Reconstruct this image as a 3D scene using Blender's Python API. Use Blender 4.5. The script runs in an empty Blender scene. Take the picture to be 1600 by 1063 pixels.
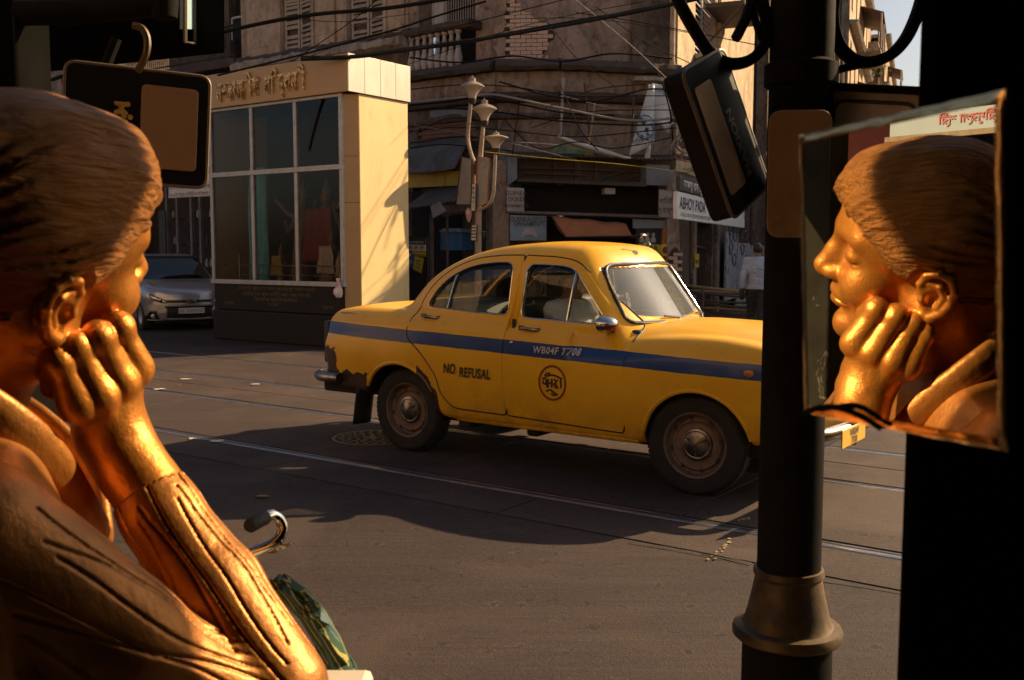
import bpy, bmesh, math, random
import numpy as np
from mathutils import Vector, Matrix, Euler
from mathutils.geometry import delaunay_2d_cdt
random.seed(7)
np.random.seed(7)
scene = bpy.context.scene
C = scene.collection
R = math.radians

# ------------------------------------------------------------------ camera, sky, sun, exposure
CAM_H, FPX, HORIZON = 1.54, 1556.0, 393.0
PITCH = math.atan((531.5 - HORIZON) / FPX)
cam_data = bpy.data.cameras.new("camera")
cam_data.sensor_width = 36.0
cam_data.lens = 36.0 * FPX / 1600.0
cam_data.clip_start = 0.05
cam_data.clip_end = 2000.0
cam_data.dof.use_dof = True
cam_data.dof.focus_distance = 4.6
cam_data.dof.aperture_fstop = 9.0
cam = bpy.data.objects.new("camera", cam_data)
C.objects.link(cam)
cam.location = (0, 0, CAM_H)
cam.rotation_euler = (R(90) - PITCH, 0, 0)
scene.camera = cam

SUN_AZ = Vector((0.88, 0.47, 0)).normalized()      # horizontal direction towards the sun
SUN_EL = R(29.5)
world = bpy.data.worlds.new("World")
scene.world = world
world.use_nodes = True
wn = world.node_tree.nodes
wn.clear()
sky = wn.new("ShaderNodeTexSky")
sky.sky_type = 'NISHITA'
sky.sun_disc = False
sky.sun_elevation = SUN_EL
sky.sun_rotation = math.atan2(SUN_AZ.x, SUN_AZ.y)
sky.air_density = 1.0
sky.dust_density = 3.0
sky.ozone_density = 0.6
bg = wn.new("ShaderNodeBackground")
bg.inputs['Strength'].default_value = 0.055
wo = wn.new("ShaderNodeOutputWorld")
world.node_tree.links.new(sky.outputs[0], bg.inputs[0])
world.node_tree.links.new(bg.outputs[0], wo.inputs[0])

sun_data = bpy.data.lights.new("sun", 'SUN')
sun_data.energy = 5.0
sun_data.angle = R(0.6)
sun_data.color = (1.0, 0.73, 0.43)
sun = bpy.data.objects.new("sun", sun_data)
C.objects.link(sun)
sdir = Vector((SUN_AZ.x * math.cos(SUN_EL), SUN_AZ.y * math.cos(SUN_EL), math.sin(SUN_EL)))
sun.rotation_euler = sdir.to_track_quat('Z', 'Y').to_euler()
sun.location = (6, 4, 12)

scene.view_settings.view_transform = 'Standard'
scene.view_settings.look = 'None'
scene.view_settings.exposure = 0.84
scene.view_settings.gamma = 1.0
scene.view_settings.use_curve_mapping = False
scene.render.engine = 'CYCLES'
scene.cycles.use_denoising = True
scene.cycles.max_bounces = 8
scene.cycles.transparent_max_bounces = 16
scene.cycles.caustics_reflective = True
scene.cycles.sample_clamp_indirect = 4.0

# ------------------------------------------------------------------ pixel <-> place helpers (photograph measured at 1600 x 1063)
_c, _s = math.cos(PITCH), math.sin(PITCH)
def ray(px, py):
    x = (px - 800.0) / FPX
    y = -(py - 531.5) / FPX
    return Vector((x, _c + y * _s, -_s + y * _c))
EYE = Vector((0, 0, CAM_H))
def on_ground(px, py, z=0.0):
    r = ray(px, py)
    return EYE + r * ((z - CAM_H) / r.z)
def at(px, py, Y):
    r = ray(px, py)
    return EYE + r * (Y / r.y)
U = Vector((0.8136, -0.5814, 0))
V = Vector((0.5814, 0.8136, 0))
STREET = math.atan2(U.y, U.x)
def ab(a, b, z=0.0):
    return U * a + V * b + Vector((0, 0, z))
class Frame:
    """A vertical plane: origin, direction of its x axis (rotation about z); y goes into the wall, z up."""
    def __init__(s, o, rz):
        s.o = Vector(o); s.rz = rz
        s.x = Vector((math.cos(rz), math.sin(rz), 0)); s.y = Vector((-math.sin(rz), math.cos(rz), 0))
    def hit(s, px, py, off=0.0):
        r = ray(px, py)
        t = ((s.o + s.y * off - EYE).dot(s.y)) / r.dot(s.y)
        p = EYE + r * t - s.o
        return p.dot(s.x), p.z
    def w(s, x, y, z):
        return s.o + s.x * x + s.y * y + Vector((0, 0, z))

# ------------------------------------------------------------------ materials
MATS = {}
def ramp(nt, fac, stops):
    n = nt.nodes.new("ShaderNodeValToRGB")
    e = n.color_ramp.elements
    while len(e) < len(stops):
        e.new(0.5)
    for k, (p, c) in enumerate(stops):
        e[k].position = p
        e[k].color = (c[0], c[1], c[2], 1) if isinstance(c, (tuple, list)) else (c, c, c, 1)
    nt.links.new(fac, n.inputs[0])
    return n.outputs[0]
def noise(nt, vec, scale, detail=6, rough=0.6, dist=0.0):
    n = nt.nodes.new("ShaderNodeTexNoise")
    n.inputs['Scale'].default_value = scale
    n.inputs['Detail'].default_value = detail
    n.inputs['Roughness'].default_value = rough
    n.inputs['Distortion'].default_value = dist
    nt.links.new(vec, n.inputs['Vector'])
    return n.outputs['Fac']
def mixc(nt, fac, a, b, mode='MIX'):
    n = nt.nodes.new("ShaderNodeMix")
    n.data_type = 'RGBA'; n.blend_type = mode
    for s, v in ((0, fac), (6, a), (7, b)):
        if isinstance(v, (int, float)):
            n.inputs[s].default_value = v
        elif isinstance(v, (tuple, list)):
            n.inputs[s].default_value = (v[0], v[1], v[2], 1)
        else:
            nt.links.new(v, n.inputs[s])
    return n.outputs[2]
def mathn(nt, op, a, b=None, clamp=False):
    n = nt.nodes.new("ShaderNodeMath"); n.operation = op; n.use_clamp = clamp
    for i, v in enumerate((a, b)):
        if v is None: continue
        if isinstance(v, (int, float)): n.inputs[i].default_value = v
        else: nt.links.new(v, n.inputs[i])
    return n.outputs[0]
def obvec(nt, stretch=(1, 1, 1), rot=(0, 0, 0)):
    tc = nt.nodes.new("ShaderNodeTexCoord")
    mp = nt.nodes.new("ShaderNodeMapping")
    mp.inputs['Scale'].default_value = stretch
    mp.inputs['Rotation'].default_value = rot
    nt.links.new(tc.outputs['Object'], mp.inputs[0])
    return mp.outputs[0]
def bump(nt, height, strength, dist=0.01, normal=None):
    n = nt.nodes.new("ShaderNodeBump")
    n.inputs['Strength'].default_value = strength
    n.inputs['Distance'].default_value = dist
    nt.links.new(height, n.inputs['Height'])
    if normal is not None:
        nt.links.new(normal, n.inputs['Normal'])
    return n.outputs[0]
def newmat(name):
    m = bpy.data.materials.new(name)
    m.use_nodes = True
    b = m.node_tree.nodes["Principled BSDF"]
    MATS[name] = m
    return m, m.node_tree, b
def mat(name, col, col2=None, rough=0.6, metal=0.0, scale=4.0, lo=0.35, hi=0.65, stretch=(1, 1, 1), bumps=0.0, bscale=60.0, bdist=0.004,
        dirt=None, dscale=2.0, dlo=0.5, dhi=0.75, rvar=0.0, spec=0.5, coat=0.0):
    """Base colour varied by noise between col and col2, optional patches of dirt, fine relief."""
    m, nt, b = newmat(name)
    L = nt.links
    v = obvec(nt, stretch)
    if col2 is None:
        col2 = tuple(c * 0.8 for c in col)
    n1 = noise(nt, v, scale, 8, 0.65)
    c = mixc(nt, ramp(nt, n1, [(lo, 0.0), (hi, 1.0)]), col, col2)
    if dirt is not None:
        n2 = noise(nt, v, dscale, 10, 0.7, 0.6)
        c = mixc(nt, ramp(nt, n2, [(dlo, 0.0), (dhi, 1.0)]), c, dirt)
    L.new(c, b.inputs['Base Color'])
    b.inputs['Metallic'].default_value = metal
    b.inputs['Specular IOR Level'].default_value = spec
    b.inputs['Coat Weight'].default_value = coat
    if rvar:
        r = mathn(nt, 'ADD', mathn(nt, 'MULTIPLY', mathn(nt, 'SUBTRACT', noise(nt, v, scale * 2.3, 6), 0.5), rvar * 2), rough, True)
        L.new(r, b.inputs['Roughness'])
    else:
        b.inputs['Roughness'].default_value = rough
    if bumps:
        L.new(bump(nt, noise(nt, v, bscale, 8, 0.65), bumps, bdist), b.inputs['Normal'])
    return m
def glass(name, tint=(0.6, 0.65, 0.65), refl=0.06, rough=0.02, veil=None, veilf=0.0):
    """A thin pane: transparent, tinted, with a fresnel gloss and optionally a pale film for dust and painted sky glare."""
    m = bpy.data.materials.new(name); m.use_nodes = True; MATS[name] = m
    nt = m.node_tree; nt.nodes.clear(); L = nt.links
    t = nt.nodes.new("ShaderNodeBsdfTransparent"); t.inputs[0].default_value = (*tint, 1)
    g = nt.nodes.new("ShaderNodeBsdfGlossy"); g.inputs['Roughness'].default_value = rough
    g.inputs['Color'].default_value = (1, 1, 1, 1)
    lw = nt.nodes.new("ShaderNodeLayerWeight"); lw.inputs['Blend'].default_value = 0.5
    f = mathn(nt, 'ADD', mathn(nt, 'MULTIPLY', mathn(nt, 'POWER', lw.outputs['Facing'], 4.0), .75), refl * .6, True)
    mx = nt.nodes.new("ShaderNodeMixShader")
    L.new(f, mx.inputs[0]); L.new(t.outputs[0], mx.inputs[1]); L.new(g.outputs[0], mx.inputs[2])
    out = mx.outputs[0]
    if veil is not None:
        d = nt.nodes.new("ShaderNodeBsdfDiffuse"); d.inputs[0].default_value = (*veil, 1)
        m2 = nt.nodes.new("ShaderNodeMixShader")
        v = obvec(nt)
        ff = mathn(nt, 'MULTIPLY', ramp(nt, noise(nt, v, 3.0, 8, 0.7), [(0.3, 0.5), (0.7, 1.0)]), veilf)
        L.new(ff, m2.inputs[0]); L.new(out, m2.inputs[1]); L.new(d.outputs[0], m2.inputs[2])
        out = m2.outputs[0]
    o = nt.nodes.new("ShaderNodeOutputMaterial"); L.new(out, o.inputs[0])
    return m

# ------------------------------------------------------------------ mesh builder
class MB:
    def __init__(s):
        s.v = []; s.f = []; s.m = []
    def add(s, vs, fs, mi=0):
        b = len(s.v)
        s.v.extend([tuple(p) for p in vs])
        s.f.extend([tuple(i + b for i in f) for f in fs])
        s.m.extend([mi] * len(fs))
        return s
    def bx(s, x0, x1, y0, y1, z0, z1, mi=0, M=None):
        vs = [(x, y, z) for x in (x0, x1) for y in (y0, y1) for z in (z0, z1)]
        if M is not None: vs = [M @ Vector(p) for p in vs]
        return s.add(vs, [(0, 1, 3, 2), (4, 6, 7, 5), (0, 4, 5, 1), (2, 3, 7, 6), (0, 2, 6, 4), (1, 5, 7, 3)], mi)
    def box(s, c, size, rot=(0, 0, 0), mi=0):
        M = Matrix.Translation(c) @ Euler(rot).to_matrix().to_4x4()
        return s.bx(-size[0] / 2, size[0] / 2, -size[1] / 2, size[1] / 2, -size[2] / 2, size[2] / 2, mi, M)
    def tube(s, pts, r, n=8, mi=0, caps=True, closed=False):
        pts = [Vector(p) for p in pts]
        N = len(pts)
        rs = r if isinstance(r, (list, tuple)) else [r] * N
        vs, fs = [], []
        ref = None
        for i, p in enumerate(pts):
            if closed: d = pts[(i + 1) % N] - pts[i - 1]
            else: d = pts[min(i + 1, N - 1)] - pts[max(i - 1, 0)]
            if d.length < 1e-9: d = Vector((0, 0, 1))
            d.normalize()
            if ref is None:
                ref = d.orthogonal().normalized()
                if abs(d.z) < 0.9: ref = (Vector((0, 0, 1)) - d * d.z).normalized()
            ref = (ref - d * ref.dot(d))
            if ref.length < 1e-6: ref = d.orthogonal()
            ref.normalize()
            w = d.cross(ref)
            for k in range(n):
                a = 2 * math.pi * k / n
                vs.append(p + (ref * math.cos(a) + w * math.sin(a)) * rs[i])
        for i in range(N if closed else N - 1):
            j = (i + 1) % N
            for k in range(n):
                fs.append((i * n + k, i * n + (k + 1) % n, j * n + (k + 1) % n, j * n + k))
        if caps and not closed:
            fs.append(tuple(range(n - 1, -1, -1)))
            fs.append(tuple((N - 1) * n + k for k in range(n)))
        return s.add(vs, fs, mi)
    def lathe(s, prof, n=24, M=None, mi=0, closed=False):
        """prof: (radius, height) turned about local z."""
        vs, fs = [], []
        for r, z in prof:
            for k in range(n):
                a = 2 * math.pi * k / n
                p = Vector((r * math.cos(a), r * math.sin(a), z))
                vs.append(M @ p if M is not None else p)
        m = len(prof)
        for i in range(m if closed else m - 1):
            j = (i + 1) % m
            for k in range(n):
                fs.append((i * n + k, i * n + (k + 1) % n, j * n + (k + 1) % n, j * n + k))
        if not closed:
            fs.append(tuple(range(n - 1, -1, -1)))
            fs.append(tuple((m - 1) * n + k for k in range(n)))
        return s.add(vs, fs, mi)
    def prism(s, poly, y0, y1, mi=0, M=None):
        """poly of (x, z) pushed through y0..y1."""
        n = len(poly)
        vs = [(x, y0, z) for x, z in poly] + [(x, y1, z) for x, z in poly]
        if M is not None: vs = [M @ Vector(p) for p in vs]
        fs = [tuple(range(n)), tuple(range(2 * n - 1, n - 1, -1))]
        fs += [(i, n + i, n + (i + 1) % n, (i + 1) % n) for i in range(n)]
        return s.add(vs, fs, mi)
    def grid(s, fn, nu, nv, mi=0):
        vs = [fn(i / nu, j / nv) for i in range(nu + 1) for j in range(nv + 1)]
        fs = [(i * (nv + 1) + j, (i + 1) * (nv + 1) + j, (i + 1) * (nv + 1) + j + 1, i * (nv + 1) + j + 1) for i in range(nu) for j in range(nv)]
        return s.add(vs, fs, mi)
    def mesh(s, name, recalc=True, angle=40, smooth=True):
        me = bpy.data.meshes.new(name)
        me.from_pydata(s.v, [], s.f)
        if any(s.m): me.polygons.foreach_set('material_index', s.m)
        if recalc:
            bm = bmesh.new(); bm.from_mesh(me)
            bmesh.ops.recalc_face_normals(bm, faces=bm.faces)
            bm.to_mesh(me); bm.free()
        if smooth:
            me.shade_smooth()
            me.set_sharp_from_angle(angle=R(angle))
        return me
def obj(name, mb, m=None, parent=None, bev=0.0, recalc=True, angle=40, smooth=True, solid=0.0, loc=None, rz=None):
    me = mb.mesh(name, recalc, angle, smooth) if isinstance(mb, MB) else mb
    o = bpy.data.objects.new(name, me)
    C.objects.link(o)
    if m is not None and not me.materials:
        for k in (m if isinstance(m, (list, tuple)) else [m]):
            me.materials.append(MATS[k] if isinstance(k, str) else k)
    if parent is not None: o.parent = parent
    if loc is not None: o.location = loc
    if rz is not None: o.rotation_euler = (0, 0, rz)
    if solid:
        sm = o.modifiers.new("solid", 'SOLIDIFY'); sm.thickness = solid; sm.offset = -1
    if bev:
        b = o.modifiers.new("bevel", 'BEVEL'); b.width = bev; b.segments = 2; b.limit_method = 'ANGLE'; b.angle_limit = R(35)
        b.harden_normals = False
    return o
def tag(o, label, cat, group=None, kind=None):
    o['label'] = label; o['category'] = cat
    if group: o['group'] = group
    if kind: o['kind'] = kind
    return o
def thing(name, label, cat, loc=(0, 0, 0), rz=0.0, group=None):
    o = bpy.data.objects.new(name, None)
    C.objects.link(o)
    o.empty_display_size = 0.1
    o.location = loc; o.rotation_euler = (0, 0, rz)
    return tag(o, label, cat, group)
def struct(name, mb, m, **k):
    o = obj(name, mb, m, **k); o['kind'] = 'structure'
    return o
def stuffpart(o):
    o['kind'] = 'stuff'; return o
def dup(root, loc, rz=None, label=None):
    r = root.copy(); C.objects.link(r); r.location = loc
    if rz is not None: r.rotation_euler = (0, 0, rz)
    if label: r['label'] = label
    for ch in list(root.children):
        c = ch.copy(); C.objects.link(c); c.parent = r
        for g in list(ch.children):
            d = g.copy(); C.objects.link(d); d.parent = c
    return r
def text_mb(body, size=1.0, depth=0.0, align='CENTER', sx=1.0, shear=0.0, spacing=1.0, bold=0.0):
    """Lettering as a mesh in the local xz plane, facing -y, baseline z = 0."""
    cu = bpy.data.curves.new("lettering", 'FONT')
    cu.body = body; cu.size = size; cu.align_x = align; cu.extrude = depth; cu.shear = shear; cu.space_character = spacing
    cu.offset = bold; cu.resolution_u = 3
    o = bpy.data.objects.new("lettering", cu)
    C.objects.link(o)
    dg = bpy.context.evaluated_depsgraph_get()
    me = o.evaluated_get(dg).to_mesh()
    mb = MB()
    vs = [(p.co.x * sx, -p.co.z, p.co.y) for p in me.vertices]
    mb.add(vs, [tuple(p.vertices) for p in me.polygons])
    o.evaluated_get(dg).to_mesh_clear()
    bpy.data.objects.remove(o); bpy.data.curves.remove(cu)
    return mb
def moved(mb, M):
    mb.v = [tuple(M @ Vector(p)) for p in mb.v]
    return mb
def sag(a, b, d, n=10):
    a, b = Vector(a), Vector(b)
    return [a.lerp(b, i / n) - Vector((0, 0, d * 4 * (i / n) * (1 - i / n))) for i in range(n + 1)]
def spline(pts, n=6, closed=False):
    """Catmull-Rom through pts."""
    P = [Vector(p) for p in pts]; N = len(P); out = []
    for i in range(N if closed else N - 1):
        p0 = P[i - 1] if (closed or i > 0) else P[0]
        p1 = P[i]; p2 = P[(i + 1) % N]
        p3 = P[(i + 2) % N] if (closed or i + 2 < N) else P[-1]
        for k in range(n):
            t = k / n
            out.append(0.5 * ((2 * p1) + (p2 - p0) * t + (2 * p0 - 5 * p1 + 4 * p2 - p3) * t * t + (3 * p1 - p0 - 3 * p2 + p3) * t ** 3))
    if not closed: out.append(P[-1])
    return out

# ------------------------------------------------------------------ implicit surfaces (numpy): smooth bodies for statue, people and car shells
def smin(a, b, k):
    h = np.clip(0.5 + 0.5 * (b - a) / k, 0, 1)
    return b * (1 - h) + a * h - k * h * (1 - h)
def smax(a, b, k):
    return -smin(-a, -b, k)
def caps(P, a, b, ra, rb=None):
    a = np.asarray(a, np.float32); b = np.asarray(b, np.float32); rb = ra if rb is None else rb
    d = b - a
    t = np.clip(((P - a) @ d) / (d @ d), 0, 1)
    return np.linalg.norm(P - a - t[:, None] * d, axis=1) - (ra + (rb - ra) * t)
def chain(P, pts, rs, k=0.0):
    f = None
    for i in range(len(pts) - 1):
        g = caps(P, pts[i], pts[i + 1], rs[i], rs[i + 1])
        f = g if f is None else (np.minimum(f, g) if k == 0 else smin(f, g, k))
    return f
def ell(P, c, r):
    q = (P - np.asarray(c, np.float32)) / np.asarray(r, np.float32)
    n = np.linalg.norm(q, axis=1)
    q2 = np.linalg.norm(q / np.asarray(r, np.float32), axis=1)
    return n * (n - 1) / np.maximum(q2, 1e-6)
def sdf_mesh(name, F, lo, hi, vox, c=6, project=2, slack=1.4):
    """Surface nets over F < 0, evaluated only near the surface; vertices then slid onto F = 0."""
    lo = np.asarray(lo, np.float32); hi = np.asarray(hi, np.float32)
    nb = np.ceil((hi - lo) / (vox * c)).astype(int)
    n = nb * c
    bi = np.stack(np.meshgrid(*[np.arange(k) for k in nb], indexing='ij'), -1).reshape(-1, 3)
    bc = lo + (bi * c + (c - 1) / 2) * vox
    fb = F(bc.astype(np.float32))
    full = np.repeat(np.repeat(np.repeat(fb.reshape(nb), c, 0), c, 1), c, 2).astype(np.float32)
    act = np.nonzero(np.abs(fb) < c * vox * 0.87 * slack)[0]
    off = np.stack(np.meshgrid(*[np.arange(c)] * 3, indexing='ij'), -1).reshape(-1, 3)
    for s in range(0, len(act), 1500):
        ii = (bi[act[s:s + 1500]][:, None, :] * c + off[None]).reshape(-1, 3)
        full[ii[:, 0], ii[:, 1], ii[:, 2]] = F((lo + ii * vox).astype(np.float32))
    sg = full < 0
    cnt = np.zeros(tuple(n - 1), np.uint8)
    cr = [(a, b, d) for a in (0, 1) for b in (0, 1) for d in (0, 1)]
    for a, b, d in cr:
        cnt += sg[a:n[0] - 1 + a, b:n[1] - 1 + b, d:n[2] - 1 + d]
    cell = np.argwhere((cnt > 0) & (cnt < 8))
    vid = np.full(tuple(n - 1), -1, np.int32)
    vid[cell[:, 0], cell[:, 1], cell[:, 2]] = np.arange(len(cell))
    acc = np.zeros((len(cell), 3), np.float32); w = np.zeros(len(cell), np.float32)
    for i, p in enumerate(cr):
        for q in cr[i + 1:]:
            if sum(abs(x - y) for x, y in zip(p, q)) != 1: continue
            fa = full[cell[:, 0] + p[0], cell[:, 1] + p[1], cell[:, 2] + p[2]]
            fbv = full[cell[:, 0] + q[0], cell[:, 1] + q[1], cell[:, 2] + q[2]]
            x = (fa < 0) != (fbv < 0)
            t = np.where(x, fa / np.where(fa - fbv == 0, 1, fa - fbv), 0)
            pt = np.asarray(p) + (np.asarray(q) - np.asarray(p)) * t[:, None]
            acc += np.where(x[:, None], pt, 0); w += x
    vs = lo + (cell + acc / w[:, None]) * vox
    quads = []
    for ax in range(3):
        o1, o2 = [(1, 2), (2, 0), (0, 1)][ax]
        A = sg[tuple(slice(0, n[k] - 1) if k == ax else slice(1, n[k] - 1) for k in range(3))]
        B = sg[tuple(slice(1, n[k]) if k == ax else slice(1, n[k] - 1) for k in range(3))]
        e = np.argwhere(A != B)
        flip = A[e[:, 0], e[:, 1], e[:, 2]]
        base = e.copy()
        for k in (o1, o2): base[:, k] += 1
        def cid(d1, d2):
            b = base.copy(); b[:, o1] -= d1; b[:, o2] -= d2
            return vid[b[:, 0], b[:, 1], b[:, 2]]
        q = np.stack([cid(1, 1), cid(0, 1), cid(0, 0), cid(1, 0)], 1)
        q = np.where(flip[:, None], q, q[:, ::-1])
        quads.append(q)
    q = np.concatenate(quads)
    q = q[(q >= 0).all(1)]
    h = vox * 0.25
    for _ in range(project):
        f0 = F(vs.astype(np.float32))
        g = np.stack([F((vs + d).astype(np.float32)) - F((vs - d).astype(np.float32)) for d in np.eye(3) * h], 1) / (2 * h)
        g2 = np.maximum((g * g).sum(1), 0.15)
        st = (f0 / g2)[:, None] * g
        ln = np.linalg.norm(st, axis=1)
        st *= np.minimum(1, vox * 0.5 / np.maximum(ln, 1e-9))[:, None]
        vs = vs - st
    me = bpy.data.meshes.new(name)
    me.vertices.add(len(vs)); me.vertices.foreach_set('co', vs.astype(np.float32).ravel())
    me.loops.add(q.size); me.loops.foreach_set('vertex_index', q.astype(np.int32).ravel())
    me.polygons.add(len(q)); me.polygons.foreach_set('loop_start', (np.arange(len(q)) * 4).astype(np.int32))
    me.update(calc_edges=True)
    me.shade_smooth()
    return me
# ================================================================== the street
def street_mat(name, c1, c2, stain, rough=.78, fine=140.0, dents=True):
    m, nt, b = newmat(name); L = nt.links
    v = obvec(nt)
    vs = obvec(nt, (.28, 1.6, 1), (0, 0, -STREET))                      # worn along the way the wheels run
    c = mixc(nt, ramp(nt, noise(nt, v, .9, 8, .65), [(.35, 0.0), (.65, 1.0)]), c1, c2)
    c = mixc(nt, ramp(nt, noise(nt, vs, 1.1, 10, .72, .3), [(.42, 0.0), (.70, .75)]), c, stain)
    c = mixc(nt, ramp(nt, noise(nt, v, 38, 4, .7), [(.40, .0), (.72, .55)]), c, (c1[0] * 1.9, c1[1] * 1.65, c1[2] * 1.6))
    vo = nt.nodes.new("ShaderNodeTexVoronoi"); vo.inputs['Scale'].default_value = fine; L.new(v, vo.inputs['Vector'])
    c = mixc(nt, ramp(nt, vo.outputs['Color'], [(.2, 0.0), (.9, .35)]), c, tuple(k * .45 for k in c1))
    if dents:
        # chipped dents with a pale rim, scattered unevenly
        dv = nt.nodes.new("ShaderNodeTexVoronoi"); dv.inputs['Scale'].default_value = 6.5; dv.inputs['Randomness'].default_value = 1.0; dv.voronoi_dimensions = '2D'
        wob = nt.nodes.new("ShaderNodeVectorMath"); wob.operation = 'ADD'
        nn = nt.nodes.new("ShaderNodeTexNoise"); nn.inputs['Scale'].default_value = 22; L.new(v, nn.inputs['Vector'])
        sc_ = nt.nodes.new("ShaderNodeVectorMath"); sc_.operation = 'SCALE'; sc_.inputs[3].default_value = .13; L.new(nn.outputs['Color'], sc_.inputs[0])
        L.new(v, wob.inputs[0]); L.new(sc_.outputs[0], wob.inputs[1]); L.new(wob.outputs[0], dv.inputs['Vector'])
        sepc = nt.nodes.new("ShaderNodeSeparateColor"); L.new(dv.outputs['Color'], sepc.inputs[0])
        keep = mathn(nt, 'GREATER_THAN', sepc.outputs[0], .50)
        pm = mathn(nt, 'MULTIPLY', ramp(nt, dv.outputs['Distance'], [(.08, 1.0), (.17, 0.0)]), keep)
        rim_ = mathn(nt, 'MULTIPLY', ramp(nt, dv.outputs['Distance'], [(.14, 0.0), (.19, 1.0), (.25, 0.0)]), keep)
        c = mixc(nt, mathn(nt, 'MULTIPLY', pm, .7), c, tuple(k * .30 for k in c1))
        c = mixc(nt, mathn(nt, 'MULTIPLY', mathn(nt, 'MULTIPLY', rim_, sepc.outputs[1]), .55), c, (c1[0] * 2.1, c1[1] * 2.0, c1[2] * 1.8))
        grain = noise(nt, obvec(nt, (.10, 2.2, 1), (0, 0, -STREET)), 16, 6, .7)
        c = mixc(nt, ramp(nt, grain, [(.40, 0.0), (.66, .55)]), c, tuple(k * .5 for k in c1))
        big = noise(nt, v, .55, 6, .6, .8)
        c = mixc(nt, ramp(nt, big, [(.50, 0.0), (.62, .55)]), c, (c1[0] * 1.45, c1[1] * 1.40, c1[2] * 1.30))
    L.new(c, b.inputs['Base Color'])
    L.new(mathn(nt, 'ADD', mathn(nt, 'MULTIPLY', noise(nt, v, 6, 6), .3), rough - .15, True), b.inputs['Roughness'])
    b.inputs['Specular IOR Level'].default_value = .25
    nb = bump(nt, noise(nt, v, 55, 6, .7), .35, .006)
    nb = bump(nt, vo.outputs['Distance'], .35, .004, nb)
    if dents:
        nb = bump(nt, pm, -.6, .012, nb)
        nb = bump(nt, grain, .25, .006, nb)
    L.new(nb, b.inputs['Normal'])
street_mat("road_concrete", (.072, .051, .042), (.048, .034, .029), (.023, .0165, .015))
street_mat("road_asphalt", (.058, .041, .0345), (.039, .028, .024), (.020, .0145, .013))
street_mat("pavement_stone", (.135, .110, .090), (.105, .086, .072), (.065, .052, .045), dents=False)
mat("joint_tar", (.018, .015, .013), (.030, .025, .022), .8, 0, 20, bumps=.3)
mat("rail_steel", (.44, .44, .46), (.26, .25, .245), .33, .85, 30, stretch=(.2, 1, 1), bumps=.05, rvar=.12)
mat("dry_dirt", (.30, .235, .16), (.22, .17, .115), .9, 0, 30, bumps=.5)
mat("yellow_road_paint", (.36, .27, .08), (.15, .12, .07), .8, 0, 40, lo=.4, hi=.6)

g = MB(); g.bx(-220, 260, -30, 420, -.5, 0.0)
struct("ground", g, "road_asphalt")
def strip(b0, b1, a0=-60, a1=30, z0=-.05, z1=.004):
    q = MB(); q.add([ab(a, b, z) for a in (a0, a1) for b in (b0, b1) for z in (z0, z1)], [(0, 1, 3, 2), (4, 6, 7, 5), (0, 4, 5, 1), (2, 3, 7, 6), (0, 2, 6, 4), (1, 5, 7, 3)])
    return q
RAILS = [5.12, 6.58, 7.74, 9.15]
# the tramway is paved in concrete bands between the rails, each band cut by cross joints: slabs with open joints
def slab_row(b0, b1, cuts):
    for a0, a1 in zip(cuts[:-1], cuts[1:]):
        q = MB()
        tilt = random.uniform(-.0012, .0012)
        q.add([ab(a, b, z + (tilt if a == a1 - .006 else 0)) for a in (a0 + .006, a1 - .006) for b in (b0, b1) for z in (-.03, .006)],
              [(0, 1, 3, 2), (4, 6, 7, 5), (0, 4, 5, 1), (2, 3, 7, 6), (0, 2, 6, 4), (1, 5, 7, 3)])
        o = struct("road_slab", q, "road_concrete", bev=.003)
def cuts(off, step=2.05, a0=-44, a1=14):
    r = [a0]; a = a0 + off
    while a < a1: r.append(a + random.uniform(-.08, .08)); a += step * random.choice((1, 1, 1.5))
    return r + [a1]
struct("road_bed", strip(4.55, 10.3, -60, 30, -.04, -.010), "joint_tar")
for b0, b1, off in ((4.62, 5.055, .6), (5.215, 6.545, 1.53), (6.665, 7.19, .2), (7.205, 7.70, 1.1), (7.815, 9.115, .4), (9.225, 10.25, .9)):
    slab_row(b0, b1, cuts(off))
for b in RAILS:
    q = MB()
    prof = [(-.028, -.02), (-.026, .002), (-.015, .007), (.013, .007), (.024, .001), (.028, -.022), (.058, -.022), (.058, .002), (.066, .004), (.070, -.02)]
    pts = []
    for a in (-60, 30):
        pts += [ab(a, b + p, z) for p, z in prof]
    n = len(prof)
    q.add(pts, [(i, i + 1, n + i + 1, n + i) for i in range(n - 1)])
    o = obj("tram_rail", q, "rail_steel", recalc=False)
    which = {5.12: "steel tram rail nearest the camera, running under the near wheels of the taxi", 6.58: "second steel tram rail from the camera, beneath the taxi",
             7.74: "third steel tram rail from the camera, beyond the taxi", 9.15: "farthest steel tram rail, before the glass shrine"}[b]
    tag(o, which, "tram rail", "tram rails along the street")
# cracked joint lines in the near carriageway
def crack(pts, w, name="road_joint"):
    q = MB(); P = spline(pts, 8); L_ = []; R_ = []
    for i, p in enumerate(P):
        d = (P[min(i + 1, len(P) - 1)] - P[max(i - 1, 0)]).normalized(); nrm = Vector((-d.y, d.x, 0))
        ww = w * random.uniform(.5, 1.2); j = random.uniform(-.3, .3) * w
        L_.append(p + nrm * (ww + j)); R_.append(p - nrm * (ww - j))
    n = len(P)
    q.add(L_ + R_, [(i, i + 1, n + i + 1, n + i) for i in range(n - 1)])
    struct(name, q, "joint_tar", recalc=False)
crack([on_ground(1100, 862, .0105), on_ground(1175, 880, .0105)], .008)
crack([on_ground(1268, 905, .005), on_ground(1400, 925, .005), on_ground(1600, 965, .005)], .006)
crack([on_ground(985, 846, .0105), on_ground(1060, 858, .0105), on_ground(1130, 872, .0105)], .005)
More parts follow.
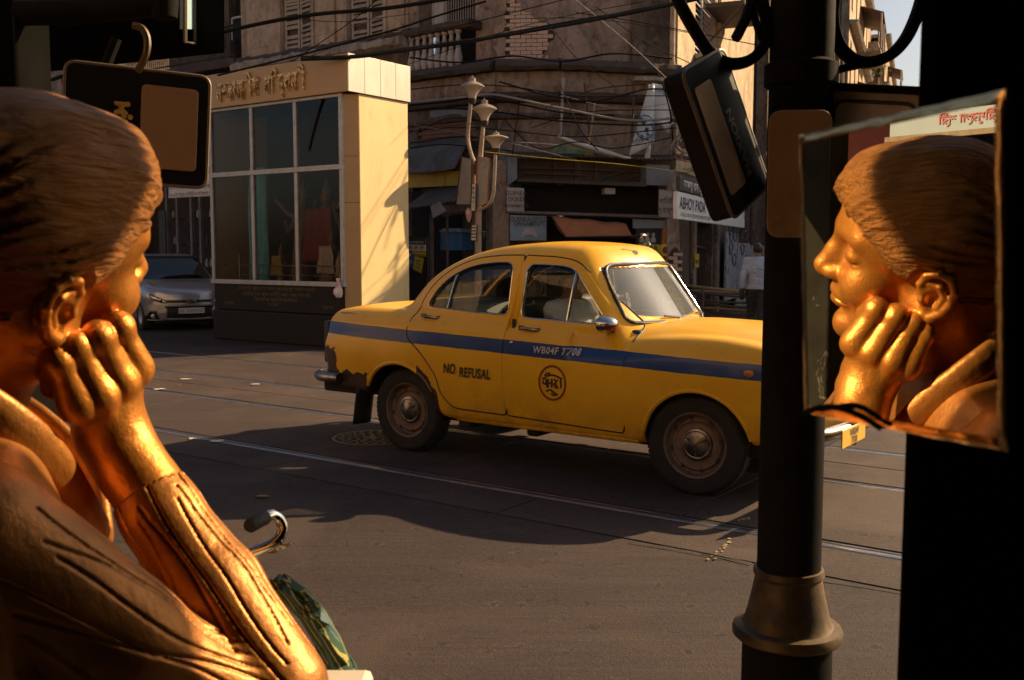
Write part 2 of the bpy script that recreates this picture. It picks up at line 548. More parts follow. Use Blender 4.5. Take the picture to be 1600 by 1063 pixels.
# patch of yellow paint by the rail and dry dirt in the groove
rm = random.Random(4)
for (xa, ya), (xb, yb), w, nfr in (((1112, 873), (1143, 841), 5, 16), ((1157, 814), (1172, 808), 4, 8)):
    q = MB()
    for i in range(nfr):
        t = (i + rm.uniform(-.4, .4)) / nfr; cx, cy = xa + (xb - xa) * t + rm.uniform(-w, w), ya + (yb - ya) * t + rm.uniform(-1.5, 1.5)
        n = 5; ph = rm.uniform(0, 6)
        pts = [on_ground(cx + rm.uniform(1.5, 4.2) * math.cos(ph + k * 6.283 / n), cy + rm.uniform(.8, 2.0) * math.sin(ph + k * 6.283 / n), .0085 + .0001 * i) for k in range(n)]
        q.add(pts, [tuple(range(n))])
    o = struct("road_marking", q, "yellow_road_paint", recalc=False)
# litter: dry leaves and paper scraps on the road
mat("dry_leaf", (.30, .17, .06), (.18, .10, .04), .8)
mat("paper_scrap", (.62, .58, .50), (.45, .40, .33), .8)
LIT = [(292, 593, .055, "pale paper scrap lying between two rails, left of its neighbour"), (398, 601, .05, "pale paper scrap on the road nearest the taxi's rear bumper"), (250, 609, .045, "small paper scrap lying by the rail beside the statue's hand"),
       (340, 690, .04, "small torn scrap at the edge of the taxi's shadow, on the nearest rail"), (300, 686, .03, "tiny scrap lying on the nearest rail, left of a larger one"),
       (412, 776, .03, "tiny dry leaf in the taxi's shadow above the handlebar"), (280, 603, .02, "tiny dry leaf between the rails left of the taxi")]
for i, (px, py, w, lab) in enumerate(LIT):
    c = on_ground(px, py, .010); a0 = random.uniform(0, 6)
    q = MB(); pts = []
    for k in range(7):
        a = a0 + k * 2 * math.pi / 7; r = w * random.uniform(.5, 1.2)
        pts.append(c + Vector((r * 1.6 * math.cos(a), r * math.sin(a), random.uniform(0, .012))))
    q.add([c + Vector((0, 0, .012))] + pts, [(0, k + 1, (k + 1) % 7 + 1) for k in range(7)])
    if i < 5: tag(obj("paper_scrap", q, "paper_scrap"), lab, "paper scrap", "paper scraps on the road")
    else: tag(obj("fallen_leaf", q, "dry_leaf"), lab, "leaf", "dry leaves on the road")
# manhole cover behind the taxi's near rear wheel
mat("cast_iron", (.30, .235, .150), (.16, .125, .085), .62, .35, 16, bumps=.3, bscale=80)
c = on_ground(583, 685)
mh = thing("manhole_cover", "round cast iron manhole cover in the road behind the rear wheel of the taxi", "manhole cover", (c.x, c.y, 0))
q = MB(); q.lathe([(.335, .002), (.335, .0095), (.315, .0105), (.312, .006)], 40); q.lathe([(.312, .004), (.300, .006), (.02, .0065)], 40); obj("rim", q, "cast_iron", mh)
q = MB()
for ring, n in ((.26, 22), (.20, 17), (.14, 12), (.08, 6)):
    for k in range(n):
        a = 2 * math.pi * k / n + ring * 9
        q.box((ring * math.cos(a), ring * math.sin(a), .009), (.045, .018, .007), (0, 0, a + (.6 if k % 2 else -.6)))
stuffpart(obj("raised_stud", q, "cast_iron", mh))
q = MB(); q.lathe([(.37, .0), (.37, .0078), (.34, .0078), (.34, .001)], 40, closed=True); obj("frame_ring", q, "joint_tar", mh)
# far pavement with its kerb, at the foot of the houses
q = MB(); q.add([ab(a, b, z) for a in (-60, -5.0) for b in (13.6, 17.5) for z in (-.1, .14)], [(0, 1, 3, 2), (4, 6, 7, 5), (0, 4, 5, 1), (2, 3, 7, 6), (0, 2, 6, 4), (1, 5, 7, 3)])
struct("far_pavement", q, "pavement_stone", bev=.015)
a = -24.0
while a < -5.2:
    w = random.uniform(.85, 1.0)
    q = MB(); q.add([ab(x, b, z) for x in (a, a + w - .012) for b in (13.42 + random.uniform(-.006, .006), 13.59) for z in (-.08, .148)], [(0, 1, 3, 2), (4, 6, 7, 5), (0, 4, 5, 1), (2, 3, 7, 6), (0, 2, 6, 4), (1, 5, 7, 3)])
    struct("kerb_stone", q, "pavement_stone", bev=.012); a += w
# near pavement where the camera, the stall and the statue stand (its kerb is below the frame)
q = MB(); q.add([ab(x, b, z) for x in (-14, 12) for b in (-6, 1.75) for z in (-.1, .13)], [(0, 1, 3, 2), (4, 6, 7, 5), (0, 4, 5, 1), (2, 3, 7, 6), (0, 2, 6, 4), (1, 5, 7, 3)])
struct("near_pavement", q, "pavement_stone", bev=.015)
# ================================================================== the yellow taxi (car space: x forward from the rear axle, y to the left, z up)
WB = 2.40
TX_R = on_ground(637, 706)                   # where the near rear tyre stands
TX_O = TX_R + V * 0.715
def itp(x, xs, ys):
    return np.interp(x, xs, ys)
def sm_itp(x, xs, ys):
    """Smooth monotone-ish interpolation: linear, then averaged over a short window."""
    return (np.interp(x - .08, xs, ys) + np.interp(x - .04, xs, ys) + np.interp(x, xs, ys) + np.interp(x + .04, xs, ys) + np.interp(x + .08, xs, ys)) / 5
def car_low(P):
    x, z = P[:, 0], P[:, 2]; y = np.abs(P[:, 1])
    w = sm_itp(x, [-.98, -.85, -.6, -.2, .3, 1.0, 1.9, 2.4, 2.8, 3.05, 3.2], [.68, .735, .770, .788, .790, .800, .800, .795, .765, .70, .62])
    tum = .055 * ((z - .66) / .40) ** 2
    zt = sm_itp(x, [-1.0, -.92, -.75, -.5, -.15, .2, 1.0, 1.9, 2.1, 2.6, 2.9, 3.1, 3.25], [.97, 1.035, 1.065, 1.08, 1.085, 1.06, 1.03, 1.03, 1.045, 1.03, .985, .90, .80])
    crown = np.where(x > 1.5, .035 * (1 - (y / .45) ** 2) - .05 * np.clip((y - .40) / .35, 0, 1) ** 2, .045 * (1 - (y / .7) ** 2))
    zb = sm_itp(x, [-1.0, -.8, -.45, -.3, .25, .4, 1.9, 2.1, 2.8, 3.2], [.52, .46, .42, .40, .36, .30, .29, .30, .36, .42])
    side = y - w + tum
    f = smax(side, (z - zt - crown) * .93, .13)
    f = smax(f, (zb - z), .06)
    xf = 3.17 - .16 * (y / .7) ** 2 - .35 * np.clip(z - .72, -.5, 1) ** 2
    f = smax(f, (x - xf) * .96, .14)
    xr = -.965 + .07 * (y / .7) ** 2 + .16 * np.clip(z - .70, -1, 1) ** 2
    f = smax(f, (xr - x) * .96, .07)
    # haunch of the rear wing and swell of the front wing
    f = smin(f, ell(P * [1, 1, 1] * 1.0 if False else np.stack([x, y, z], 1), (-.10, .680, .76), (.80, .125, .24)), .05)
    f = smin(f, ell(np.stack([x, y, z], 1), (2.46, .640, .80), (.62, .150, .20)), .06)
    # crease under the waistline
    f = f - .010 * np.exp(-((z - .985) / .03) ** 2) * np.clip(1 - np.abs(x - .2) / 1.6, 0, 1)
    return f
def car_roof(P):
    x, z = P[:, 0], P[:, 2]; y = np.abs(P[:, 1])
    zr = sm_itp(x, [-.60, -.30, -.15, .0, .12, .3, .5, .75, 1.05, 1.35, 1.6, 1.75, 1.9], [.70, .985, 1.135, 1.285, 1.375, 1.465, 1.528, 1.570, 1.590, 1.580, 1.545, 1.50, 1.44])
    d = .02
    sl = (sm_itp(x + d, [-.60, -.30, -.15, .0, .12, .3, .5, .75, 1.05, 1.35, 1.6, 1.75, 1.9], [.70, .985, 1.135, 1.285, 1.375, 1.465, 1.528, 1.570, 1.590, 1.580, 1.545, 1.50, 1.44]) - zr) / d
    f1 = (z - zr - .028 * (1 - (y / .55) ** 2)) / np.sqrt(1 + sl * sl)
    wg = sm_itp(x, [-.5, -.2, .1, .6, 1.2, 1.7, 2.1], [.50, .57, .645, .690, .700, .685, .66]) - .20 * np.clip((z - 1.02), -.1, .6) - .20 * np.clip(z - 1.30, 0, .4) ** 1.3
    f2 = (y - wg) * .95
    f = smax(f1, f2, .16)
    ws = (x - (2.005 - .16 * (y / .6) ** 2)) * .80 + (z - 1.03) * .60                      # windscreen plane
    f = smax(f, ws, .07)
    return smax(f, .8 - z, .02)
def car_skin(P):
    return smin(car_low(P), car_roof(P), .045)
def poly_sd(x, z, poly):
    """Signed distance to a closed polygon in the x-z plane (negative inside)."""
    pts = np.asarray(poly); n = len(pts)
    d = np.full(len(x), 1e9); ins = np.zeros(len(x), bool)
    for i in range(n):
        a = pts[i]; b = pts[(i + 1) % n]; e = b - a
        t = np.clip(((x - a[0]) * e[0] + (z - a[1]) * e[1]) / (e @ e), 0, 1)
        d = np.minimum(d, np.hypot(x - a[0] - t * e[0], z - a[1] - t * e[1]))
        c = (a[1] <= z) != (b[1] <= z)
        xx = a[0] + (z - a[1]) / np.where(e[1] == 0, 1e-9, e[1]) * e[0]
        ins ^= c & (x < xx)
    return np.where(ins, -d, d)
def smooth_loop(pts, n=5):
    return [(p.x, p.y) for p in spline([(a, b, 0) for a, b in pts], n, closed=True)]
def rounded(pts, rr, n=5):
    """Polygon with rounded corners (radius per corner)."""
    out = []; N = len(pts)
    for i in range(N):
        a, b, c = Vector(pts[i - 1]), Vector(pts[i]), Vector(pts[(i + 1) % N])
        r = rr[i] if isinstance(rr, (list, tuple)) else rr
        u, v = (a - b), (c - b)
        k = min(r, u.length * .48, v.length * .48)
        if k < 1e-4: out.append((b.x, b.y)); continue
        p, q = b + u.normalized() * k, b + v.normalized() * k
        for j in range(n + 1):
            t = j / n
            w = p * (1 - t) ** 2 + b * 2 * t * (1 - t) + q * t * t
            out.append((w.x, w.y))
    return out
WIN_R = rounded([(.135, 1.122), (.215, 1.245), (.36, 1.365), (.56, 1.440), (.76, 1.462), (.925, 1.462), (.935, 1.088), (.60, 1.100)], [.05, .1, .12, .12, .1, .07, .06, .02])
WIN_F = rounded([(1.055, 1.452), (1.30, 1.446), (1.445, 1.425), (1.735, 1.070), (1.72, 1.052), (1.045, 1.078)], [.07, .2, .12, .02, .03, .06])
DOOR_R = rounded([(.075, 1.145), (.17, 1.29), (.34, 1.42), (.56, 1.492), (.80, 1.512), (1.000, 1.512), (.985, .39), (.50, .395), (.385, .50), (.36, .62), (.22, .79), (.06, .90), (.055, 1.05)], [.03, .1, .12, .12, .1, .02, .02, .06, .08, .1, .1, .06, .02], 4)
DOOR_F = rounded([(1.012, 1.512), (1.30, 1.500), (1.475, 1.468), (1.885, 1.075), (1.945, 1.00), (1.93, .36), (.998, .39)], [.02, .12, .08, .05, .05, .03, .02], 4)
ARCH_F, ARCH_R = (2.425, .315, .362), (-.035, .325, .368)
def car_body(P):
    P = P.astype(np.float32)
    x, z = P[:, 0], P[:, 2]; y = np.abs(P[:, 1])
    s = car_skin(P)
    f = s
    cab = smax(smax(s + .045, .50 - z, .03), np.maximum(x - 1.93, .02 - x), .03)
    f = np.maximum(f, -cab)
    for cx, cz, r in (ARCH_F, ARCH_R):
        f = smax(f, -np.maximum(np.hypot(x - cx, z - cz) - r, .50 - y), .012)
    m = (y > .35) & (z > 1.0)
    if m.any():
        sub = np.full(len(x), 1.0)
        sub[m] = np.minimum(poly_sd(x[m], z[m], WIN_R), poly_sd(x[m], z[m], WIN_F))
        f = np.maximum(f, -sub)
    zz = (z - 1.075) / .34
    wsc = np.maximum.reduce([y - (.585 - .075 * zz) , 1.085 + .03 * (y / .5) ** 2 - z, z - 1.425, 1.45 - x])
    f = np.maximum(f, -smax(wsc, -1 + 0 * x, .01))
    rwc = np.maximum.reduce([y - .42, 1.16 - z, z - 1.39, x - .30])
    return np.maximum(f, -rwc)
def side_y(pts, fn=car_skin, off=0.0):
    """Outer skin at (x, z): the |y| where the car's side is met coming from outside, for arrays of points."""
    q = np.asarray(pts, float); y = np.full(len(q), 1.05)
    for _ in range(60):
        P = np.stack([q[:, 0], y, q[:, 1]], 1)
        y = y - np.clip(fn(P), -.02, .05) * .8
    return y + off
def tri_fill(outer, holes=(), step=.06):
    pts = [Vector(p) for p in outer]; edges = [(i, (i + 1) % len(outer)) for i in range(len(outer))]
    loops = [outer] + list(holes)
    for h in holes:
        b = len(pts); pts += [Vector(p) for p in h]; edges += [(b + i, b + (i + 1) % len(h)) for i in range(len(h))]
    xs = [p[0] for p in outer]; zs = [p[1] for p in outer]
    gx, gz = np.meshgrid(np.arange(min(xs), max(xs), step), np.arange(min(zs), max(zs), step))
    gx, gz = gx.ravel(), gz.ravel()
    sd = poly_sd(gx, gz, outer)
    for h in holes: sd = np.maximum(sd, -poly_sd(gx, gz, h))
    pts += [Vector((a, b)) for a, b, s in zip(gx, gz, sd) if s < -step * .35]
    v, e, f, *_ = delaunay_2d_cdt(pts, edges, [], 0, 1e-5)
    v = np.array([(p.x, p.y) for p in v])
    c = np.array([v[list(t)].mean(0) for t in f])
    sd = poly_sd(c[:, 0], c[:, 1], outer)
    for h in holes: sd = np.maximum(sd, -poly_sd(c[:, 0], c[:, 1], h))
    return v, [t for t, s in zip(f, sd) if s < 0]
def side_sheet(outer, holes, sgn, off, thick, fn=car_skin, step=.06):
    """A pressed panel lying on the car's side: outer face, inner face and the edge between."""
    v, f = tri_fill(outer, holes, step)
    y = side_y(v, fn)
    mb = MB()
    n = len(v)
    vs = [(a, sgn * (t + off), b) for (a, b), t in zip(v, y)] + [(a, sgn * (t + off - thick), b) for (a, b), t in zip(v, y)]
    fs = [tuple(t) for t in f] + [tuple(n + i for i in reversed(t)) for t in f]
    cnt = {}
    for t in f:
        for i in range(3):
            e = (t[i], t[(i + 1) % 3]); cnt[tuple(sorted(e))] = cnt.get(tuple(sorted(e)), []) + [e]
    for k, es in cnt.items():
        if len(es) == 1:
            a, b = es[0]; fs.append((a, n + a, n + b, b))
    return mb.add(vs, fs)
def side_line(mb, pts, sgn, r, off=0.0, fn=car_skin, closed=True, n=6):
    y = side_y(pts, fn)
    return mb.tube([(a, sgn * (t + off), b) for (a, b), t in zip(pts, y)], r, n, closed=closed)
def side_text(body, x, z, size, sgn, off, **k):
    t = text_mb(body, size, **k)
    q = [(p[0] * 1 + x, p[2] + z) for p in t.v]
    y = side_y(q)
    t.v = [(a, sgn * (yy + off), b) for (a, b), yy in zip(q, y)]
    return t

def taxi_materials():
    m, nt, b = newmat("taxi_paint"); L = nt.links
    v = obvec(nt)
    sx = nt.nodes.new("ShaderNodeSeparateXYZ"); L.new(v, sx.inputs[0])
    base = mixc(nt, ramp(nt, noise(nt, v, 3.0, 8, .6), [(.3, 0.0), (.7, 1.0)]), (.95, .50, .008), (.88, .44, .008))
    base = mixc(nt, ramp(nt, noise(nt, obvec(nt, (1, 1, .35)), 9.0, 10, .7), [(.58, 0.0), (.80, .55)]), base, (.40, .19, .03))     # grime
    low = ramp(nt, sx.outputs[2], [(.30, 1.0), (.62, 0.0)])
    base = mixc(nt, mathn(nt, 'MULTIPLY', low, ramp(nt, noise(nt, v, 6, 8, .7), [(.35, 0.0), (.7, .7)])), base, (.36, .19, .05))    # road dust
    # hand-painted blue band: its height falls gently towards the nose
    zc = mathn(nt, 'SUBTRACT', sx.outputs[2], mathn(nt, 'ADD', mathn(nt, 'MULTIPLY', sx.outputs[0], -.0305), .9045))
    wob = mathn(nt, 'MULTIPLY', mathn(nt, 'SUBTRACT', noise(nt, v, 7, 4), .5), .010)
    ab_ = mathn(nt, 'ABSOLUTE', mathn(nt, 'ADD', zc, wob))
    band = mathn(nt, 'LESS_THAN', ab_, .0485)
    ylim = mathn(nt, 'GREATER_THAN', mathn(nt, 'ABSOLUTE', sx.outputs[1]), .42)
    band = mathn(nt, 'MULTIPLY', band, ylim)
    blue = mixc(nt, ramp(nt, noise(nt, v, 5, 9, .7), [(.35, 0.0), (.7, 1.0)]), (.006, .042, .165), (.016, .062, .20))
    base = mixc(nt, band, base, blue)
    # rust and bare primer at the tail and behind the wheel
    nz = mathn(nt, 'MULTIPLY', mathn(nt, 'SUBTRACT', noise(nt, v, 9, 8, .65), .5), .16)
    xn = mathn(nt, 'ADD', sx.outputs[0], nz); zn = mathn(nt, 'ADD', sx.outputs[2], nz)
    r1 = mathn(nt, 'MULTIPLY', mathn(nt, 'LESS_THAN', xn, -.365), mathn(nt, 'LESS_THAN', zn, .585))
    r2 = mathn(nt, 'MULTIPLY', mathn(nt, 'LESS_THAN', xn, -.715), mathn(nt, 'LESS_THAN', zn, .785))
    r3 = mathn(nt, 'MULTIPLY', mathn(nt, 'LESS_THAN', xn, -.865), mathn(nt, 'LESS_THAN', zn, .95))
    dx = mathn(nt, 'ADD', sx.outputs[0], .035); dz = mathn(nt, 'SUBTRACT', sx.outputs[2], .325)
    rad = mathn(nt, 'SQRT', mathn(nt, 'ADD', mathn(nt, 'MULTIPLY', dx, dx), mathn(nt, 'MULTIPLY', dz, dz)))
    r4 = mathn(nt, 'MULTIPLY', mathn(nt, 'LESS_THAN', mathn(nt, 'ADD', rad, mathn(nt, 'MULTIPLY', nz, .5)), .415), mathn(nt, 'GREATER_THAN', sx.outputs[0], .17))
    tail = mathn(nt, 'MAXIMUM', mathn(nt, 'MAXIMUM', r1, r2), mathn(nt, 'MAXIMUM', r3, r4))
    base = mixc(nt, tail, base, mixc(nt, ramp(nt, noise(nt, v, 22, 8, .7), [(.35, 0.0), (.7, 1.0)]), (.030, .018, .014), (.085, .040, .022)))
    chips = ramp(nt, noise(nt, v, 14, 10, .75, .4), [(.715, 0.0), (.73, 1.0)])
    base = mixc(nt, mathn(nt, 'MULTIPLY', chips, .85), base, (.07, .035, .018))
    L.new(base, b.inputs['Base Color'])
    L.new(mathn(nt, 'ADD', mathn(nt, 'MULTIPLY', noise(nt, v, 5, 8, .7), .30), .22), b.inputs['Roughness'])
    b.inputs['Specular IOR Level'].default_value = .45
    b.inputs['Coat Weight'].default_value = .25; b.inputs['Coat Roughness'].default_value = .12
    nb = bump(nt, noise(nt, v, 2.6, 3, .5), .20, .03)
    nb = bump(nt, noise(nt, v, 120, 3, .5), .03, .002, nb)
    L.new(nb, b.inputs['Normal'])
    mat("chrome", (.72, .70, .66), (.45, .43, .40), .16, 1.0, 18, bumps=.05, rvar=.12)
    mat("old_chrome", (.36, .33, .30), (.12, .10, .085), .34, 1.0, 14, bumps=.1, rvar=.15)
    mat("tyre_rubber", (.018, .017, .016), (.032, .028, .025), .85, 0, 9, bumps=.25, bscale=90)
    mat("wheel_steel", (.27, .185, .135), (.16, .11, .08), .55, .35, 8, dirt=(.05, .03, .02), bumps=.1)
    mat("black_rubber", (.012, .012, .012), (.02, .02, .02), .6)
    mat("dark_trim", (.02, .018, .016), (.035, .03, .026), .55, 0, 6, bumps=.1)
    mat("underbody", (.02, .017, .014), (.03, .025, .02), .9)
    mat("black_paint", (.035, .020, .012), (.055, .030, .015), .55, 0, 30)
    mat("silver_paint", (.62, .60, .56), (.5, .48, .45), .5, 0, 30)
    mat("red_paint", (.28, .035, .015), (.22, .03, .012), .5, 0, 20)
    mat("white_paint", (.74, .72, .68), (.62, .60, .56), .5, 0, 12)
    mat("seat_vinyl", (.035, .028, .024), (.05, .04, .032), .6, 0, 6)
    mat("plate_yellow", (.75, .43, .02), (.66, .37, .02), .45, 0, 8)
    m2, nt2, b2 = newmat("seat_cover")
    w = nt2.nodes.new("ShaderNodeTexVoronoi"); w.inputs['Scale'].default_value = 26; w.feature = 'DISTANCE_TO_EDGE'
    nt2.links.new(obvec(nt2, (1, 1, .8)), w.inputs['Vector'])
    nt2.links.new(ramp(nt2, w.outputs[0], [(.06, (.07, .06, .045)), (.14, (.60, .52, .38))]), b2.inputs['Base Color']); b2.inputs['Roughness'].default_value = .8
    glass("taxi_glass", (.86, .88, .86), .03, .02)
    glass("screen_glass", (.62, .66, .66), .12, .03, (.66, .68, .66), .17)  # pale veil paints sky glare in together with the dust
    mat("lamp_red", (.30, .02, .01), (.22, .015, .01), .15, 0, 8, coat=.5)
    mat("lamp_amber", (.55, .22, .03), (.45, .18, .03), .15, 0, 8, coat=.5)
    mat("lamp_clear", (.65, .64, .6), (.55, .54, .5), .08, .6, 30)
taxi_materials()

def build_wheel(root, x, y, sgn, steer=0.0):
    """The wheel is a part; its tyre, rim and hub cap are sub-parts."""
    w = bpy.data.objects.new("wheel", None); C.objects.link(w); w.parent = root
    w.location = (x, y, .325); w.rotation_euler = (0, 0, steer)
    Mo = Matrix.Rotation(R(90) * sgn, 4, 'X')      # local z of the lathe -> outward
    t = MB()
    prof = [(.205, -.075), (.235, -.083), (.275, -.086), (.305, -.080), (.318, -.066), (.3245, -.04), (.325, 0), (.3245, .04), (.318, .066), (.305, .080), (.285, .0865),
            (.279, .0848), (.262, .0865), (.235, .083), (.205, .075)]
    t.lathe(prof, 64, Mo, closed=True)
    for k in range(60):
        a = 2 * math.pi * k / 60
        for s2 in (-1, 1):
            t.bx(-.010, .010, -.012, .012, .0, .006, 0, Mo @ Matrix.Rotation(a + s2 * .02, 4, 'Z') @ Matrix.Translation((.3225, 0, s2 * .052)) @ Matrix.Rotation(R(90), 4, 'Y'))
    obj("tyre", t, "tyre_rubber", w, angle=50)
    r = MB()
    rp = [(.02, .020), (.085, .026), (.105, .034), (.122, .030), (.140, .034), (.150, .044), (.160, .046), (.168, .036), (.176, .030), (.186, .036), (.192, .062), (.200, .078), (.209, .082), (.212, .076), (.206, .066), (.200, -.06), (.15, -.07), (.02, -.07)]
    r.lathe(rp, 56, Mo)
    obj("rim", r, "wheel_steel", w, angle=30)
    hl = MB()
    for k in range(8):
        a = 2 * math.pi * k / 8 + .2
        c = Vector((.164 * math.cos(a), .164 * math.sin(a), .0462))
        hl.lathe([(.011, -.004), (.011, .0008), (.0085, .0008), (.0085, -.002)], 10, Mo @ Matrix.Translation(c) @ Matrix.Diagonal((1, 1.5, 1, 1)))
    stuffpart(obj("vent_hole", hl, "black_rubber", w))
    h = MB()
    h.lathe([(.098, .026), (.104, .034), (.100, .046), (.088, .050), (.082, .047), (.060, .058), (.03, .066), (.0, .069)], 40, Mo)
    for k in range(3):
        a = 2 * math.pi * k / 3 + .5
        p = [(0, -.014, 0), (.078, -.004, 0), (.078, .004, 0), (0, .014, 0), (0, 0, .016), (.074, 0, .006)]
        M = Mo @ Matrix.Translation((0, 0, .056)) @ Matrix.Rotation(a, 4, 'Z')
        h.add([M @ Vector(q) for q in p], [(0, 1, 5, 4), (3, 4, 5, 2), (1, 2, 5), (0, 4, 3)])
    obj("hub_cap", h, "old_chrome", w, angle=25)
    return w

def build_taxi():
    g = thing("taxi", "yellow taxi with a blue band along its side driving past in the street", "taxi", TX_O, STREET)
    P0 = "taxi_paint"
    body = sdf_mesh("body", car_body, (-1.12, -.90, .20), (3.32, .90, 1.70), .0135, c=8, project=3)
    body.materials.append(MATS[P0]); body.materials.append(MATS["seat_vinyl"]); body.materials.append(MATS["underbody"])
    n = len(body.vertices); co = np.empty(n * 3, np.float32); body.vertices.foreach_get('co', co); co = co.reshape(-1, 3)
    s = car_skin(co)
    inner = s < -.02
    lo = np.empty(len(body.polygons) * 4, np.int32); body.polygons.foreach_get('vertices', lo); lo = lo.reshape(-1, 4)
    fi = inner[lo].sum(1) >= 3
    c = co[lo].mean(1)
    under = fi & (c[:, 2] < .75) & (np.abs(c[:, 1]) > .45) | (c[:, 2] < .42) & (np.abs(c[:, 1]) < .6)
    mi = np.where(under, 2, np.where(fi, 1, 0)).astype(np.int32)
    body.polygons.foreach_set('material_index', mi)
    obj("body", body, None, g)
    for sg in (-1, 1):
        for nm, out, win in (("rear_door", DOOR_R, WIN_R), ("front_door", DOOR_F, WIN_F)):
            d = obj(nm, side_sheet(out, [win], sg, .0065, .02, step=.03), P0, g, angle=30)
            k = MB(); side_line(k, out, sg, .0062, .0030); obj("door_gap", k, "black_rubber", d)
            k = MB(); side_line(k, win, sg, .0052, .006); obj("window_trim", k, "chrome", d)
            k = MB(); side_line(k, [(a * .992 + b, c2 * .99 + e) for (a, c2), b, e in [(q, (.0043 if nm == "rear_door" else .011), .0125) for q in win]], sg, .006, -.002)
            obj("window_seal", k, "black_rubber", d)
            obj("window_pane", side_sheet(win, [], sg, -.018, .003, step=.10), "taxi_glass", d, smooth=True)
            # division bar of the quarter light
            if nm == "rear_door": bar = [(.345, 1.105), (.400, 1.37)]
            else: bar = [(1.425, 1.065), (1.455, 1.415)]
            k = MB(); side_line(k, [(bar[0][0] + (bar[1][0] - bar[0][0]) * t / 6, bar[0][1] + (bar[1][1] - bar[0][1]) * t / 6) for t in range(7)], sg, .011, -.010, closed=False)
            obj("quarter_light_bar", k, "chrome", d)
            hx, hz = (.15, 1.052) if nm == "rear_door" else (1.085, 1.005)
            yb = float(side_y([(hx + .06, hz)])[0])
            k = MB()
            k.tube(spline([(hx - .005, sg * (yb + .012), hz + .004), (hx + .03, sg * (yb + .040), hz + .003), (hx + .09, sg * (yb + .043), hz - .001), (hx + .135, sg * (yb + .030), hz - .005), (hx + .15, sg * (yb + .012), hz - .006)], 4), [.010] * 4 + [.0125] * 9 + [.009] * 4, 8)
            k.box((hx + .0, sg * (yb + .012), hz + .004), (.034, .016, .034)); k.box((hx + .145, sg * (yb + .010), hz - .006), (.026, .014, .026))
            obj("door_handle", k, "old_chrome", d)
    # near side lettering, the lock, the round emblem
    rd = [o for o in g.children if o.name.startswith("rear_door")][0]
    fd = [o for o in g.children if o.name.startswith("front_door")][0]
    t = side_text("NO", .492, .655, .100, -1, .016, bold=.003, shear=.12, sx=.72); obj("lettering", t, "black_paint", rd, recalc=False)
    t = side_text("REFUSAL", .725, .638, .098, -1, .016, bold=.003, sx=.70, shear=.12, spacing=1.08); obj("lettering", t, "black_paint", rd, recalc=False)
    t = side_text("WB04F 7708", 1.41, .848, .066, -1, .016, bold=.0014, shear=.1, spacing=1.12, sx=.95); obj("lettering", t, "silver_paint", fd, recalc=False)
    ex, ez, er = 1.392, .652, .122
    k = MB()
    ring = []
    N = 44
    for i in range(N):
        a = 2 * math.pi * i / N
        ring += [(ex + er * .92 * math.cos(a), ez + er * math.sin(a)), (ex + (er * .92 - .014) * math.cos(a), ez + (er - .014) * math.sin(a))]
    yy = side_y(ring)
    k.add([(a, -(q + .0115), b) for (a, b), q in zip(ring, yy)], [(2 * i, 2 * i + 1, (2 * i + 3) % (2 * N), (2 * i + 2) % (2 * N)) for i in range(N)])
    em = obj("emblem", k, "red_paint", fd, recalc=False)
    k = MB()
    strokes = [[(-.082, .020), (-.060, .030), (-.048, .010), (-.060, -.012), (-.078, -.004), (-.070, .012)], [(-.048, .016), (-.044, -.034)],
               [(-.034, .026), (-.034, -.034)], [(-.034, -.006), (-.004, .000)], [(-.004, .028), (-.004, -.032)],
               [(.012, .026), (.030, .008), (.012, -.010), (.034, -.034)], [(.046, .026), (.026, .002), (.048, -.034)], [(.066, .030), (.070, -.030)],
               [(-.050, .040), (-.02, .052), (.02, .052), (.062, .038), (.078, .034)], [(-.060, .042), (-.05, .060), (-.02, .064)],
               [(-.050, -.060), (-.018, -.048), (.010, -.064), (.040, -.078)], [(-.010, -.074), (.012, -.084), (.028, -.078)]]
    for st in strokes:
        p = [(q.x + ex, q.y + ez) for q in spline([(a, b, 0) for a, b in st], 3)]
        side_line(k, p, -1, .0062, .0085, closed=False, n=5)
    obj("lettering", k, "black_paint", em)
    k = MB(); yb = float(side_y([(1.035, .905)])[0]); k.lathe([(.014, 0), (.014, .006), (.009, .010), (0, .010)], 12, Matrix.Translation((1.035, -yb - .005, .905)) @ Matrix.Rotation(R(90), 4, 'X')); obj("door_lock", k, "chrome", fd)
    k = MB(); yb = float(side_y([(1.015, 1.02)])[0]); k.box((1.012, -yb - .008, 1.03), (.022, .018, .07)); k.box((1.02, -yb - .008, .99), (.035, .014, .03)); obj("hinge", k, "dark_trim", fd)
    # windscreen, its rubber and frame
    def wsp(u, v):      # u across -1..1, v 0..1 up
        z = 1.060 + .385 * v; y = u * (.590 - .075 * v - .012)
        P = np.array([[2.3, y, z + .0]]); x = 2.2
        for _ in range(60): x -= float(np.clip(car_roof(np.array([[x, y, z]]))[0], -.02, .05)) * .9
        return (x - .006, y, z)
    k = MB(); k.grid(lambda a, b: wsp(a * 2 - 1, b), 16, 8); obj("windscreen", k, "screen_glass", g, recalc=False)
    uv = rounded([(-1, 0), (-.5, -.01), (0, -.015), (.5, -.01), (1, 0), (1.0, .5), (.98, 1), (.5, 1.02), (0, 1.03), (-.5, 1.02), (-.98, 1), (-1.0, .5)], [.16, .05, .05, .05, .16, .05, .2, .05, .05, .05, .2, .05], 5)
    lp = [Vector(wsp(*p)) for p in uv]
    k = MB(); k.tube([p + Vector((.008, 0, 0)) for p in lp], .015, 8, closed=True); sr = obj("windscreen_seal", k, "black_rubber", g)
    cen = sum(lp, Vector()) / len(lp)
    k = MB(); k.tube([p + Vector((.017, 0, .006)) + (p - cen).normalized() * .004 for p in lp], .0065, 8, closed=True); obj("windscreen_trim", k, "chrome", sr)
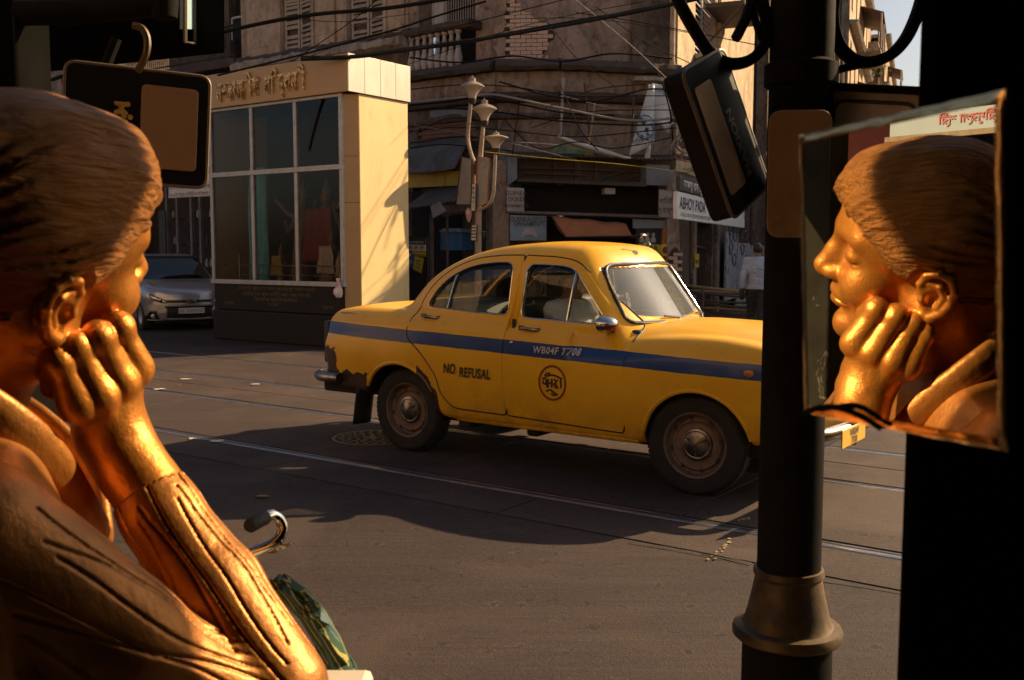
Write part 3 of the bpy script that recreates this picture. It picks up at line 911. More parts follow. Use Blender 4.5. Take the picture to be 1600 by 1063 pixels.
    # rear window
    def rwp(u, v):
        z = 1.16 + .24 * v; y = u * .425; x = -.6
        for _ in range(60): x += float(np.clip(car_roof(np.array([[x, y, z]]))[0], -.02, .05)) * .8
        return (x + .01, y, z)
    k = MB(); k.grid(lambda a, b: rwp(a * 2 - 1, b), 10, 5); obj("rear_window", k, "taxi_glass", g, recalc=False)
    # wipers
    for y0 in (-.28, .22):
        b0 = Vector(wsp(y0 / .58, -.05)) + Vector((.05, 0, -.01)); m = Vector(wsp((y0 + .20) / .58, .06)) + Vector((.035, 0, 0)); e = Vector(wsp((y0 + .02) / .58, .10)) + Vector((.028, 0, 0)); e2 = Vector(wsp(min(.98, (y0 + .42) / .58), .03)) + Vector((.03, 0, 0))
        k = MB(); k.tube([b0, m], .006, 6); k.tube([e, m, e2], .007, 6); k.lathe([(.016, -.02), (.016, .012), (0, .02)], 10, Matrix.Translation(b0))
        obj("wiper", k, "old_chrome", g)
    # wing mirror
    mb = bpy.data.objects.new("wing_mirror", None); C.objects.link(mb); mb.parent = g
    yb = float(side_y([(1.80, 1.03)])[0])
    mb.location = (1.80, -yb - .075, 1.065)
    k = MB()
    k.grid(lambda a, b: ((-.062 + .105 * math.sin(b * 1.45) * 1.0) * 1.0, .098 * math.cos(b * 1.45) * math.cos(a * 2 * math.pi) * (1 if b < .98 else .2), .060 * math.cos(b * 1.45) * math.sin(a * 2 * math.pi)), 24, 8)
    obj("mirror_shell", k, "chrome", mb)
    k = MB(); k.grid(lambda a, b: (-.060 - .002 * b, .090 * b * math.cos(a * 2 * math.pi), .053 * b * math.sin(a * 2 * math.pi)), 20, 3); obj("mirror_glass", k, "chrome", mb)
    k = MB(); k.grid(lambda a, b: (-.062 + .108 * math.sin(.55 + b * .85), .100 * math.cos(.55 + b * .85) * math.cos(math.pi * (1.05 + a * .9)), .062 * math.cos(.55 + b * .85) * math.sin(math.pi * (1.05 + a * .9))), 10, 5); obj("mirror_flash", k, "lamp_red", mb)
    k = MB(); k.tube([(-.02, .05, -.05), (.0, .085, -.075), (.01, .095, -.10)], .012, 8); k.lathe([(.030, -.115), (.032, -.098), (.018, -.080), (.012, -.06)], 14, Matrix.Translation((.01, .10, 0))); obj("mirror_arm", k, "black_rubber", mb)
    # wheel arch lips
    for cx, cz, r in (ARCH_F, ARCH_R):
        for sg in (-1, 1):
            a0, a1 = (-8, 188)
            p = [(cx + (r + .004) * math.cos(R(a)), cz + (r + .004) * math.sin(R(a))) for a in range(a0, a1, 7)]
            p = [q for q in p if q[1] > (.37 if cx > 1 else .455)]
            k = MB(); side_line(k, p, sg, .016, -.008, fn=car_low, closed=False, n=8); obj("wheel_arch_lip", k, P0, g)
    # sill, bumpers, guards
    for sg in (-1, 1):
        k = MB(); p = [(.42 + i * .1, .305) for i in range(17)]; yb = side_y(p, car_low)
        k.tube([(a, sg * (float(q) - .006), b + .012) for (a, b), q in zip(p, yb)], .024, 8); obj("sill", k, P0, g)
    def bumper(x0, sgn, z, name):
        pts = spline([(x0 - sgn * .34, -.79, z), (x0 - sgn * .10, -.765, z), (x0, -.60, z), (x0 + sgn * .045, 0, z), (x0, .60, z), (x0 - sgn * .10, .765, z), (x0 - sgn * .34, .79, z)], 6)
        k = MB(); k.tube(pts, .042, 10)
        o = obj(name, k, "old_chrome", g); o.scale = (1, 1, 1)
        for yy2 in (-.34, .34):
            q = MB(); q.lathe([(.0, .13), (.022, .115), (.03, .05), (.032, -.05), (.02, -.10), (0, -.105)], 12, Matrix.Translation((x0 + sgn * .055, yy2, z))); obj("bumper_guard", q, "old_chrome", o)
        return o
    bumper(-.99, -1, .53, "rear_bumper"); bumper(3.22, 1, .47, "front_bumper")
    k = MB(); k.bx(-.93, -.40, -.70, .70, .40, .50); k.bx(-.40, 3.0, -.60, .60, .26, .34); k.bx(.5, .62, -.72, .72, .24, .33); k.bx(1.1, 1.2, -.7, .7, .24, .33)
    obj("chassis", k, "underbody", g, bev=.02)
    k = MB(); k.tube([(0, -.6, .325), (0, .6, .325)], .045, 10); k.lathe([(.0, -.12), (.10, -.07), (.12, 0), (.10, .07), (0, .12)], 14, Matrix.Translation((0, 0, .325))); obj("axle", k, "underbody", g)
    k = MB(); k.tube([(WB, -.6, .3), (WB, .6, .3)], .03, 8); obj("axle", k, "underbody", g)
    for sg in (-1, 1):
        k = MB(); k.grid(lambda a, b: (-.445 - .05 * b + .012 * math.sin(a * 5), sg * (.60 + .19 * a), .47 - .30 * b), 5, 6); obj("mud_flap", k, "dark_trim", g, solid=.008, recalc=False)
    # wheels
    for x, st in ((0, 0), (WB, R(4))):
        for sg in (-1, 1): build_wheel(g, x, sg * .645, 1 if sg < 0 else -1, st)
    # tail lamps: stacked round lenses in chrome rings
    for sg in (-1, 1):
        tl = bpy.data.objects.new("tail_lamp", None); C.objects.link(tl); tl.parent = g; tl.location = (-.925, sg * .60, .80); tl.rotation_euler = (0, 0, R(16) * sg)
        q = MB(); q.bx(-.02, .06, -.065, .065, -.17, .17); obj("lamp_back", q, "dark_trim", tl, bev=.015)
        for zz, mm in ((.105, "lamp_red"), (0, "lamp_amber"), (-.105, "lamp_clear")):
            M = Matrix.Translation((-.02, 0, zz)) @ Matrix.Rotation(R(-90), 4, 'Y')
            q = MB(); q.lathe([(.040, 0), (.038, .018), (.024, .030), (0, .034)], 18, M); obj("lamp_lens", q, mm, tl)
            q = MB(); q.tube([M @ Vector((.046 * math.cos(a), .046 * math.sin(a), .012)) for a in [2 * math.pi * i / 20 for i in range(20)]], .007, 6, closed=True); obj("lamp_ring", q, "chrome", tl)
    # front: headlamps, grille, side lamps, plate
    for sg in (-1, 1):
        hl = bpy.data.objects.new("headlight", None); C.objects.link(hl); hl.parent = g; hl.location = (3.045, sg * .56, .735); hl.rotation_euler = (0, 0, -sg * R(-6))
        M = Matrix.Rotation(R(90), 4, 'Y')
        q = MB(); q.lathe([(.088, 0), (.085, .018), (.06, .040), (.03, .050), (0, .053)], 24, M); obj("lens", q, "lamp_clear", hl)
        q = MB(); q.tube([M @ Vector((.096 * math.cos(a), .096 * math.sin(a), .004)) for a in [2 * math.pi * i / 28 for i in range(28)]], .014, 8, closed=True); obj("rim", q, "chrome", hl)
        q = MB(); q.lathe([(.105, -.12), (.108, -.01), (.09, .0)], 24, M); obj("bowl", q, P0, hl)
        yb = float(side_y([(2.77, .812)])[0])
        q = MB(); q.lathe([(.030, 0), (.028, .010), (.012, .018), (0, .019)], 14, Matrix.Translation((2.775, sg * (yb - .003), .812)) @ Matrix.Rotation(-sg * R(90), 4, 'X') @ Matrix.Diagonal((1.1, .8, 1, 1))); obj("side_repeater", q, "lamp_amber", g)
        q = MB(); q.lathe([(.045, 0), (.042, .02), (.02, .035), (0, .038)], 16, Matrix.Translation((3.02, sg * .60, .50)) @ Matrix.Rotation(R(90), 4, 'Y')); q.lathe([(.052, -.04), (.054, .006), (.046, .010)], 16, Matrix.Translation((3.02, sg * .60, .50)) @ Matrix.Rotation(R(90), 4, 'Y')); obj("parking_lamp", q, "chrome", g)
    q = MB(); q.bx(3.055, 3.125, -.42, .42, .57, .80); gr = obj("grille", q, "dark_trim", g, bev=.02)
    for i in range(11):
        q = MB(); q.bx(3.11, 3.150, -.39 + i * .078 - .006, -.39 + i * .078 + .006, .59, .785); obj("grille_bar", q, "chrome", gr)
    q = MB(); q.bx(3.150, 3.158, -.62, -.17, .32, .43); q = moved(q, Matrix.Translation((.175, -.13, .09)))
    pl = obj("number_plate", q, "plate_yellow", g, bev=.004)
    for body_, z in (("WB04F", .378), ("7708", .330)):
        t = moved(text_mb(body_, .056, bold=.0015), Matrix.Translation((3.3355, -.525, z + .09)) @ Matrix.Rotation(R(90), 4, 'Z')); obj("lettering", t, "black_paint", pl, recalc=False)
    # rear plate-lamp handle, boot seam trim, roof hook
    q = MB(); q.tube([(-.35, .62, 1.045), (-.62, .60, 1.03), (-.84, .54, .97), (-.90, 0, .93), (-.84, -.54, .97), (-.62, -.60, 1.03), (-.35, -.62, 1.045)], .004, 6); obj("boot_seam", q, "black_rubber", g)
    p = [(-.93 + .06 * i, 1.0) for i in range(8)]
    q = MB(); q.tube([(-.90, -.58, 1.015), (-.75, -.655, 1.040), (-.55, -.69, 1.052)], .007, 6); obj("wing_beading", q, "chrome", g)
    q = MB(); q.tube(spline([(1.66, .02, 1.60), (1.66, .02, 1.635), (1.655, .0, 1.655), (1.65, -.03, 1.655), (1.648, -.045, 1.64)], 5), .007, 8); q.lathe([(.03, 1.585), (.026, 1.60), (.008, 1.612)], 14, Matrix.Translation((1.66, .02, 0))); obj("roof_hook", q, "old_chrome", g)
    # seats
    for sg in (-1, 1):
        st = bpy.data.objects.new("front_seat", None); C.objects.link(st); st.parent = g; st.location = (1.02, sg * .32, 0)
        q = MB(); q.box((.26, 0, .58), (.52, .52, .16), (0, R(-6), 0)); obj("cushion", q, "seat_vinyl", st, bev=.05)
        q = MB(); q.box((-.03, 0, .90), (.13, .52, .62), (0, R(-12), 0)); obj("backrest", q, "seat_vinyl", st, bev=.05)
    st = bpy.data.objects.new("rear_seat", None); C.objects.link(st); st.parent = g
    q = MB(); q.box((.42, 0, .58), (.50, 1.16, .18), (0, R(-5), 0)); obj("cushion", q, "seat_vinyl", st, bev=.05)
    q = MB(); q.box((.13, 0, .86), (.14, 1.16, .60), (0, R(-16), 0)); obj("backrest", q, "seat_vinyl", st, bev=.06)
    q = MB(); q.grid(lambda a, b: (.70 + .30 * a, -.44 - .10 * b, 1.02 + .17 * math.sin(a * 2.2) * (1 - .15 * b) ), 10, 4); obj("patterned_cover", q, "seat_cover", st, solid=.02, recalc=False)
    q = MB(); q.grid(lambda a, b: (1.52 + .14 * a - .06 * b, -.36 + .22 * a, 1.00 + .26 * b + .03 * math.sin(a * 6)), 8, 6); obj("sun_cloth", q, "seat_cover", g, solid=.015, recalc=False)
    q = MB(); q.bx(1.80, 1.95, -.60, .60, .86, 1.02); ds = obj("dashboard", q, "dark_trim", g, bev=.03)
    sw = [Vector((1.60, -.33, .98)) + Vector((.07 * math.cos(t) * .5, .19 * math.sin(t), .18 * math.cos(t))) for t in [2 * math.pi * i / 28 for i in range(28)]]
    q = MB(); q.tube(sw, .011, 8, closed=True); q.tube([(1.60, -.33, .98), (1.85, -.33, .90)], .018, 8); q.tube([sw[7], (1.60, -.33, .98), sw[21]], .009, 6); obj("steering_wheel", q, "dark_trim", g)
    return g
taxi = build_taxi()
# ================================================================== the glazed shrine on the far side of the street
def kiosk_mats():
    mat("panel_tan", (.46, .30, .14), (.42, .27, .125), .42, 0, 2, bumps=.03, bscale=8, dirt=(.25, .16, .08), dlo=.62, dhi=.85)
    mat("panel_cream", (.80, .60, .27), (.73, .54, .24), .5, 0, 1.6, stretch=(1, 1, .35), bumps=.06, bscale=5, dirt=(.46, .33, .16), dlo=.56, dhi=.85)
    mat("panel_silver", (.72, .66, .56), (.62, .55, .46), .38, .25, 2.5, stretch=(1, 1, .4), bumps=.04, bscale=6, dirt=(.45, .36, .28), dlo=.55, dhi=.85)
    mat("aluminium", (.46, .45, .45), (.34, .33, .33), .45, .5, 9, bumps=.06)
    mat("granite_dark", (.014, .012, .0105), (.026, .022, .019), .5, 0, 40, bumps=.03, dirt=(.08, .07, .06), dscale=9, dlo=.66, dhi=.74, spec=.15)
    mat("gilt", (.85, .62, .30), (.20, .11, .04), .42, .35, 14, lo=.40, hi=.62, bumps=.15)
    mat("gilt_dim", (.16, .105, .045), (.10, .066, .03), .6, .3, 20)
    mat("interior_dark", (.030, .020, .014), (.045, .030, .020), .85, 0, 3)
    mat("teal_cloth", (.20, .58, .66), (.13, .44, .52), .8, 0, 6)
    mat("white_cloth", (.50, .44, .36), (.38, .33, .27), .85, 0, 8)
    mat("red_cloth", (.22, .030, .018), (.2, .025, .015), .8, 0, 8)
    mat("ochre_cloth", (.42, .27, .05), (.30, .19, .04), .8, 0, 8)
    mat("idol_clay", (.15, .085, .05), (.20, .115, .06), .5, .1, 12, bumps=.2)
    mat("plastic_bag", (.70, .66, .62), (.60, .22, .16), .3, 0, 9, lo=.45, hi=.6)
    glass("shrine_glass", (.80, .79, .76), .02, .015)
    mat("white_board", (.62, .62, .66), (.52, .52, .56), .6, 0, 2)
    mat("ink_blue", (.03, .03, .09), (.05, .05, .12), .7)
kiosk_mats()
KF = Frame(ab(-14.53, 11.28), STREET)
def build_kiosk():
    g = thing("glass_shrine", "tan roadside shrine with gilt lettering and a tall glazed front", "shrine", KF.o, STREET)
    # widths along the front: px 325 .. 547, chamfer to 568, cream side
    W, D = 3.22, 1.28
    bl, br = 0.0, W
    zt, zf = 4.56, 3.98
    # plinth and inscription stone
    q = MB(); q.bx(-.02, W + .02, -.03, D, 0, .52); obj("plinth", q, "granite_dark", g, bev=.02)
    q = MB(); q.bx(.02, W, -.015, .10, .53, 1.00); ins = obj("inscription_slab", q, "granite_dark", g, bev=.008)
    for k, (tx, z, s) in enumerate((("এই মন্দির প্রাঙ্গণে সকল ভক্তবৃন্দকে স্বাগত জানাই", .885, .085), ("শারদীয়া দুর্গা পূজা কমিটির পক্ষ থেকে নিবেদিত", .79, .085), ("মঙ্গলদীপ সম্মিলনী কলিকাতা", .70, .085), ("সভাপতি", .62, .075))):
        t = moved(text_mb(tx, s), Matrix.Translation((W / 2 + (0 if k < 3 else -.05), -.0175, z))); obj("inscription", t, "gilt_dim", ins, recalc=False)
    for x in (.42, 2.85):
        t = moved(text_mb("সম্পাদক", .07), Matrix.Translation((x, -.0175, .62))); obj("inscription", t, "gilt_dim", ins, recalc=False)
    # back box: dark room
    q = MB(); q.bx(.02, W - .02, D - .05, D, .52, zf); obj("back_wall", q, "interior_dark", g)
    q = MB(); q.bx(0, .04, .02, D, .52, zf); obj("side_panel", q, "panel_tan", g)
    q = MB(); q.bx(.04, W, .12, D - .06, .53, .96); obj("floor_block", q, "interior_dark", g)
    # right: chamfered tan corner and the sunlit cream side of two sheets
    c = .28
    q = MB(); q.add([(W, 0, .30), (W + .20, .16, .30), (W + .20, .16, zf), (W, 0, zf), (W - .04, .06, .30), (W + .14, .22, .30), (W + .14, .22, zf), (W - .04, .06, zf)],
                    [(0, 1, 2, 3), (4, 7, 6, 5), (0, 3, 7, 4), (1, 5, 6, 2), (3, 2, 6, 7), (0, 4, 5, 1)])
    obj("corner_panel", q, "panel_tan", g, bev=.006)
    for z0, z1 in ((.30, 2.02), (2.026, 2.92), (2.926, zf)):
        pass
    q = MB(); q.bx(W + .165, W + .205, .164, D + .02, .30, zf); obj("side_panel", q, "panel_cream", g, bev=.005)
    # fascia: tan front, silver return of four sheets, thin top
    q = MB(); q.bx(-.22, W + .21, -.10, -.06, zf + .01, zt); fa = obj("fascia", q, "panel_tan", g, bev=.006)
    n = 4
    y0, y1 = -.095, D + .06
    for i in range(n):
        a, b = y0 + (y1 - y0) * i / n, y0 + (y1 - y0) * (i + 1) / n - .006
        q = MB(); q.bx(W + .212, W + .24, a, b, zf + .01, zt + .005); obj("fascia_return", q, "panel_silver", g, bev=.003)
    q = MB(); q.bx(-.22, W + .20, -.05, D + .05, zt - .03, zt - .005); obj("roof_sheet", q, "panel_tan", g)
    q = MB(); q.bx(-.20, W + .20, -.055, D + .05, zf + .02, zf + .06); obj("soffit", q, "interior_dark", g)
    q = MB(); q.bx(-.235, -.205, -.10, D, zf + .01, zt); obj("fascia_return", q, "panel_silver", g, bev=.004)
    # raised gilt lettering: each sign is its own piece
    zb = zf + .13
    for word, xa, xb in (([("ম", 1, 0), ("ঙ", .72, .07), ("গ", .78, -.03), ("ল", 1, 0), ("দ", .62, .09), ("ব", .62, -.05), ("ী", 1, 0), ("প", 1, 0)], .36, 1.44),
                         ([("স", 1, 0), ("ি", 1, 0), ("ম", .66, .08), ("ম", .70, -.05), ("ল", 1, 0), ("ন", 1, 0), ("ী", 1, 0)], 1.58, 2.54)):
        ms = []
        cur = 0.0
        for ch, sc, dz in word:
            t = text_mb(ch, .42 * sc, depth=.022, bold=.011)
            x0 = min(p[0] for p in t.v); x1 = max(p[0] for p in t.v)
            if ch in ("ব",) or (ch == "ম" and dz < 0): cur -= .12                      # the second letter of a stacked pair hangs under the first
            ms.append((t, cur - x0, dz)); cur += (x1 - x0) + .012
        k = (xb - xa) / cur
        for t, dx, dz in ms:
            t = moved(t, Matrix.Translation((xa, -.120, zb + dz)) @ Matrix.Diagonal((k, 1, 1, 1)) @ Matrix.Translation((dx, 0, 0)))
            obj("raised_letter", t, "gilt", g, angle=30)
        q = MB(); q.box(((xa + xb) / 2, -.120, zb + .262), (xb - xa, .034, .030), (0, R(random.uniform(-.5, .5)), 0)); obj("headstroke", q, "gilt", g)
    for z in (2.30, 3.02):
        q = MB(); q.add([(W - .002, -.002, z), (W + .198, .158, z), (W + .198, .158, z + .010), (W - .002, -.002, z + .010)], [(0, 1, 2, 3)]); obj("panel_joint", q, "gilt_dim", g, recalc=False)
    # window frame: 3 x 2 lights, riveted transom
    xs = [.02, 1.10, 2.17, W - .02]; zs = [1.01, 2.86, zf - .02]
    def bar(nm, x0, x1, z0, z1, y0=-.03, y1=.03):
        q = MB(); q.bx(x0, x1, y0, y1, z0, z1); return obj(nm, q, "aluminium", g, bev=.004)
    bar("sill", -.03, W + .03, zs[0] - .03, zs[0] + .045, -.05, .035)
    bar("transom", -.02, W + .02, zs[1] - .04, zs[1] + .04, -.04, .03)
    bar("head_rail", -.02, W + .02, zs[2] - .02, zs[2] + .03)
    for i, x in enumerate(xs):
        for z0, z1 in ((zs[0] + .046, zs[1] - .041), (zs[1] + .041, zs[2] - .021)):
            bar("mullion", x - .035, x + .035, z0, z1, -.032, .032)
    for i in range(3):
        for z0, z1 in ((zs[0] + .046, zs[1] - .041), (zs[1] + .041, zs[2] - .021)):
            q = MB(); q.bx(xs[i] + .036, xs[i + 1] - .036, -.004, .004, z0, z1); obj("window_pane", q, "shrine_glass", g)
    q = MB()
    for i in range(54):
        q.lathe([(.010, 0), (.006, .006), (0, .007)], 6, Matrix.Translation((.03 + i * .0595, -.040, zs[1])) @ Matrix.Rotation(R(90), 4, 'X'))
        q.lathe([(.010, 0), (.006, .006), (0, .007)], 6, Matrix.Translation((.03 + i * .0595, -.050, zs[0])) @ Matrix.Rotation(R(90), 4, 'X'))
    stuffpart(obj("rivet", q, "aluminium", g))
    # shelf and rail inside
    q = MB(); q.tube([(.08, .16, 1.30), (W - .1, .16, 1.30)], .012, 6); q.tube([(.08, .16, 1.14), (W - .1, .16, 1.14)], .008, 6)
    for x in (.50, 2.95): q.tube([(x, .16, .97), (x, .16, 1.52)], .016, 8); q.lathe([(0, 1.56), (.028, 1.535), (0, 1.51)], 10, Matrix.Translation((x, .16, 0)))
    obj("inner_rail", q, "old_chrome" if "old_chrome" in MATS else "aluminium", g)
    return g
kiosk = build_kiosk()
def in_kiosk(x, y, z): return KF.w(x, y, z)
def cloth(w, h, folds, depth, seed, flare=0.0):
    rnd = random.Random(seed); ph = rnd.uniform(0, 6)
    q = MB()
    q.grid(lambda a, b: ((a - .5) * w * (1 + flare * b) + .012 * math.sin(9 * b + ph), depth * math.sin(a * folds * 2 * math.pi + ph + .6 * math.sin(b * 4)) * (.4 + .6 * b), -h * b), 44, 10)
    return q
o = obj("curtain", cloth(.42, 2.05, 5, .035, 3, .15), "teal_cloth", solid=.006, loc=in_kiosk(.80, .32, 2.98), rz=STREET, recalc=False); tag(o, "teal blue curtain hanging inside the shrine behind the left panes", "curtain")
# clay figures of the deity group inside, dressed and garlanded
def idol_sdf(h, lean, arms):
    def F(P):
        P = P.astype(np.float32); s = h / 1.6
        f = smin(caps(P, (0, 0, .10 * s), (lean * s * .3, 0, .80 * s), .20 * s, .13 * s), caps(P, (lean * .3 * s, 0, .85 * s), (lean * .5 * s, 0, 1.20 * s), .14 * s, .16 * s), .06)
        f = smin(f, caps(P, (lean * .5 * s, 0, 1.22 * s), (lean * .6 * s, -.02, 1.38 * s), .055 * s), .03)
        f = smin(f, ell(P, (lean * .6 * s, -.03 * s, 1.45 * s), (.085 * s, .095 * s, .115 * s)), .02)
        f = smin(f, caps(P, (lean * .6 * s, .0, 1.56 * s), (lean * .6 * s, 0, 1.80 * s), .10 * s, .02 * s), .02)
        for sx, ez, hx, hz in arms:
            sh = (lean * .5 * s + sx * .15 * s, 0, 1.18 * s); el = (sh[0] + sx * .18 * s, -.05 * s, ez * s); ha = (lean * .5 * s + hx * s, -.16 * s, hz * s)
            f = smin(f, chain(P, [sh, el, ha], [.05 * s, .040 * s, .032 * s], .02), .03)
        f = f + .006 * np.sin(P[:, 2] * 40 + 6 * np.sin(P[:, 0] * 14)) * (P[:, 2] < .8 * s)
        return f
    return F
def idol(x, y, z, h, lean, arms, label, mat_, drape=None, seed=1):
    g = thing("clay_idol", label, "idol", in_kiosk(x, y, z), STREET, "clay idols inside the shrine")
    me = sdf_mesh("body", idol_sdf(h, lean, arms), (-.6 * h, -.3 * h, -.02), (.6 * h, .3 * h, 1.25 * h), .022, c=5); obj("body", me, mat_, g)
    if drape: obj("garment", moved(cloth(.34 * h, .55 * h, 4, .02, seed, .5), Matrix.Translation((lean * .25, -.16 * h, .80 * h))), drape, g, solid=.006, recalc=False)
    return g
ARM2 = [(-1, .95, -.28, 1.10), (1, .92, .30, 1.25)]
idol(1.55, .62, .97, 1.55, .15, ARM2 + [(-1, 1.25, -.52, 1.5), (1, 1.2, .5, 1.45)], "tall brown clay idol in the middle pane, arms spread, no cloth", "idol_clay", None, 2)
idol(2.28, .62, .97, 1.60, -.1, ARM2 + [(1, 1.3, .55, 1.55)], "tall clay idol in a red garment beside the right mullion", "idol_clay", "red_cloth", 3)
idol(2.88, .66, .97, 1.50, -.05, ARM2, "clay idol with a pale bead garland in the right pane", "idol_clay", None, 4)
idol(1.28, .40, .97, .62, .1, ARM2, "small idol in yellow cloth at the foot of the middle pane", "idol_clay", "ochre_cloth", 5)
idol(2.55, .36, .97, .82, .1, ARM2, "small idol in a white shirt-like cloth in the right pane", "idol_clay", "white_cloth", 6)
idol(2.93, .34, .97, .60, -.1, ARM2, "smallest idol draped in white beside the right frame", "idol_clay", "white_cloth", 7)
q = MB(); pts = spline([KF.w(2.78, .48, 2.45), KF.w(2.80, .44, 2.2), KF.w(2.88, .42, 2.08), KF.w(2.96, .44, 2.2), KF.w(2.98, .48, 2.45)], 6)
for p in pts: q.lathe([(0, -.016), (.016, 0), (0, .016)], 8, Matrix.Translation(p))
o = obj("bead_garland", q, "white_cloth"); tag(o, "pale bead garland round the neck of the right hand idol", "garland")
# plastic bag hanging from the right end of the sill
q = MB()
q.lathe([(0, -.21), (.045, -.20), (.075, -.14), (.070, -.08), (.035, -.02), (.014, 0), (.020, .04), (.034, .09), (.03, .10)], 14)
q.v = [(x * (1 + .2 * math.sin(7 * z * 9 + x * 40)), y * (1 + .25 * math.sin(x * 50 + z * 30)), z) for x, y, z in q.v]
o = obj("plastic_bag", q, "plastic_bag", loc=KF.w(3.19, -.11, 1.02), rz=STREET); tag(o, "small knotted plastic bag with red contents hanging from the shrine sill", "bag")
# white cloth banners with Bengali lines, hung left of the shrine
def banner(px0, px1, py0, py1, off, lines, label, z_label, dxs=0):
    x0, z1 = KF.hit(px0, py0, off); x1, _ = KF.hit(px1, py0, off); _, z0 = KF.hit(px0, py1, off)
    g = thing("cloth_banner", label, "banner", KF.w(x0, off, z0), STREET)
    w, h = x1 - x0, z1 - z0
    q = MB(); q.grid(lambda a, b: (a * w, .012 * math.sin(a * 7 + b * 3), b * h), 16, 12); obj("sheet", q, "white_board", g, solid=.004, recalc=False)
    n = len(lines)
    for k, t in enumerate(lines):
        s = h / n * .62
        m_ = moved(text_mb(t, s, align='LEFT'), Matrix.Translation((w * .05 + dxs, -.026, h - (k + .78) * h / n))); obj("lettering", m_, "ink_blue", g, recalc=False)
    return g
banner(262, 328, 277, 310, .55, ["৪০১০ নম্বর- ঘোষ নিবাস ও ২২", "৪০১০ই নম্বর শ্রীশ্রী জগদ্ধাত্রী পূজা", "৪০১০ই নম্বর- সেইদিন ও বিসর্জন"], "white cloth notice of three Bengali lines, lower one left of the shrine", 0)
banner(300, 330, 160, 262, .62, ["শান্তিপুর", "ও জগৎ", "২৭ শে নভেম্বর", "বুধবার", "বেলা ৫টা", "শুভ", "সকলে"], "white cloth notice behind the hanging sign, upper one left of the shrine", 0, .06)
# ================================================================== the houses behind
def plaster(name, c1, c2, stain, light=None, lscale=1.2):
    m, nt, b = newmat(name); L = nt.links
    v = obvec(nt)
    c = mixc(nt, ramp(nt, noise(nt, v, 1.1, 10, .68), [(.35, 0.0), (.65, 1.0)]), c1, c2)
    if light is not None:
        c = mixc(nt, ramp(nt, noise(nt, v, lscale, 10, .72, .5), [(.56, 0.0), (.63, .8)]), c, light)
    run = noise(nt, obvec(nt, (1.1, 1.1, .55)), 1.7, 12, .78, 1.2)
    c = mixc(nt, ramp(nt, run, [(.44, 0.0), (.66, .9)]), c, stain)
    c = mixc(nt, ramp(nt, noise(nt, v, 5.5, 10, .75, .4), [(.54, 0.0), (.66, .8)]), c, tuple(k * .7 for k in stain))
    L.new(c, b.inputs['Base Color']); b.inputs['Roughness'].default_value = .9; b.inputs['Specular IOR Level'].default_value = .2
    nb = bump(nt, noise(nt, v, 3.0, 8, .7), .35, .04)
    nb = bump(nt, noise(nt, v, 45, 6, .7), .3, .008, nb)
    L.new(nb, b.inputs['Normal'])
    return m
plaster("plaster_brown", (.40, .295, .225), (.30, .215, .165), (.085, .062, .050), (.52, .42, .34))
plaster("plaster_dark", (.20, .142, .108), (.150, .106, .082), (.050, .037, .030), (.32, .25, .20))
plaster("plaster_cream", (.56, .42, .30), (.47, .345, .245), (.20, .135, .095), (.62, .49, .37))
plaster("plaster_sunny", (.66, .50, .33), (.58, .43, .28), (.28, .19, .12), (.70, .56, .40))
plaster("plaster_ochre", (.36, .25, .15), (.30, .205, .125), (.15, .10, .07))
plaster("plaster_blue", (.40, .46, .55), (.33, .38, .46), (.18, .18, .20))
plaster("plaster_peeling", (.48, .42, .36), (.40, .34, .29), (.12, .085, .065), (.58, .52, .46), 2.2)
mat("brick_pale", (.66, .50, .39), (.50, .34, .25), .9, 0, 5, bumps=.5, bscale=40, dirt=(.66, .54, .44), dscale=3)
mat("brick_red", (.27, .125, .075), (.20, .090, .058), .9, 0, 5, bumps=.5, bscale=40, dirt=(.34, .22, .16), dscale=3)
mat("mortar", (.085, .058, .045), (.055, .040, .032), .95, 0, 14, bumps=.5)
mat("wood_shutter", (.50, .40, .31), (.40, .315, .24), .75, 0, 7, stretch=(1, 1, .3), bumps=.25, dirt=(.18, .12, .09), dlo=.55, dhi=.8)
mat("wood_dark", (.060, .040, .028), (.085, .058, .040), .75, 0, 7, stretch=(.3, 1, 1), bumps=.3)
mat("iron_dark", (.026, .022, .020), (.055, .038, .028), .65, .3, 14, bumps=.2)
mat("tin_sheet", (.20, .165, .145), (.145, .115, .10), .62, .25, 3, bumps=.15, dirt=(.11, .060, .038), dscale=2.2, dlo=.48, dhi=.7)
mat("tin_rust", (.135, .080, .055), (.095, .060, .045), .8, .1, 4, bumps=.2)
mat("stone_baluster", (.46, .40, .36), (.36, .31, .28), .85, 0, 8, bumps=.3, dirt=(.12, .09, .075), dlo=.52, dhi=.75)
mat("ledge_black", (.058, .044, .036), (.095, .068, .052), .95, 0, 5, bumps=.5, bscale=25)
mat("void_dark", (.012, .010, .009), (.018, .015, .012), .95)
mat("curtain_pale", (.50, .47, .46), (.40, .38, .38), .85, 0, 5)
mat("board_grey", (.50, .46, .43), (.40, .36, .335), .7, 0, 5, dirt=(.13, .095, .075), dlo=.5, dhi=.75)
mat("board_blue", (.28, .38, .47), (.22, .30, .38), .65, 0, 4, dirt=(.10, .10, .10), dlo=.55, dhi=.8)
mat("board_slate", (.22, .24, .28), (.17, .18, .22), .65, 0, 3, dirt=(.10, .085, .08), dlo=.5, dhi=.8)
mat("letter_dark", (.06, .05, .05), (.09, .075, .07), .7, 0, 20)
mat("letter_navy", (.035, .05, .09), (.05, .065, .11), .7, 0, 20)
mat("letter_white", (.72, .70, .66), (.60, .58, .54), .7, 0, 20)
mat("sign_white", (.78, .78, .75), (.68, .68, .65), .6, 0, 4, dirt=(.30, .25, .20), dlo=.58, dhi=.8)
mat("sign_black", (.030, .030, .036), (.045, .044, .05), .6, 0, 6)
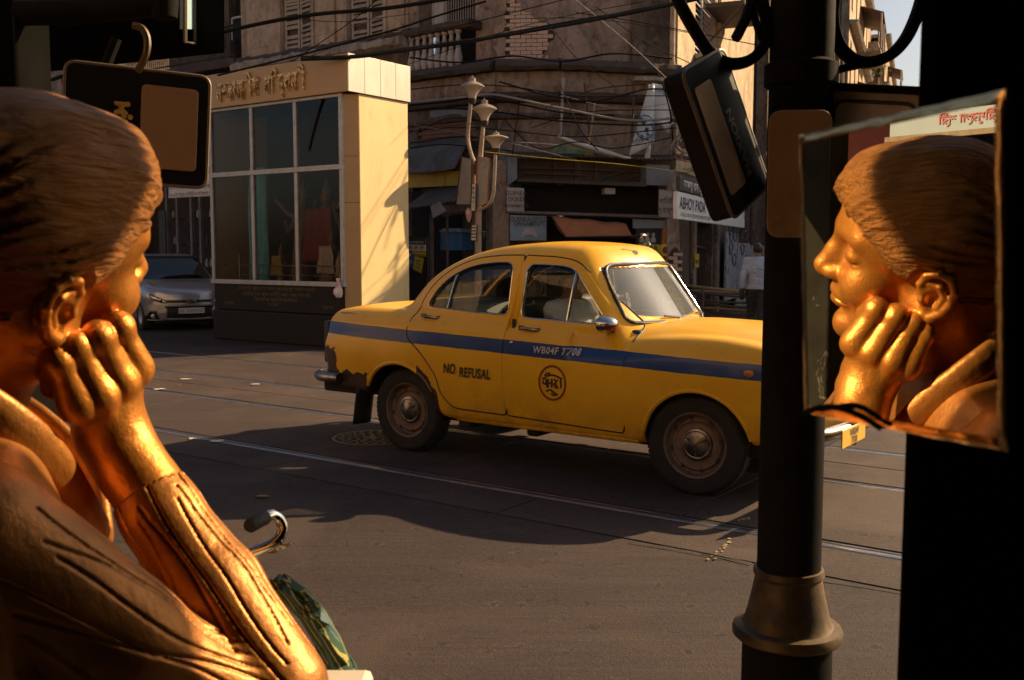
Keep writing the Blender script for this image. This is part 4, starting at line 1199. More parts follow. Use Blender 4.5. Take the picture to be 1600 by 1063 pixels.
mat("sign_yellow", (.66, .52, .04), (.56, .43, .035), .55, 0, 5, dirt=(.28, .20, .04), dlo=.6, dhi=.8)
mat("sign_blue", (.04, .17, .38), (.035, .14, .32), .5, 0, 5)
mat("awning_cloth", (.55, .20, .07), (.44, .155, .06), .8, 0, 3, bumps=.15, bscale=60, dirt=(.15, .062, .035), dlo=.5, dhi=.75)
mat("fascia_yellow", (.60, .38, .025), (.50, .31, .025), .55, 0, 3, dirt=(.25, .15, .03), dlo=.55, dhi=.8)
mat("bamboo", (.42, .29, .14), (.32, .21, .10), .7, 0, 10, stretch=(1, 1, .2))
mat("rod_rust", (.12, .080, .060), (.085, .060, .046), .75, .2, 10)
mat("banner_pale", (.70, .71, .70), (.60, .61, .61), .75, 0, 3, dirt=(.28, .24, .21), dlo=.55, dhi=.8)
mat("banner_green", (.10, .20, .12), (.30, .27, .16), .7, 0, 6, lo=.45, hi=.6, dirt=(.035, .06, .04), dscale=5)
mat("cable_black", (.010, .009, .009), (.016, .015, .014), .8, spec=.1)
mat("cable_pale", (.30, .28, .26), (.22, .20, .19), .5)
mat("leaf_green", (.10, .14, .03), (.16, .20, .05), .7)

def wall_mesh(x0, x1, z0, z1, holes, dep=.28):
    """Flat wall with rectangular openings and their reveals; front face at y = 0, wall going to y = dep."""
    q = MB()
    xs = sorted({x0, x1} | {h[0] for h in holes} | {h[1] for h in holes}); zs = sorted({z0, z1} | {h[2] for h in holes} | {h[3] for h in holes})
    for i in range(len(xs) - 1):
        for j in range(len(zs) - 1):
            cx, cz = (xs[i] + xs[i + 1]) / 2, (zs[j] + zs[j + 1]) / 2
            if any(h[0] < cx < h[1] and h[2] < cz < h[3] for h in holes): continue
            q.add([(xs[i], 0, zs[j]), (xs[i + 1], 0, zs[j]), (xs[i + 1], 0, zs[j + 1]), (xs[i], 0, zs[j + 1])], [(0, 1, 2, 3)])
            q.add([(xs[i], dep, zs[j]), (xs[i + 1], dep, zs[j]), (xs[i + 1], dep, zs[j + 1]), (xs[i], dep, zs[j + 1])], [(3, 2, 1, 0)])
    for a, b, c, d in holes:
        q.add([(a, 0, c), (b, 0, c), (b, 0, d), (a, 0, d), (a, dep, c), (b, dep, c), (b, dep, d), (a, dep, d)], [(0, 4, 5, 1), (1, 5, 6, 2), (2, 6, 7, 3), (3, 7, 4, 0)])
    q.add([(x0, 0, z0), (x0, 0, z1), (x0, dep, z1), (x0, dep, z0), (x1, 0, z0), (x1, 0, z1), (x1, dep, z1), (x1, dep, z0)], [(0, 1, 2, 3), (7, 6, 5, 4), (1, 5, 6, 2)])
    return q
def part(nm, q, m, par, **k): return obj(nm, q, m, par, **k)
def boxp(nm, x0, x1, y0, y1, z0, z1, m, par, bev=0.0):
    q = MB(); q.bx(min(x0, x1), max(x0, x1), y0, y1, min(z0, z1), max(z0, z1)); return obj(nm, q, m, par, bev=bev)
def ledge(nm, x0, x1, prof, m, par, wob=.0):
    """A moulding: profile of (y, z) run along x with an uneven, broken edge."""
    q = MB(); n = max(2, int((x1 - x0) / .12)); k = len(prof)
    for i in range(n + 1):
        x = x0 + (x1 - x0) * i / n
        for y, z in prof: q.v.append((x, y + random.uniform(-wob, wob) * (y < -.02), z + random.uniform(-wob, wob) * .6 * (y < -.02)))
    q.f = [(i * k + j, (i + 1) * k + j, (i + 1) * k + (j + 1) % k, i * k + (j + 1) % k) for i in range(n) for j in range(k)]
    q.f += [tuple(range(k)), tuple(n * k + j for j in reversed(range(k)))]
    q.m = [0] * len(q.f)
    return obj(nm, q, m, par, angle=25)
def bricks(par, poly, m, bw=.215, bh=.068, y=-.012, joint=.012, ragged=.06, mort="mortar"):
    xs = [p[0] for p in poly]; zs = [p[1] for p in poly]
    base = MB(); base.prism(poly, -.006, .03); obj("mortar_bed", base, mort, par)
    src = []
    for k in range(3):
        q = MB(); q.bx(-bw / 2 + joint / 2, bw / 2 - joint / 2, -.022, .010, -bh / 2 + joint / 2, bh / 2 - joint / 2)
        q.v = [(a + random.uniform(-.006, .006), b + (random.uniform(-.004, .004) if b < 0 else 0), c + random.uniform(-.004, .004)) for a, b, c in q.v]
        me = q.mesh("brick"); me.materials.append(MATS[m]); src.append(me)
    r = 0; z = min(zs) + bh / 2; n = 0
    while z < max(zs):
        x = min(xs) + (bw / 2 if r % 2 else 0)
        while x < max(xs):
            if poly_sd(np.array([x]), np.array([z]), poly)[0] < -.015 - random.random() * ragged * .3:
                o = bpy.data.objects.new("brick", random.choice(src)); C.objects.link(o); o.parent = par
                o.location = (x, y + random.uniform(-.007, .005), z); o.rotation_euler = (0, random.uniform(-.02, .02), random.uniform(-.02, .02)); n += 1
            x += bw
        z += bh; r += 1
    return n
def skin(par, poly, m, rnd, grow=.22, y=-.052):
    """A shell of old plaster left standing round a bare patch: ragged inner edge, soft outer edge."""
    c = Vector((sum(p[0] for p in poly) / len(poly), sum(p[1] for p in poly) / len(poly))); rr = random.Random(rnd)
    dense = []
    for i in range(len(poly)):
        a, b = Vector(poly[i]), Vector(poly[(i + 1) % len(poly)]); k = max(2, int((b - a).length / .10))
        dense += [a.lerp(b, j / k) for j in range(k)]
    inn = [p + (c - p).normalized() * rr.uniform(-.02, .07) for p in dense]
    out = [p + (p - c).normalized() * grow * rr.uniform(.8, 1.2) for p in dense]
    n = len(dense); q = MB()
    q.add([(p.x, y, p.y) for p in inn] + [(p.x, -.002, p.y) for p in out] + [(p.x, .0, p.y) for p in inn], [(i, (i + 1) % n, n + (i + 1) % n, n + i) for i in range(n)] + [(i, 2 * n + i, 2 * n + (i + 1) % n, (i + 1) % n) for i in range(n)])
    return obj("plaster_edge", q, m, par, angle=20)
def shutter_leaf(par, x0, x1, z0, z1, m, tilt=0.0, nsl=9, skip=()):
    l = bpy.data.objects.new("shutter", None); C.objects.link(l); l.parent = par
    l.location = ((x0 + x1) / 2, .10, (z0 + z1) / 2); l.rotation_euler = (0, 0, tilt)
    w, h = (x1 - x0), (z1 - z0); t = .05
    q = MB(); q.bx(-w / 2, -w / 2 + t, -.02, .02, -h / 2, h / 2); q.bx(w / 2 - t, w / 2, -.02, .02, -h / 2, h / 2)
    for z in (-h / 2, -t / 2, h / 2 - t): q.bx(-w / 2 + t, w / 2 - t, -.018, .018, z, z + t)
    obj("shutter_frame", q, m, l, bev=.004)
    for half in (0, 1):
        za, zb = (-h / 2 + t, -t / 2) if half == 0 else (t / 2, h / 2 - t)
        for i in range(nsl):
            if (half, i) in skip: continue
            z = za + (zb - za) * (i + .5) / nsl
            q = MB(); q.box((0, 0, z), (w - 2 * t, .012, (zb - za) / nsl * 1.05), (R(-38 + random.uniform(-8, 8)), 0, 0)); obj("slat", q, m, l)
    return l
def on(fr, off=0.0):
    return lambda px, py: fr.hit(px, py, off)

# ---------------- front wing left: cream storey over dark shops, behind the shrine
FB = Frame(ab(-34, 16.5), STREET)
f = on(FB)
def X(px, py=60): return f(px, py)[0]
def Z(px, py): return f(px, py)[1]
xL = X(378, 60); xR = X(637, 60)
hw = thing("cream_house", "cream plastered old house with louvred shutters above the shrine", "house", FB.o, STREET)
zt = 10.5
w1 = (X(441), X(487)); w2 = (X(545), X(600))
z_sill = Z(470, 78)
part("wall", wall_mesh(xL, xR, Z(470, 104), zt, [(w1[0], w1[1], z_sill, z_sill + 2.3), (w2[0], w2[1], Z(570, 72), Z(570, 72) + 2.3)]), "plaster_cream", hw)
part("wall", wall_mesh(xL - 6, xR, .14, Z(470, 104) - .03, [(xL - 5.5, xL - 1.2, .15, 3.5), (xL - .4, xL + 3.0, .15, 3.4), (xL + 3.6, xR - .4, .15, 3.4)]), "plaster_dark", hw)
for a, b, zs_ in ((w1[0], w1[1], z_sill), (w2[0], w2[1], Z(570, 72))):
    mid = (a + b) / 2
    wd = bpy.data.objects.new("window", None); C.objects.link(wd); wd.parent = hw
    boxp("window_frame", a, b, .14, .20, zs_, zs_ + 2.3, "wood_dark", wd)
    shutter_leaf(hw, a + .03, mid - .01, zs_ + .02, zs_ + 2.2, "wood_shutter", R(4), 9, ((0, 3), (1, 6)))
    shutter_leaf(hw, mid + .01, b - .03, zs_ + .02, zs_ + 2.2, "wood_shutter", R(-9), 9, ((0, 5), (1, 2), (1, 3)))
    for s in (a - .10, b + .02): boxp("architrave", s, s + .08, -.045, .0, zs_, zs_ + 2.3, "plaster_cream", hw, .01)
    boxp("window_sill", a - .16, b + .16, -.12, .0, zs_ - .10, zs_ - .002, "ledge_black", hw, .02)
for px in (520, 628):
    x = X(px); boxp("pilaster", x - .14, x + .12, -.07, -.001, Z(470, 95), zt, "plaster_cream", hw, .015)
ledge("cornice", xL - .1, xR + .05, [(-.001, 0 + Z(470, 104)), (-.16, Z(470, 104) + .02), (-.30, Z(470, 98)), (-.34, Z(470, 90)), (-.20, Z(470, 84)), (-.001, Z(470, 82))], "plaster_peeling", hw, .03)
ledge("cornice_crust", xL, xR, [(-.02, Z(470, 84)), (-.26, Z(470, 86)), (-.24, Z(470, 80)), (-.02, Z(470, 79))], "ledge_black", hw, .035)
# left recess with an iron-railed balcony
xb0, xb1 = X(205), xL
part("wall", moved(wall_mesh(xb0, xb1, 3.9, zt, [(X(300), X(345), Z(330, 88), Z(330, 88) + 2.2)]), Matrix.Translation((0, 1.2, 0))), "plaster_dark", hw)
boxp("side_wall", xL - .02, xL + .18, .0, 1.2, 3.9, zt, "plaster_cream", hw)
boxp("door_void", X(298), X(347), 1.42, 1.46, Z(330, 88), Z(330, 88) + 2.3, "void_dark", hw)
bal = bpy.data.objects.new("balcony", None); C.objects.link(bal); bal.parent = hw
zb_ = Z(345, 97); ztp = Z(345, 48)
boxp("balcony_slab", xb0, xL - .03, -.25, 1.19, zb_ - .22, zb_ - .02, "ledge_black", bal, .02)
q = MB(); q.tube([(xb0, -.2, ztp), (xL - .02, -.2, ztp)], .035, 8); q.tube([(xb0, -.2, zb_ + .06), (xL - .02, -.2, zb_ + .06)], .02, 6); obj("handrail", q, "iron_dark", bal)
bm_ = None
n = int((xL - xb0) / .085)
for i in range(n):
    q = MB(); x = xb0 + .05 + i * .085
    if bm_ is None:
        q.tube([(0, -.2, zb_), (0, -.2, ztp)], .010, 5); q.lathe([(0, .03), (.02, 0), (0, -.03)], 6, Matrix.Translation((0, -.2, zb_ + .3))); bm_ = q.mesh("railing_bar"); bm_.materials.append(MATS["iron_dark"])
    o = bpy.data.objects.new("railing_bar", bm_); C.objects.link(o); o.parent = bal; o.location = (x, 0, 0)
# white window frame standing open in the recess
wf = bpy.data.objects.new("casement", None); C.objects.link(wf); wf.parent = hw
xa, xc = X(322), X(352); za, zc = Z(335, 52), Z(335, 15)
q = MB()
for a0, a1, b0, b1 in ((xa, xa + .05, za, zc), (xc - .09, xc, za, zc), (xa, xc, zc - .05, zc)): q.bx(a0, a1, .80, .86, b0, b1)
obj("casement_frame", q, "curtain_pale", wf); boxp("pane", xa + .05, xc - .09, .82, .835, za, zc - .05, "void_dark", wf)
# shops below: shutters and dim show windows beside the parked car
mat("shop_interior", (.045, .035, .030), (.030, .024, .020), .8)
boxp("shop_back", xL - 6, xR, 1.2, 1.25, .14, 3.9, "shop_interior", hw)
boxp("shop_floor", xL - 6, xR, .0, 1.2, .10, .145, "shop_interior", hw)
for px in (262, 278, 300, 314):
    x = X(px, 380); boxp("shop_mullion", x - .04, x + .04, -.02, .08, .16, 3.4, "tin_sheet", hw)
for px in (255, 287, 306):
    x = X(px, 380)
    for z in (1.1, 1.7, 2.4): boxp("display_shelf", x - .22, x + .22, .25, .6, z, z + .03, "wood_dark", hw)
    for k in range(5):
        xx = x + random.uniform(-.2, .2); z = random.choice((1.13, 1.73, 2.43)); q = MB(); q.lathe([(.03, 0), (.05, .06), (.035, .16), (.015, .22)], 10, Matrix.Translation((xx, .4, z))); obj("shop_ware", q, random.choice(("gilt", "curtain_pale", "gilt_dim")), hw)
bvx = X(262, 375); boxp("shop_sign", X(252, 380), X(262, 380), -.06, -.03, Z(258, 405), Z(258, 330), "sign_black", hw)
for k, ch in enumerate("AHDE"):
    t = moved(text_mb(ch, .26), Matrix.Translation((X(257, 380), -.065, Z(258, 350) - k * .27))); obj("lettering", t, "gilt_dim", hw, recalc=False)

# ---------------- middle: brown corner house, balcony with stone balusters, chamfered corner, cornices
hb = thing("corner_house", "brown weathered corner house with fallen plaster and stone balustrade", "house", FB.o, STREET)
xm0, xm1 = xR + .01, X(778, 110)
zc0, zc1 = Z(700, 150), Z(700, 112)         # string course below, balcony floor above
bz0, bz1 = Z(690, 112), Z(690, 57)
wx0, wx1 = X(652, 40), X(732, 40)
part("wall", moved(wall_mesh(xm0, xm1, zc1 - .3, zt, [(wx0, wx1, bz0, bz0 + 3.0)]), Matrix.Translation((0, .25, 0))), "plaster_brown", hb)
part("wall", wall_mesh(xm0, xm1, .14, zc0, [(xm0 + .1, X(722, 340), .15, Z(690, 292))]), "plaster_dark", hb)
boxp("window_void", wx0, wx1, .62, .66, bz0, bz0 + 3.0, "void_dark", hb)
q = MB(); q.grid(lambda a, b: (wx0 + .05 + a * (X(676, 40) - wx0), .42 + .02 * math.sin(a * 22), bz0 + .9 + 2.0 * b), 20, 6); obj("window_curtain", q, "curtain_pale", hb, solid=.01, recalc=False)
gbar = None
nb_ = 15
for i in range(nb_):
    x = X(676, 30) + (X(729, 30) - X(676, 30)) * i / (nb_ - 1)
    if gbar is None:
        q = MB(); q.tube([(0, .38, bz0 + .95), (0, .38, bz0 + 3.0)], .012, 5); gbar = q.mesh("window_bar"); gbar.materials.append(MATS["stone_baluster"])
    o = bpy.data.objects.new("window_bar", gbar); C.objects.link(o); o.parent = hb; o.location = (x, 0, 0)
# balustrade
rz0, rz1 = Z(690, 52), Z(690, 42)
ledge("balustrade_rail", X(636, 50), X(742, 50), [(.24, rz0), (-.16, rz0), (-.20, rz0 + .06), (-.20, rz1), (-.12, rz1 + .04), (.24, rz1 + .03)], "ledge_black", hb, .015)
ledge("balustrade_base", X(636, 110), X(735, 110), [(.24, bz0 - .14), (-.20, bz0 - .14), (-.24, bz0 - .08), (-.16, bz0), (.24, bz0)], "ledge_black", hb, .015)
bal_me = None
nbal = 8
for i in range(nbal):
    x = X(645, 80) + (X(718, 80) - X(645, 80)) * i / (nbal - 1)
    if bal_me is None:
        H_ = rz0 - bz0
        q = MB(); q.lathe([(.085, 0), (.085, .05 * H_), (.055, .08 * H_), (.085, .20 * H_), (.095, .30 * H_), (.060, .50 * H_), (.042, .66 * H_), (.048, .74 * H_), (.065, .76 * H_), (.045, .80 * H_), (.040, .90 * H_), (.07, .94 * H_), (.07, H_)], 12)
        bal_me = q.mesh("baluster"); bal_me.materials.append(MATS["stone_baluster"])
    o = bpy.data.objects.new("baluster", bal_me); C.objects.link(o); o.parent = hb; o.location = (x, -.04, bz0)
boxp("side_strip", xm0, X(652, 60), .05, .26, zc1, zt, "plaster_brown", hb)
# chamfered corner and right wall share the house's frame: build them in world space, parent keeps transform
def wpart(nm, fr, q, m, bev=0.0, **k):
    M = Matrix.Translation(fr.o) @ Matrix.Rotation(fr.rz, 4, 'Z')
    Mi = (Matrix.Translation(FB.o) @ Matrix.Rotation(FB.rz, 4, 'Z')).inverted() @ M
    return obj(nm, moved(q, Mi), m, hb, bev=bev, **k)
pc1 = FB.w(xm1, .0, 0)
CH_RZ = math.atan2(-.10, .995)
FC = Frame(pc1, CH_RZ)
cw = FC.hit(872, 110)[0]
pc2 = FC.w(cw, 0, 0)
FR = Frame(pc2, math.atan2(.24, .97))
rw = FR.hit(1056, 110)[0]
rw2 = rw
def cemp(nm, fr):
    e = bpy.data.objects.new(nm, None); C.objects.link(e); e.parent = hb
    M = (Matrix.Translation(FB.o) @ Matrix.Rotation(FB.rz, 4, 'Z')).inverted() @ (Matrix.Translation(fr.o) @ Matrix.Rotation(fr.rz, 4, 'Z'))
    e.location = M.to_translation(); e.rotation_euler = M.to_euler()
    return e
cz = on(FC); rzf = on(FR)
cf = cemp("corner_facade", FC); rf = cemp("side_facade", FR)
zcor = cz(820, 112)[1]
part("wall", wall_mesh(0, cw, .14, zt, []), "plaster_brown", cf)
bp = [cz(*p) for p in ((788, 98), (789, 4), (800, -10), (812, 12), (828, 18), (846, 32), (863, 40), (868, 55), (858, 78), (846, 98))]
bricks(cf, bp, "brick_pale", .22, .078); skin(cf, bp, "plaster_brown", 3)
z1 = FR.hit(900, 255)[1]
part("wall", wall_mesh(0, rw, z1 - .4, zt, []), "plaster_brown", rf)
lx = FR.hit(985, 60)[0]
q = MB(); q.bx(lx, rw - .02, -.05, -.002, FR.hit(1000, 122)[1], zt); obj("plaster_panel", q, "plaster_dark", rf, bev=.02)
zr = FR.hit(900, 112)[1]
def cornice(par, x0, x1, z):
    ledge("cornice", x0, x1, [(-.001, z), (-.30, z - .02), (-.36, z + .06), (-.28, z + .16), (-.10, z + .22), (-.001, z + .24)], "ledge_black", par, .03)
    ledge("frieze", x0, x1, [(-.001, z - .42), (-.10, z - .42), (-.14, z - .30), (-.10, z - .02), (-.001, z - .01)], "plaster_brown", par, .01)
    ledge("string_course", x0, x1, [(-.001, z - .62), (-.16, z - .60), (-.22, z - .52), (-.20, z - .44), (-.001, z - .425)], "ledge_black", par, .02)
    ledge("string_course", x0, x1, [(-.001, z - .95), (-.10, z - .93), (-.13, z - .87), (-.10, z - .83), (-.001, z - .82)], "plaster_dark", par, .012)
cornice(cf, -.02, cw + .04, zcor); cornice(rf, -.02, rw, zr)
cornice(hb, X(640, 130), xm1 + .02, Z(700, 122))
q = MB()
zz0, zz1 = Z(700, 262), Z(700, 186)
bp2 = [f(*p) for p in ((655, 222), (656, 196), (668, 190), (685, 189), (705, 186), (726, 187), (748, 188), (751, 205), (750, 222), (700, 224))]
bricks(hb, bp2, "brick_red", .22, .075, y=-.012); skin(hb, bp2, "plaster_dark", 4, .15)
# the patch of old bluish render above
q = MB(); p3 = [f(*p) for p in ((672, 183), (674, 170), (700, 169), (735, 172), (736, 184), (700, 186))]; q.prism(p3, -.010, .01); obj("render_patch", q, "board_slate", hb)
# drain pipe, props, plants on the ledge
q = MB(); px_, _ = FR.hit(1047, 60); zA = FR.hit(1047, 127)[1]; q.tube([(px_, -.12, zA), (px_, -.12, zt)], .055, 10)
for z in (zA + .3, zA + 1.6, zA + 3.2): q.lathe([(.068, -.05), (.068, .05)], 10, Matrix.Translation((px_, -.12, z)))
obj("drain_pipe", q, "plaster_sunny", rf)
za_ = FR.hit(1015, 128)[1]
ledge("ledge_slab", FR.hit(980, 128)[0], rw + .05, [(-.001, za_ - .06), (-.45, za_ - .05), (-.46, za_ + .02), (-.001, za_ + .03)], "plaster_peeling", rf, .02)
# lower part of the side wall above the shop (behind the awning and poles)
part("wall", wall_mesh(0, rw, FR.hit(900, 262)[1], z1 - .41, []), "plaster_dark", rf)

# ---------------- bamboo, poles, torn banner, painted poster hung on the side wall
def pole(nm, a, b, r, m, label, cat, group=None):
    q = MB(); q.tube([a, (Vector(a) + Vector(b)) / 2 + Vector((.01, 0, 0)), b], r, 7); o = obj(nm, q, m); return tag(o, label, cat, group)
FA = Frame(FR.w(0, -.9, 0), FR.rz)         # plane of the awning's front, in front of the wall
def fa(px, py, off=0): x, z = FA.hit(px, py, off); return FA.w(x, off, z)
pole("bamboo_stick", fa(916, 246, .1), fa(929, 162, .3), .022, "bamboo", "pale bamboo stick standing on the tin awning, leaning slightly right", "stick")
pole("iron_pole", fa(873, 246, .4), fa(880, 122, .55), .028, "stone_baluster", "thin grey pole standing on the awning, nearest the street lamp", "pole")
pole("iron_pole", fa(923, 232, .5), fa(913, 130, .5), .022, "rod_rust", "thin rusty pole on the awning just behind the bamboo stick", "pole")
pole("iron_pole", fa(987, 215, .4), fa(990, 128, .5), .022, "rod_rust", "thin rusty pole on the awning left of the torn pale banner", "pole")
bn = thing("torn_banner", "torn pale banner with a round blue emblem hanging above the shop awning", "banner", FA.o, FA.rz)
def bl(pts, nm, m, off, par=bn):
    q = MB(); c = [FA.hit(a, b, off) for a, b in pts]
    n = 10
    e0 = c[:2]; e1 = c[2:]
    def fn(a, b):
        l = (e0[0][0] + (e0[1][0] - e0[0][0]) * b, e0[0][1] + (e0[1][1] - e0[0][1]) * b); r = (e1[1][0] + (e1[0][0] - e1[1][0]) * b, e1[1][1] + (e1[0][1] - e1[1][1]) * b)
        return (l[0] + (r[0] - l[0]) * a, off + .05 * math.sin(a * 7 + b * 2) * (.3 + b), l[1] + (r[1] - l[1]) * a)
    q.grid(fn, n, n); return obj(nm, q, m, par, solid=.006, recalc=False)
bl([(1014, 132), (984, 244), (1024, 222), (1023, 134)], "banner_sheet", "banner_pale", .10)
bl([(1018, 130), (1022, 190), (1046, 208), (1053, 136)], "banner_sheet", "banner_pale", .16)
bl([(1011, 228), (1008, 250), (1017, 250), (1017, 226)], "banner_strip", "banner_pale", .14)
ec, ez_ = FA.hit(1008, 199, .04)
q = MB(); q.tube([(ec + .185 * math.cos(a), .035, ez_ + .235 * math.sin(a)) for a in [2 * math.pi * i / 30 for i in range(30)]], .010, 5, closed=True); emo = obj("round_emblem", q, "sign_blue", bn)
for a, b in ((1001, 188), (1006, 192), (1010, 203)):
    x, z = FA.hit(a, b, .04); q = MB(); q.box((x, .03, z), (.07, .008, .09), (0, .3, 0)); obj("emblem_block", q, "letter_navy", emo)
for a, b in ((996, 209), (1003, 213), (1012, 210), (1017, 195), (1020, 200)):
    x, z = FA.hit(a, b, .04); q = MB(); q.box((x, .03, z), (.06, .008, .05), (0, .7, 0)); obj("emblem_block", q, "sign_blue", emo)
x, z = FA.hit(1010, 222, .04); t = moved(text_mb("শিল্পায়ন", .16), Matrix.Translation((x, .02, z)) @ Matrix.Rotation(R(-18), 4, 'Y')); obj("lettering", t, "letter_dark", bn, recalc=False)
x, z = FA.hit(1030, 146, .08); t = moved(text_mb("সমিতি", .12), Matrix.Translation((x, .08, z)) @ Matrix.Rotation(R(12), 4, 'Y')); obj("lettering", t, "sign_blue", bn, recalc=False)
gp = thing("painted_poster", "drooping green painted poster with a pale top edge lying over the awning", "poster", FA.o, FA.rz)
bl([(870, 212), (866, 240), (930, 243), (925, 232)], "poster_sheet", "banner_green", .05, gp)
q = MB(); q.tube([(*[FA.hit(a, b, .0)[0]], -.02, FA.hit(a, b, 0)[1]) for a, b in ((871, 213), (900, 224), (940, 236), (975, 246), (985, 247))], [.03, .04, .045, .03, .02], 6); obj("rolled_edge", q, "banner_pale", gp)

# ---------------- corner shop: corrugated awning, boxed sign, painted boards, orange awning
FS = Frame(FR.w(0, -.75, 0), FR.rz)
def fs(px, py, off=0.0): return FS.hit(px, py, off)
sh = thing("corner_shop", "dark corner shop under a corrugated tin awning with painted sign boards", "shop", FS.o, FS.rz)
x0, x1_ = fs(805, 240)[0], fs(1085, 255)[0]
ze = fs(945, 246)[1]
q = MB(); N = 150
for i in range(N + 1):
    x = x0 + (x1_ - x0) * i / N
    dz = .022 * math.sin(i * math.pi / 2.0) - .012 * math.sin(i * .07)
    q.v += [(x, -.15, ze + dz - .02), (x, .76, ze + dz + .14)]
q.f = [(2 * i, 2 * i + 2, 2 * i + 3, 2 * i + 1) for i in range(N)]; q.m = [0] * N
obj("corrugated_awning", q, "tin_rust", sh, solid=.006, recalc=False, angle=70)
def bd(nm, pts, y0, y1, m, par=sh, bev=.004):
    q = MB(); q.prism([fs(a, b, y0) for a, b in pts], y0, y1); return obj(nm, q, m, par, bev=bev)
bd("sign_box_end", [(793, 290), (793, 245), (808, 247), (808, 280)], -.05, .60, "board_slate")
bd("sign_box_back", [(808, 280), (808, 247), (1010, 256), (1010, 288)], .30, .34, "wood_dark")
bd("sign_box_end", [(1010, 289), (1010, 257), (1047, 258), (1046, 291)], -.05, .30, "board_slate")
bd("sign_box_bottom", [(808, 284), (808, 279), (1010, 286), (1010, 292)], -.06, .34, "wood_dark")
for a, b in (((812, 262), (1000, 268)), ((822, 271), (915, 274)), ((925, 284), (980, 266)), ((980, 281), (1000, 272))):
    p, r_ = fs(*a, .2), fs(*b, .2); q = MB(); q.tube([(p[0], .18, p[1]), (r_[0], .20, r_[1])], .018, 6); obj("loose_batten", q, "rod_rust", sh)
for px in (866, 868, 900, 905, 932):
    p = fs(px, 258, .27); q = MB(); q.bx(p[0] - .03, p[0] + .03, .26, .30, fs(px, 282, .27)[1], fs(px, 250, .27)[1]); obj("sign_box_batten", q, "tin_rust", sh)
bd("recess_back", [(815, 332), (815, 288), (1030, 292), (1030, 336)], .55, .60, "void_dark")
x, z = fs(952, 299, .1); boxp("meter_box", x - .11, x + .11, .05, .25, z - .06, z + .06, "board_grey", sh, .01)
bd("lintel_beam", [(792, 333), (792, 329), (1050, 337), (1050, 342)], -.02, .40, "tin_sheet")
s1 = bd("sign_board", [(792, 330), (792, 293), (819, 294), (819, 331)], -.03, .0, "board_grey")
for k, tx in enumerate(("GUINEA", "GOLD", "ORNAMENTS")):
    x, z = fs(806, 305 + k * 9.6, -.03); t = moved(text_mb(tx, .115 if k < 2 else .085, bold=.001), Matrix.Translation((x, -.034, z))); obj("lettering", t, "letter_dark", s1, recalc=False)
s2 = bd("sign_board", [(1030, 339), (1030, 296), (1050, 299), (1050, 341)], -.03, .0, "board_grey")
for k, tx in enumerate(("গিনি", "স্বর্ণ")):
    x, z = fs(1040, 319 + k * 14, -.03); t = moved(text_mb(tx, .16), Matrix.Translation((x, -.034, z))); obj("lettering", t, "letter_dark", s2, recalc=False)
s3 = bd("sign_board", [(797, 376), (797, 336), (854, 338), (854, 376)], .02, .06, "board_blue")
for tx, px, py, sz in (("GUINEA GOLD", 826, 346.5, .125), ("ORNAMENTS", 827, 353.5, .115)):
    x, z = fs(px, py, .02); t = moved(text_mb(tx, sz, bold=.0015, sx=.9), Matrix.Translation((x, .014, z))); obj("lettering", t, "letter_dark", s3, recalc=False)
q = MB(); q.prism([fs(a, b, .0) for a, b in ((812, 371), (820, 357), (834, 357), (842, 371), (836, 371), (833, 367), (821, 367), (818, 371))], .008, .0195); obj("emblem_letter", q, "curtain_pale", s3)
# orange cloth awning on two stays
aw = bpy.data.objects.new("cloth_awning", None); C.objects.link(aw); aw.parent = sh
p00, p10, p01, p11 = fs(861, 338, .0), fs(978, 350, .0), fs(884, 371, -.8), fs(1004, 369, -.8)
q = MB(); q.grid(lambda a, b: ((p00[0] * (1 - a) + p10[0] * a) * (1 - b) + (p01[0] * (1 - a) + p11[0] * a) * b, -.80 * b, (p00[1] * (1 - a) + p10[1] * a) * (1 - b) + (p01[1] * (1 - a) + p11[1] * a) * b - .10 * math.sin(b * math.pi) * (.5 + a) + .012 * math.sin(a * 16)), 20, 8)
obj("awning_cloth", q, "awning_cloth", aw, solid=.008, recalc=False)
q = MB(); q.tube([(p01[0], -.8, p01[1]), (p11[0], -.8, p11[1])], .016, 6); q.tube([(p00[0], 0, p00[1]), (p01[0], -.8, p01[1])], .012, 6); obj("awning_stay", q, "iron_dark", aw)
# inside: posters and the yellow board
def pst(nm, pts, m, y=.10): return bd(nm, pts, y, y + .03, m)
bd("shop_void", [(855, 520), (855, 338), (1030, 340), (1030, 520)], .62, .66, "void_dark")
pst("blue_poster", [(989, 357), (989, 342), (1041, 345), (1041, 357)], "board_blue")
ps = pst("black_poster", [(994, 382), (994, 357), (1034, 358), (1034, 383)], "sign_black")
for px in (1003, 1012, 1021):
    x, z = fs(px, 368, .1); q = MB(); q.lathe([(0, .06), (.03, .04), (.035, .0), (.02, -.04), (.05, -.06), (.055, -.14)], 8, Matrix.Translation((x, .10, z)) @ Matrix.Diagonal((1, .25, 1, 1))); obj("printed_figure", q, "curtain_pale", ps)
x, z = fs(1037, 372, .05); q = MB(); q.box((x, .05, z), (.08, .06, .40), (0, R(6), 0)); obj("door_leaf", q, "awning_cloth", sh)
dy = pst("lottery_board", [(998, 402), (998, 381), (1036, 383), (1036, 404)], "sign_yellow", .02)
x, z = fs(1014, 392, .0); t = moved(text_mb("DEAR", .16, bold=.003), Matrix.Translation((x, .012, z))); obj("lettering", t, "letter_dark", dy, recalc=False)
x, z = fs(1040, 391, .0); q = MB(); q.lathe([(.13, 0), (.13, .02), (.11, .025)], 20, Matrix.Translation((x, .012, z)) @ Matrix.Rotation(R(90), 4, 'X')); rd_ = obj("round_badge", q, "sign_yellow", sh)
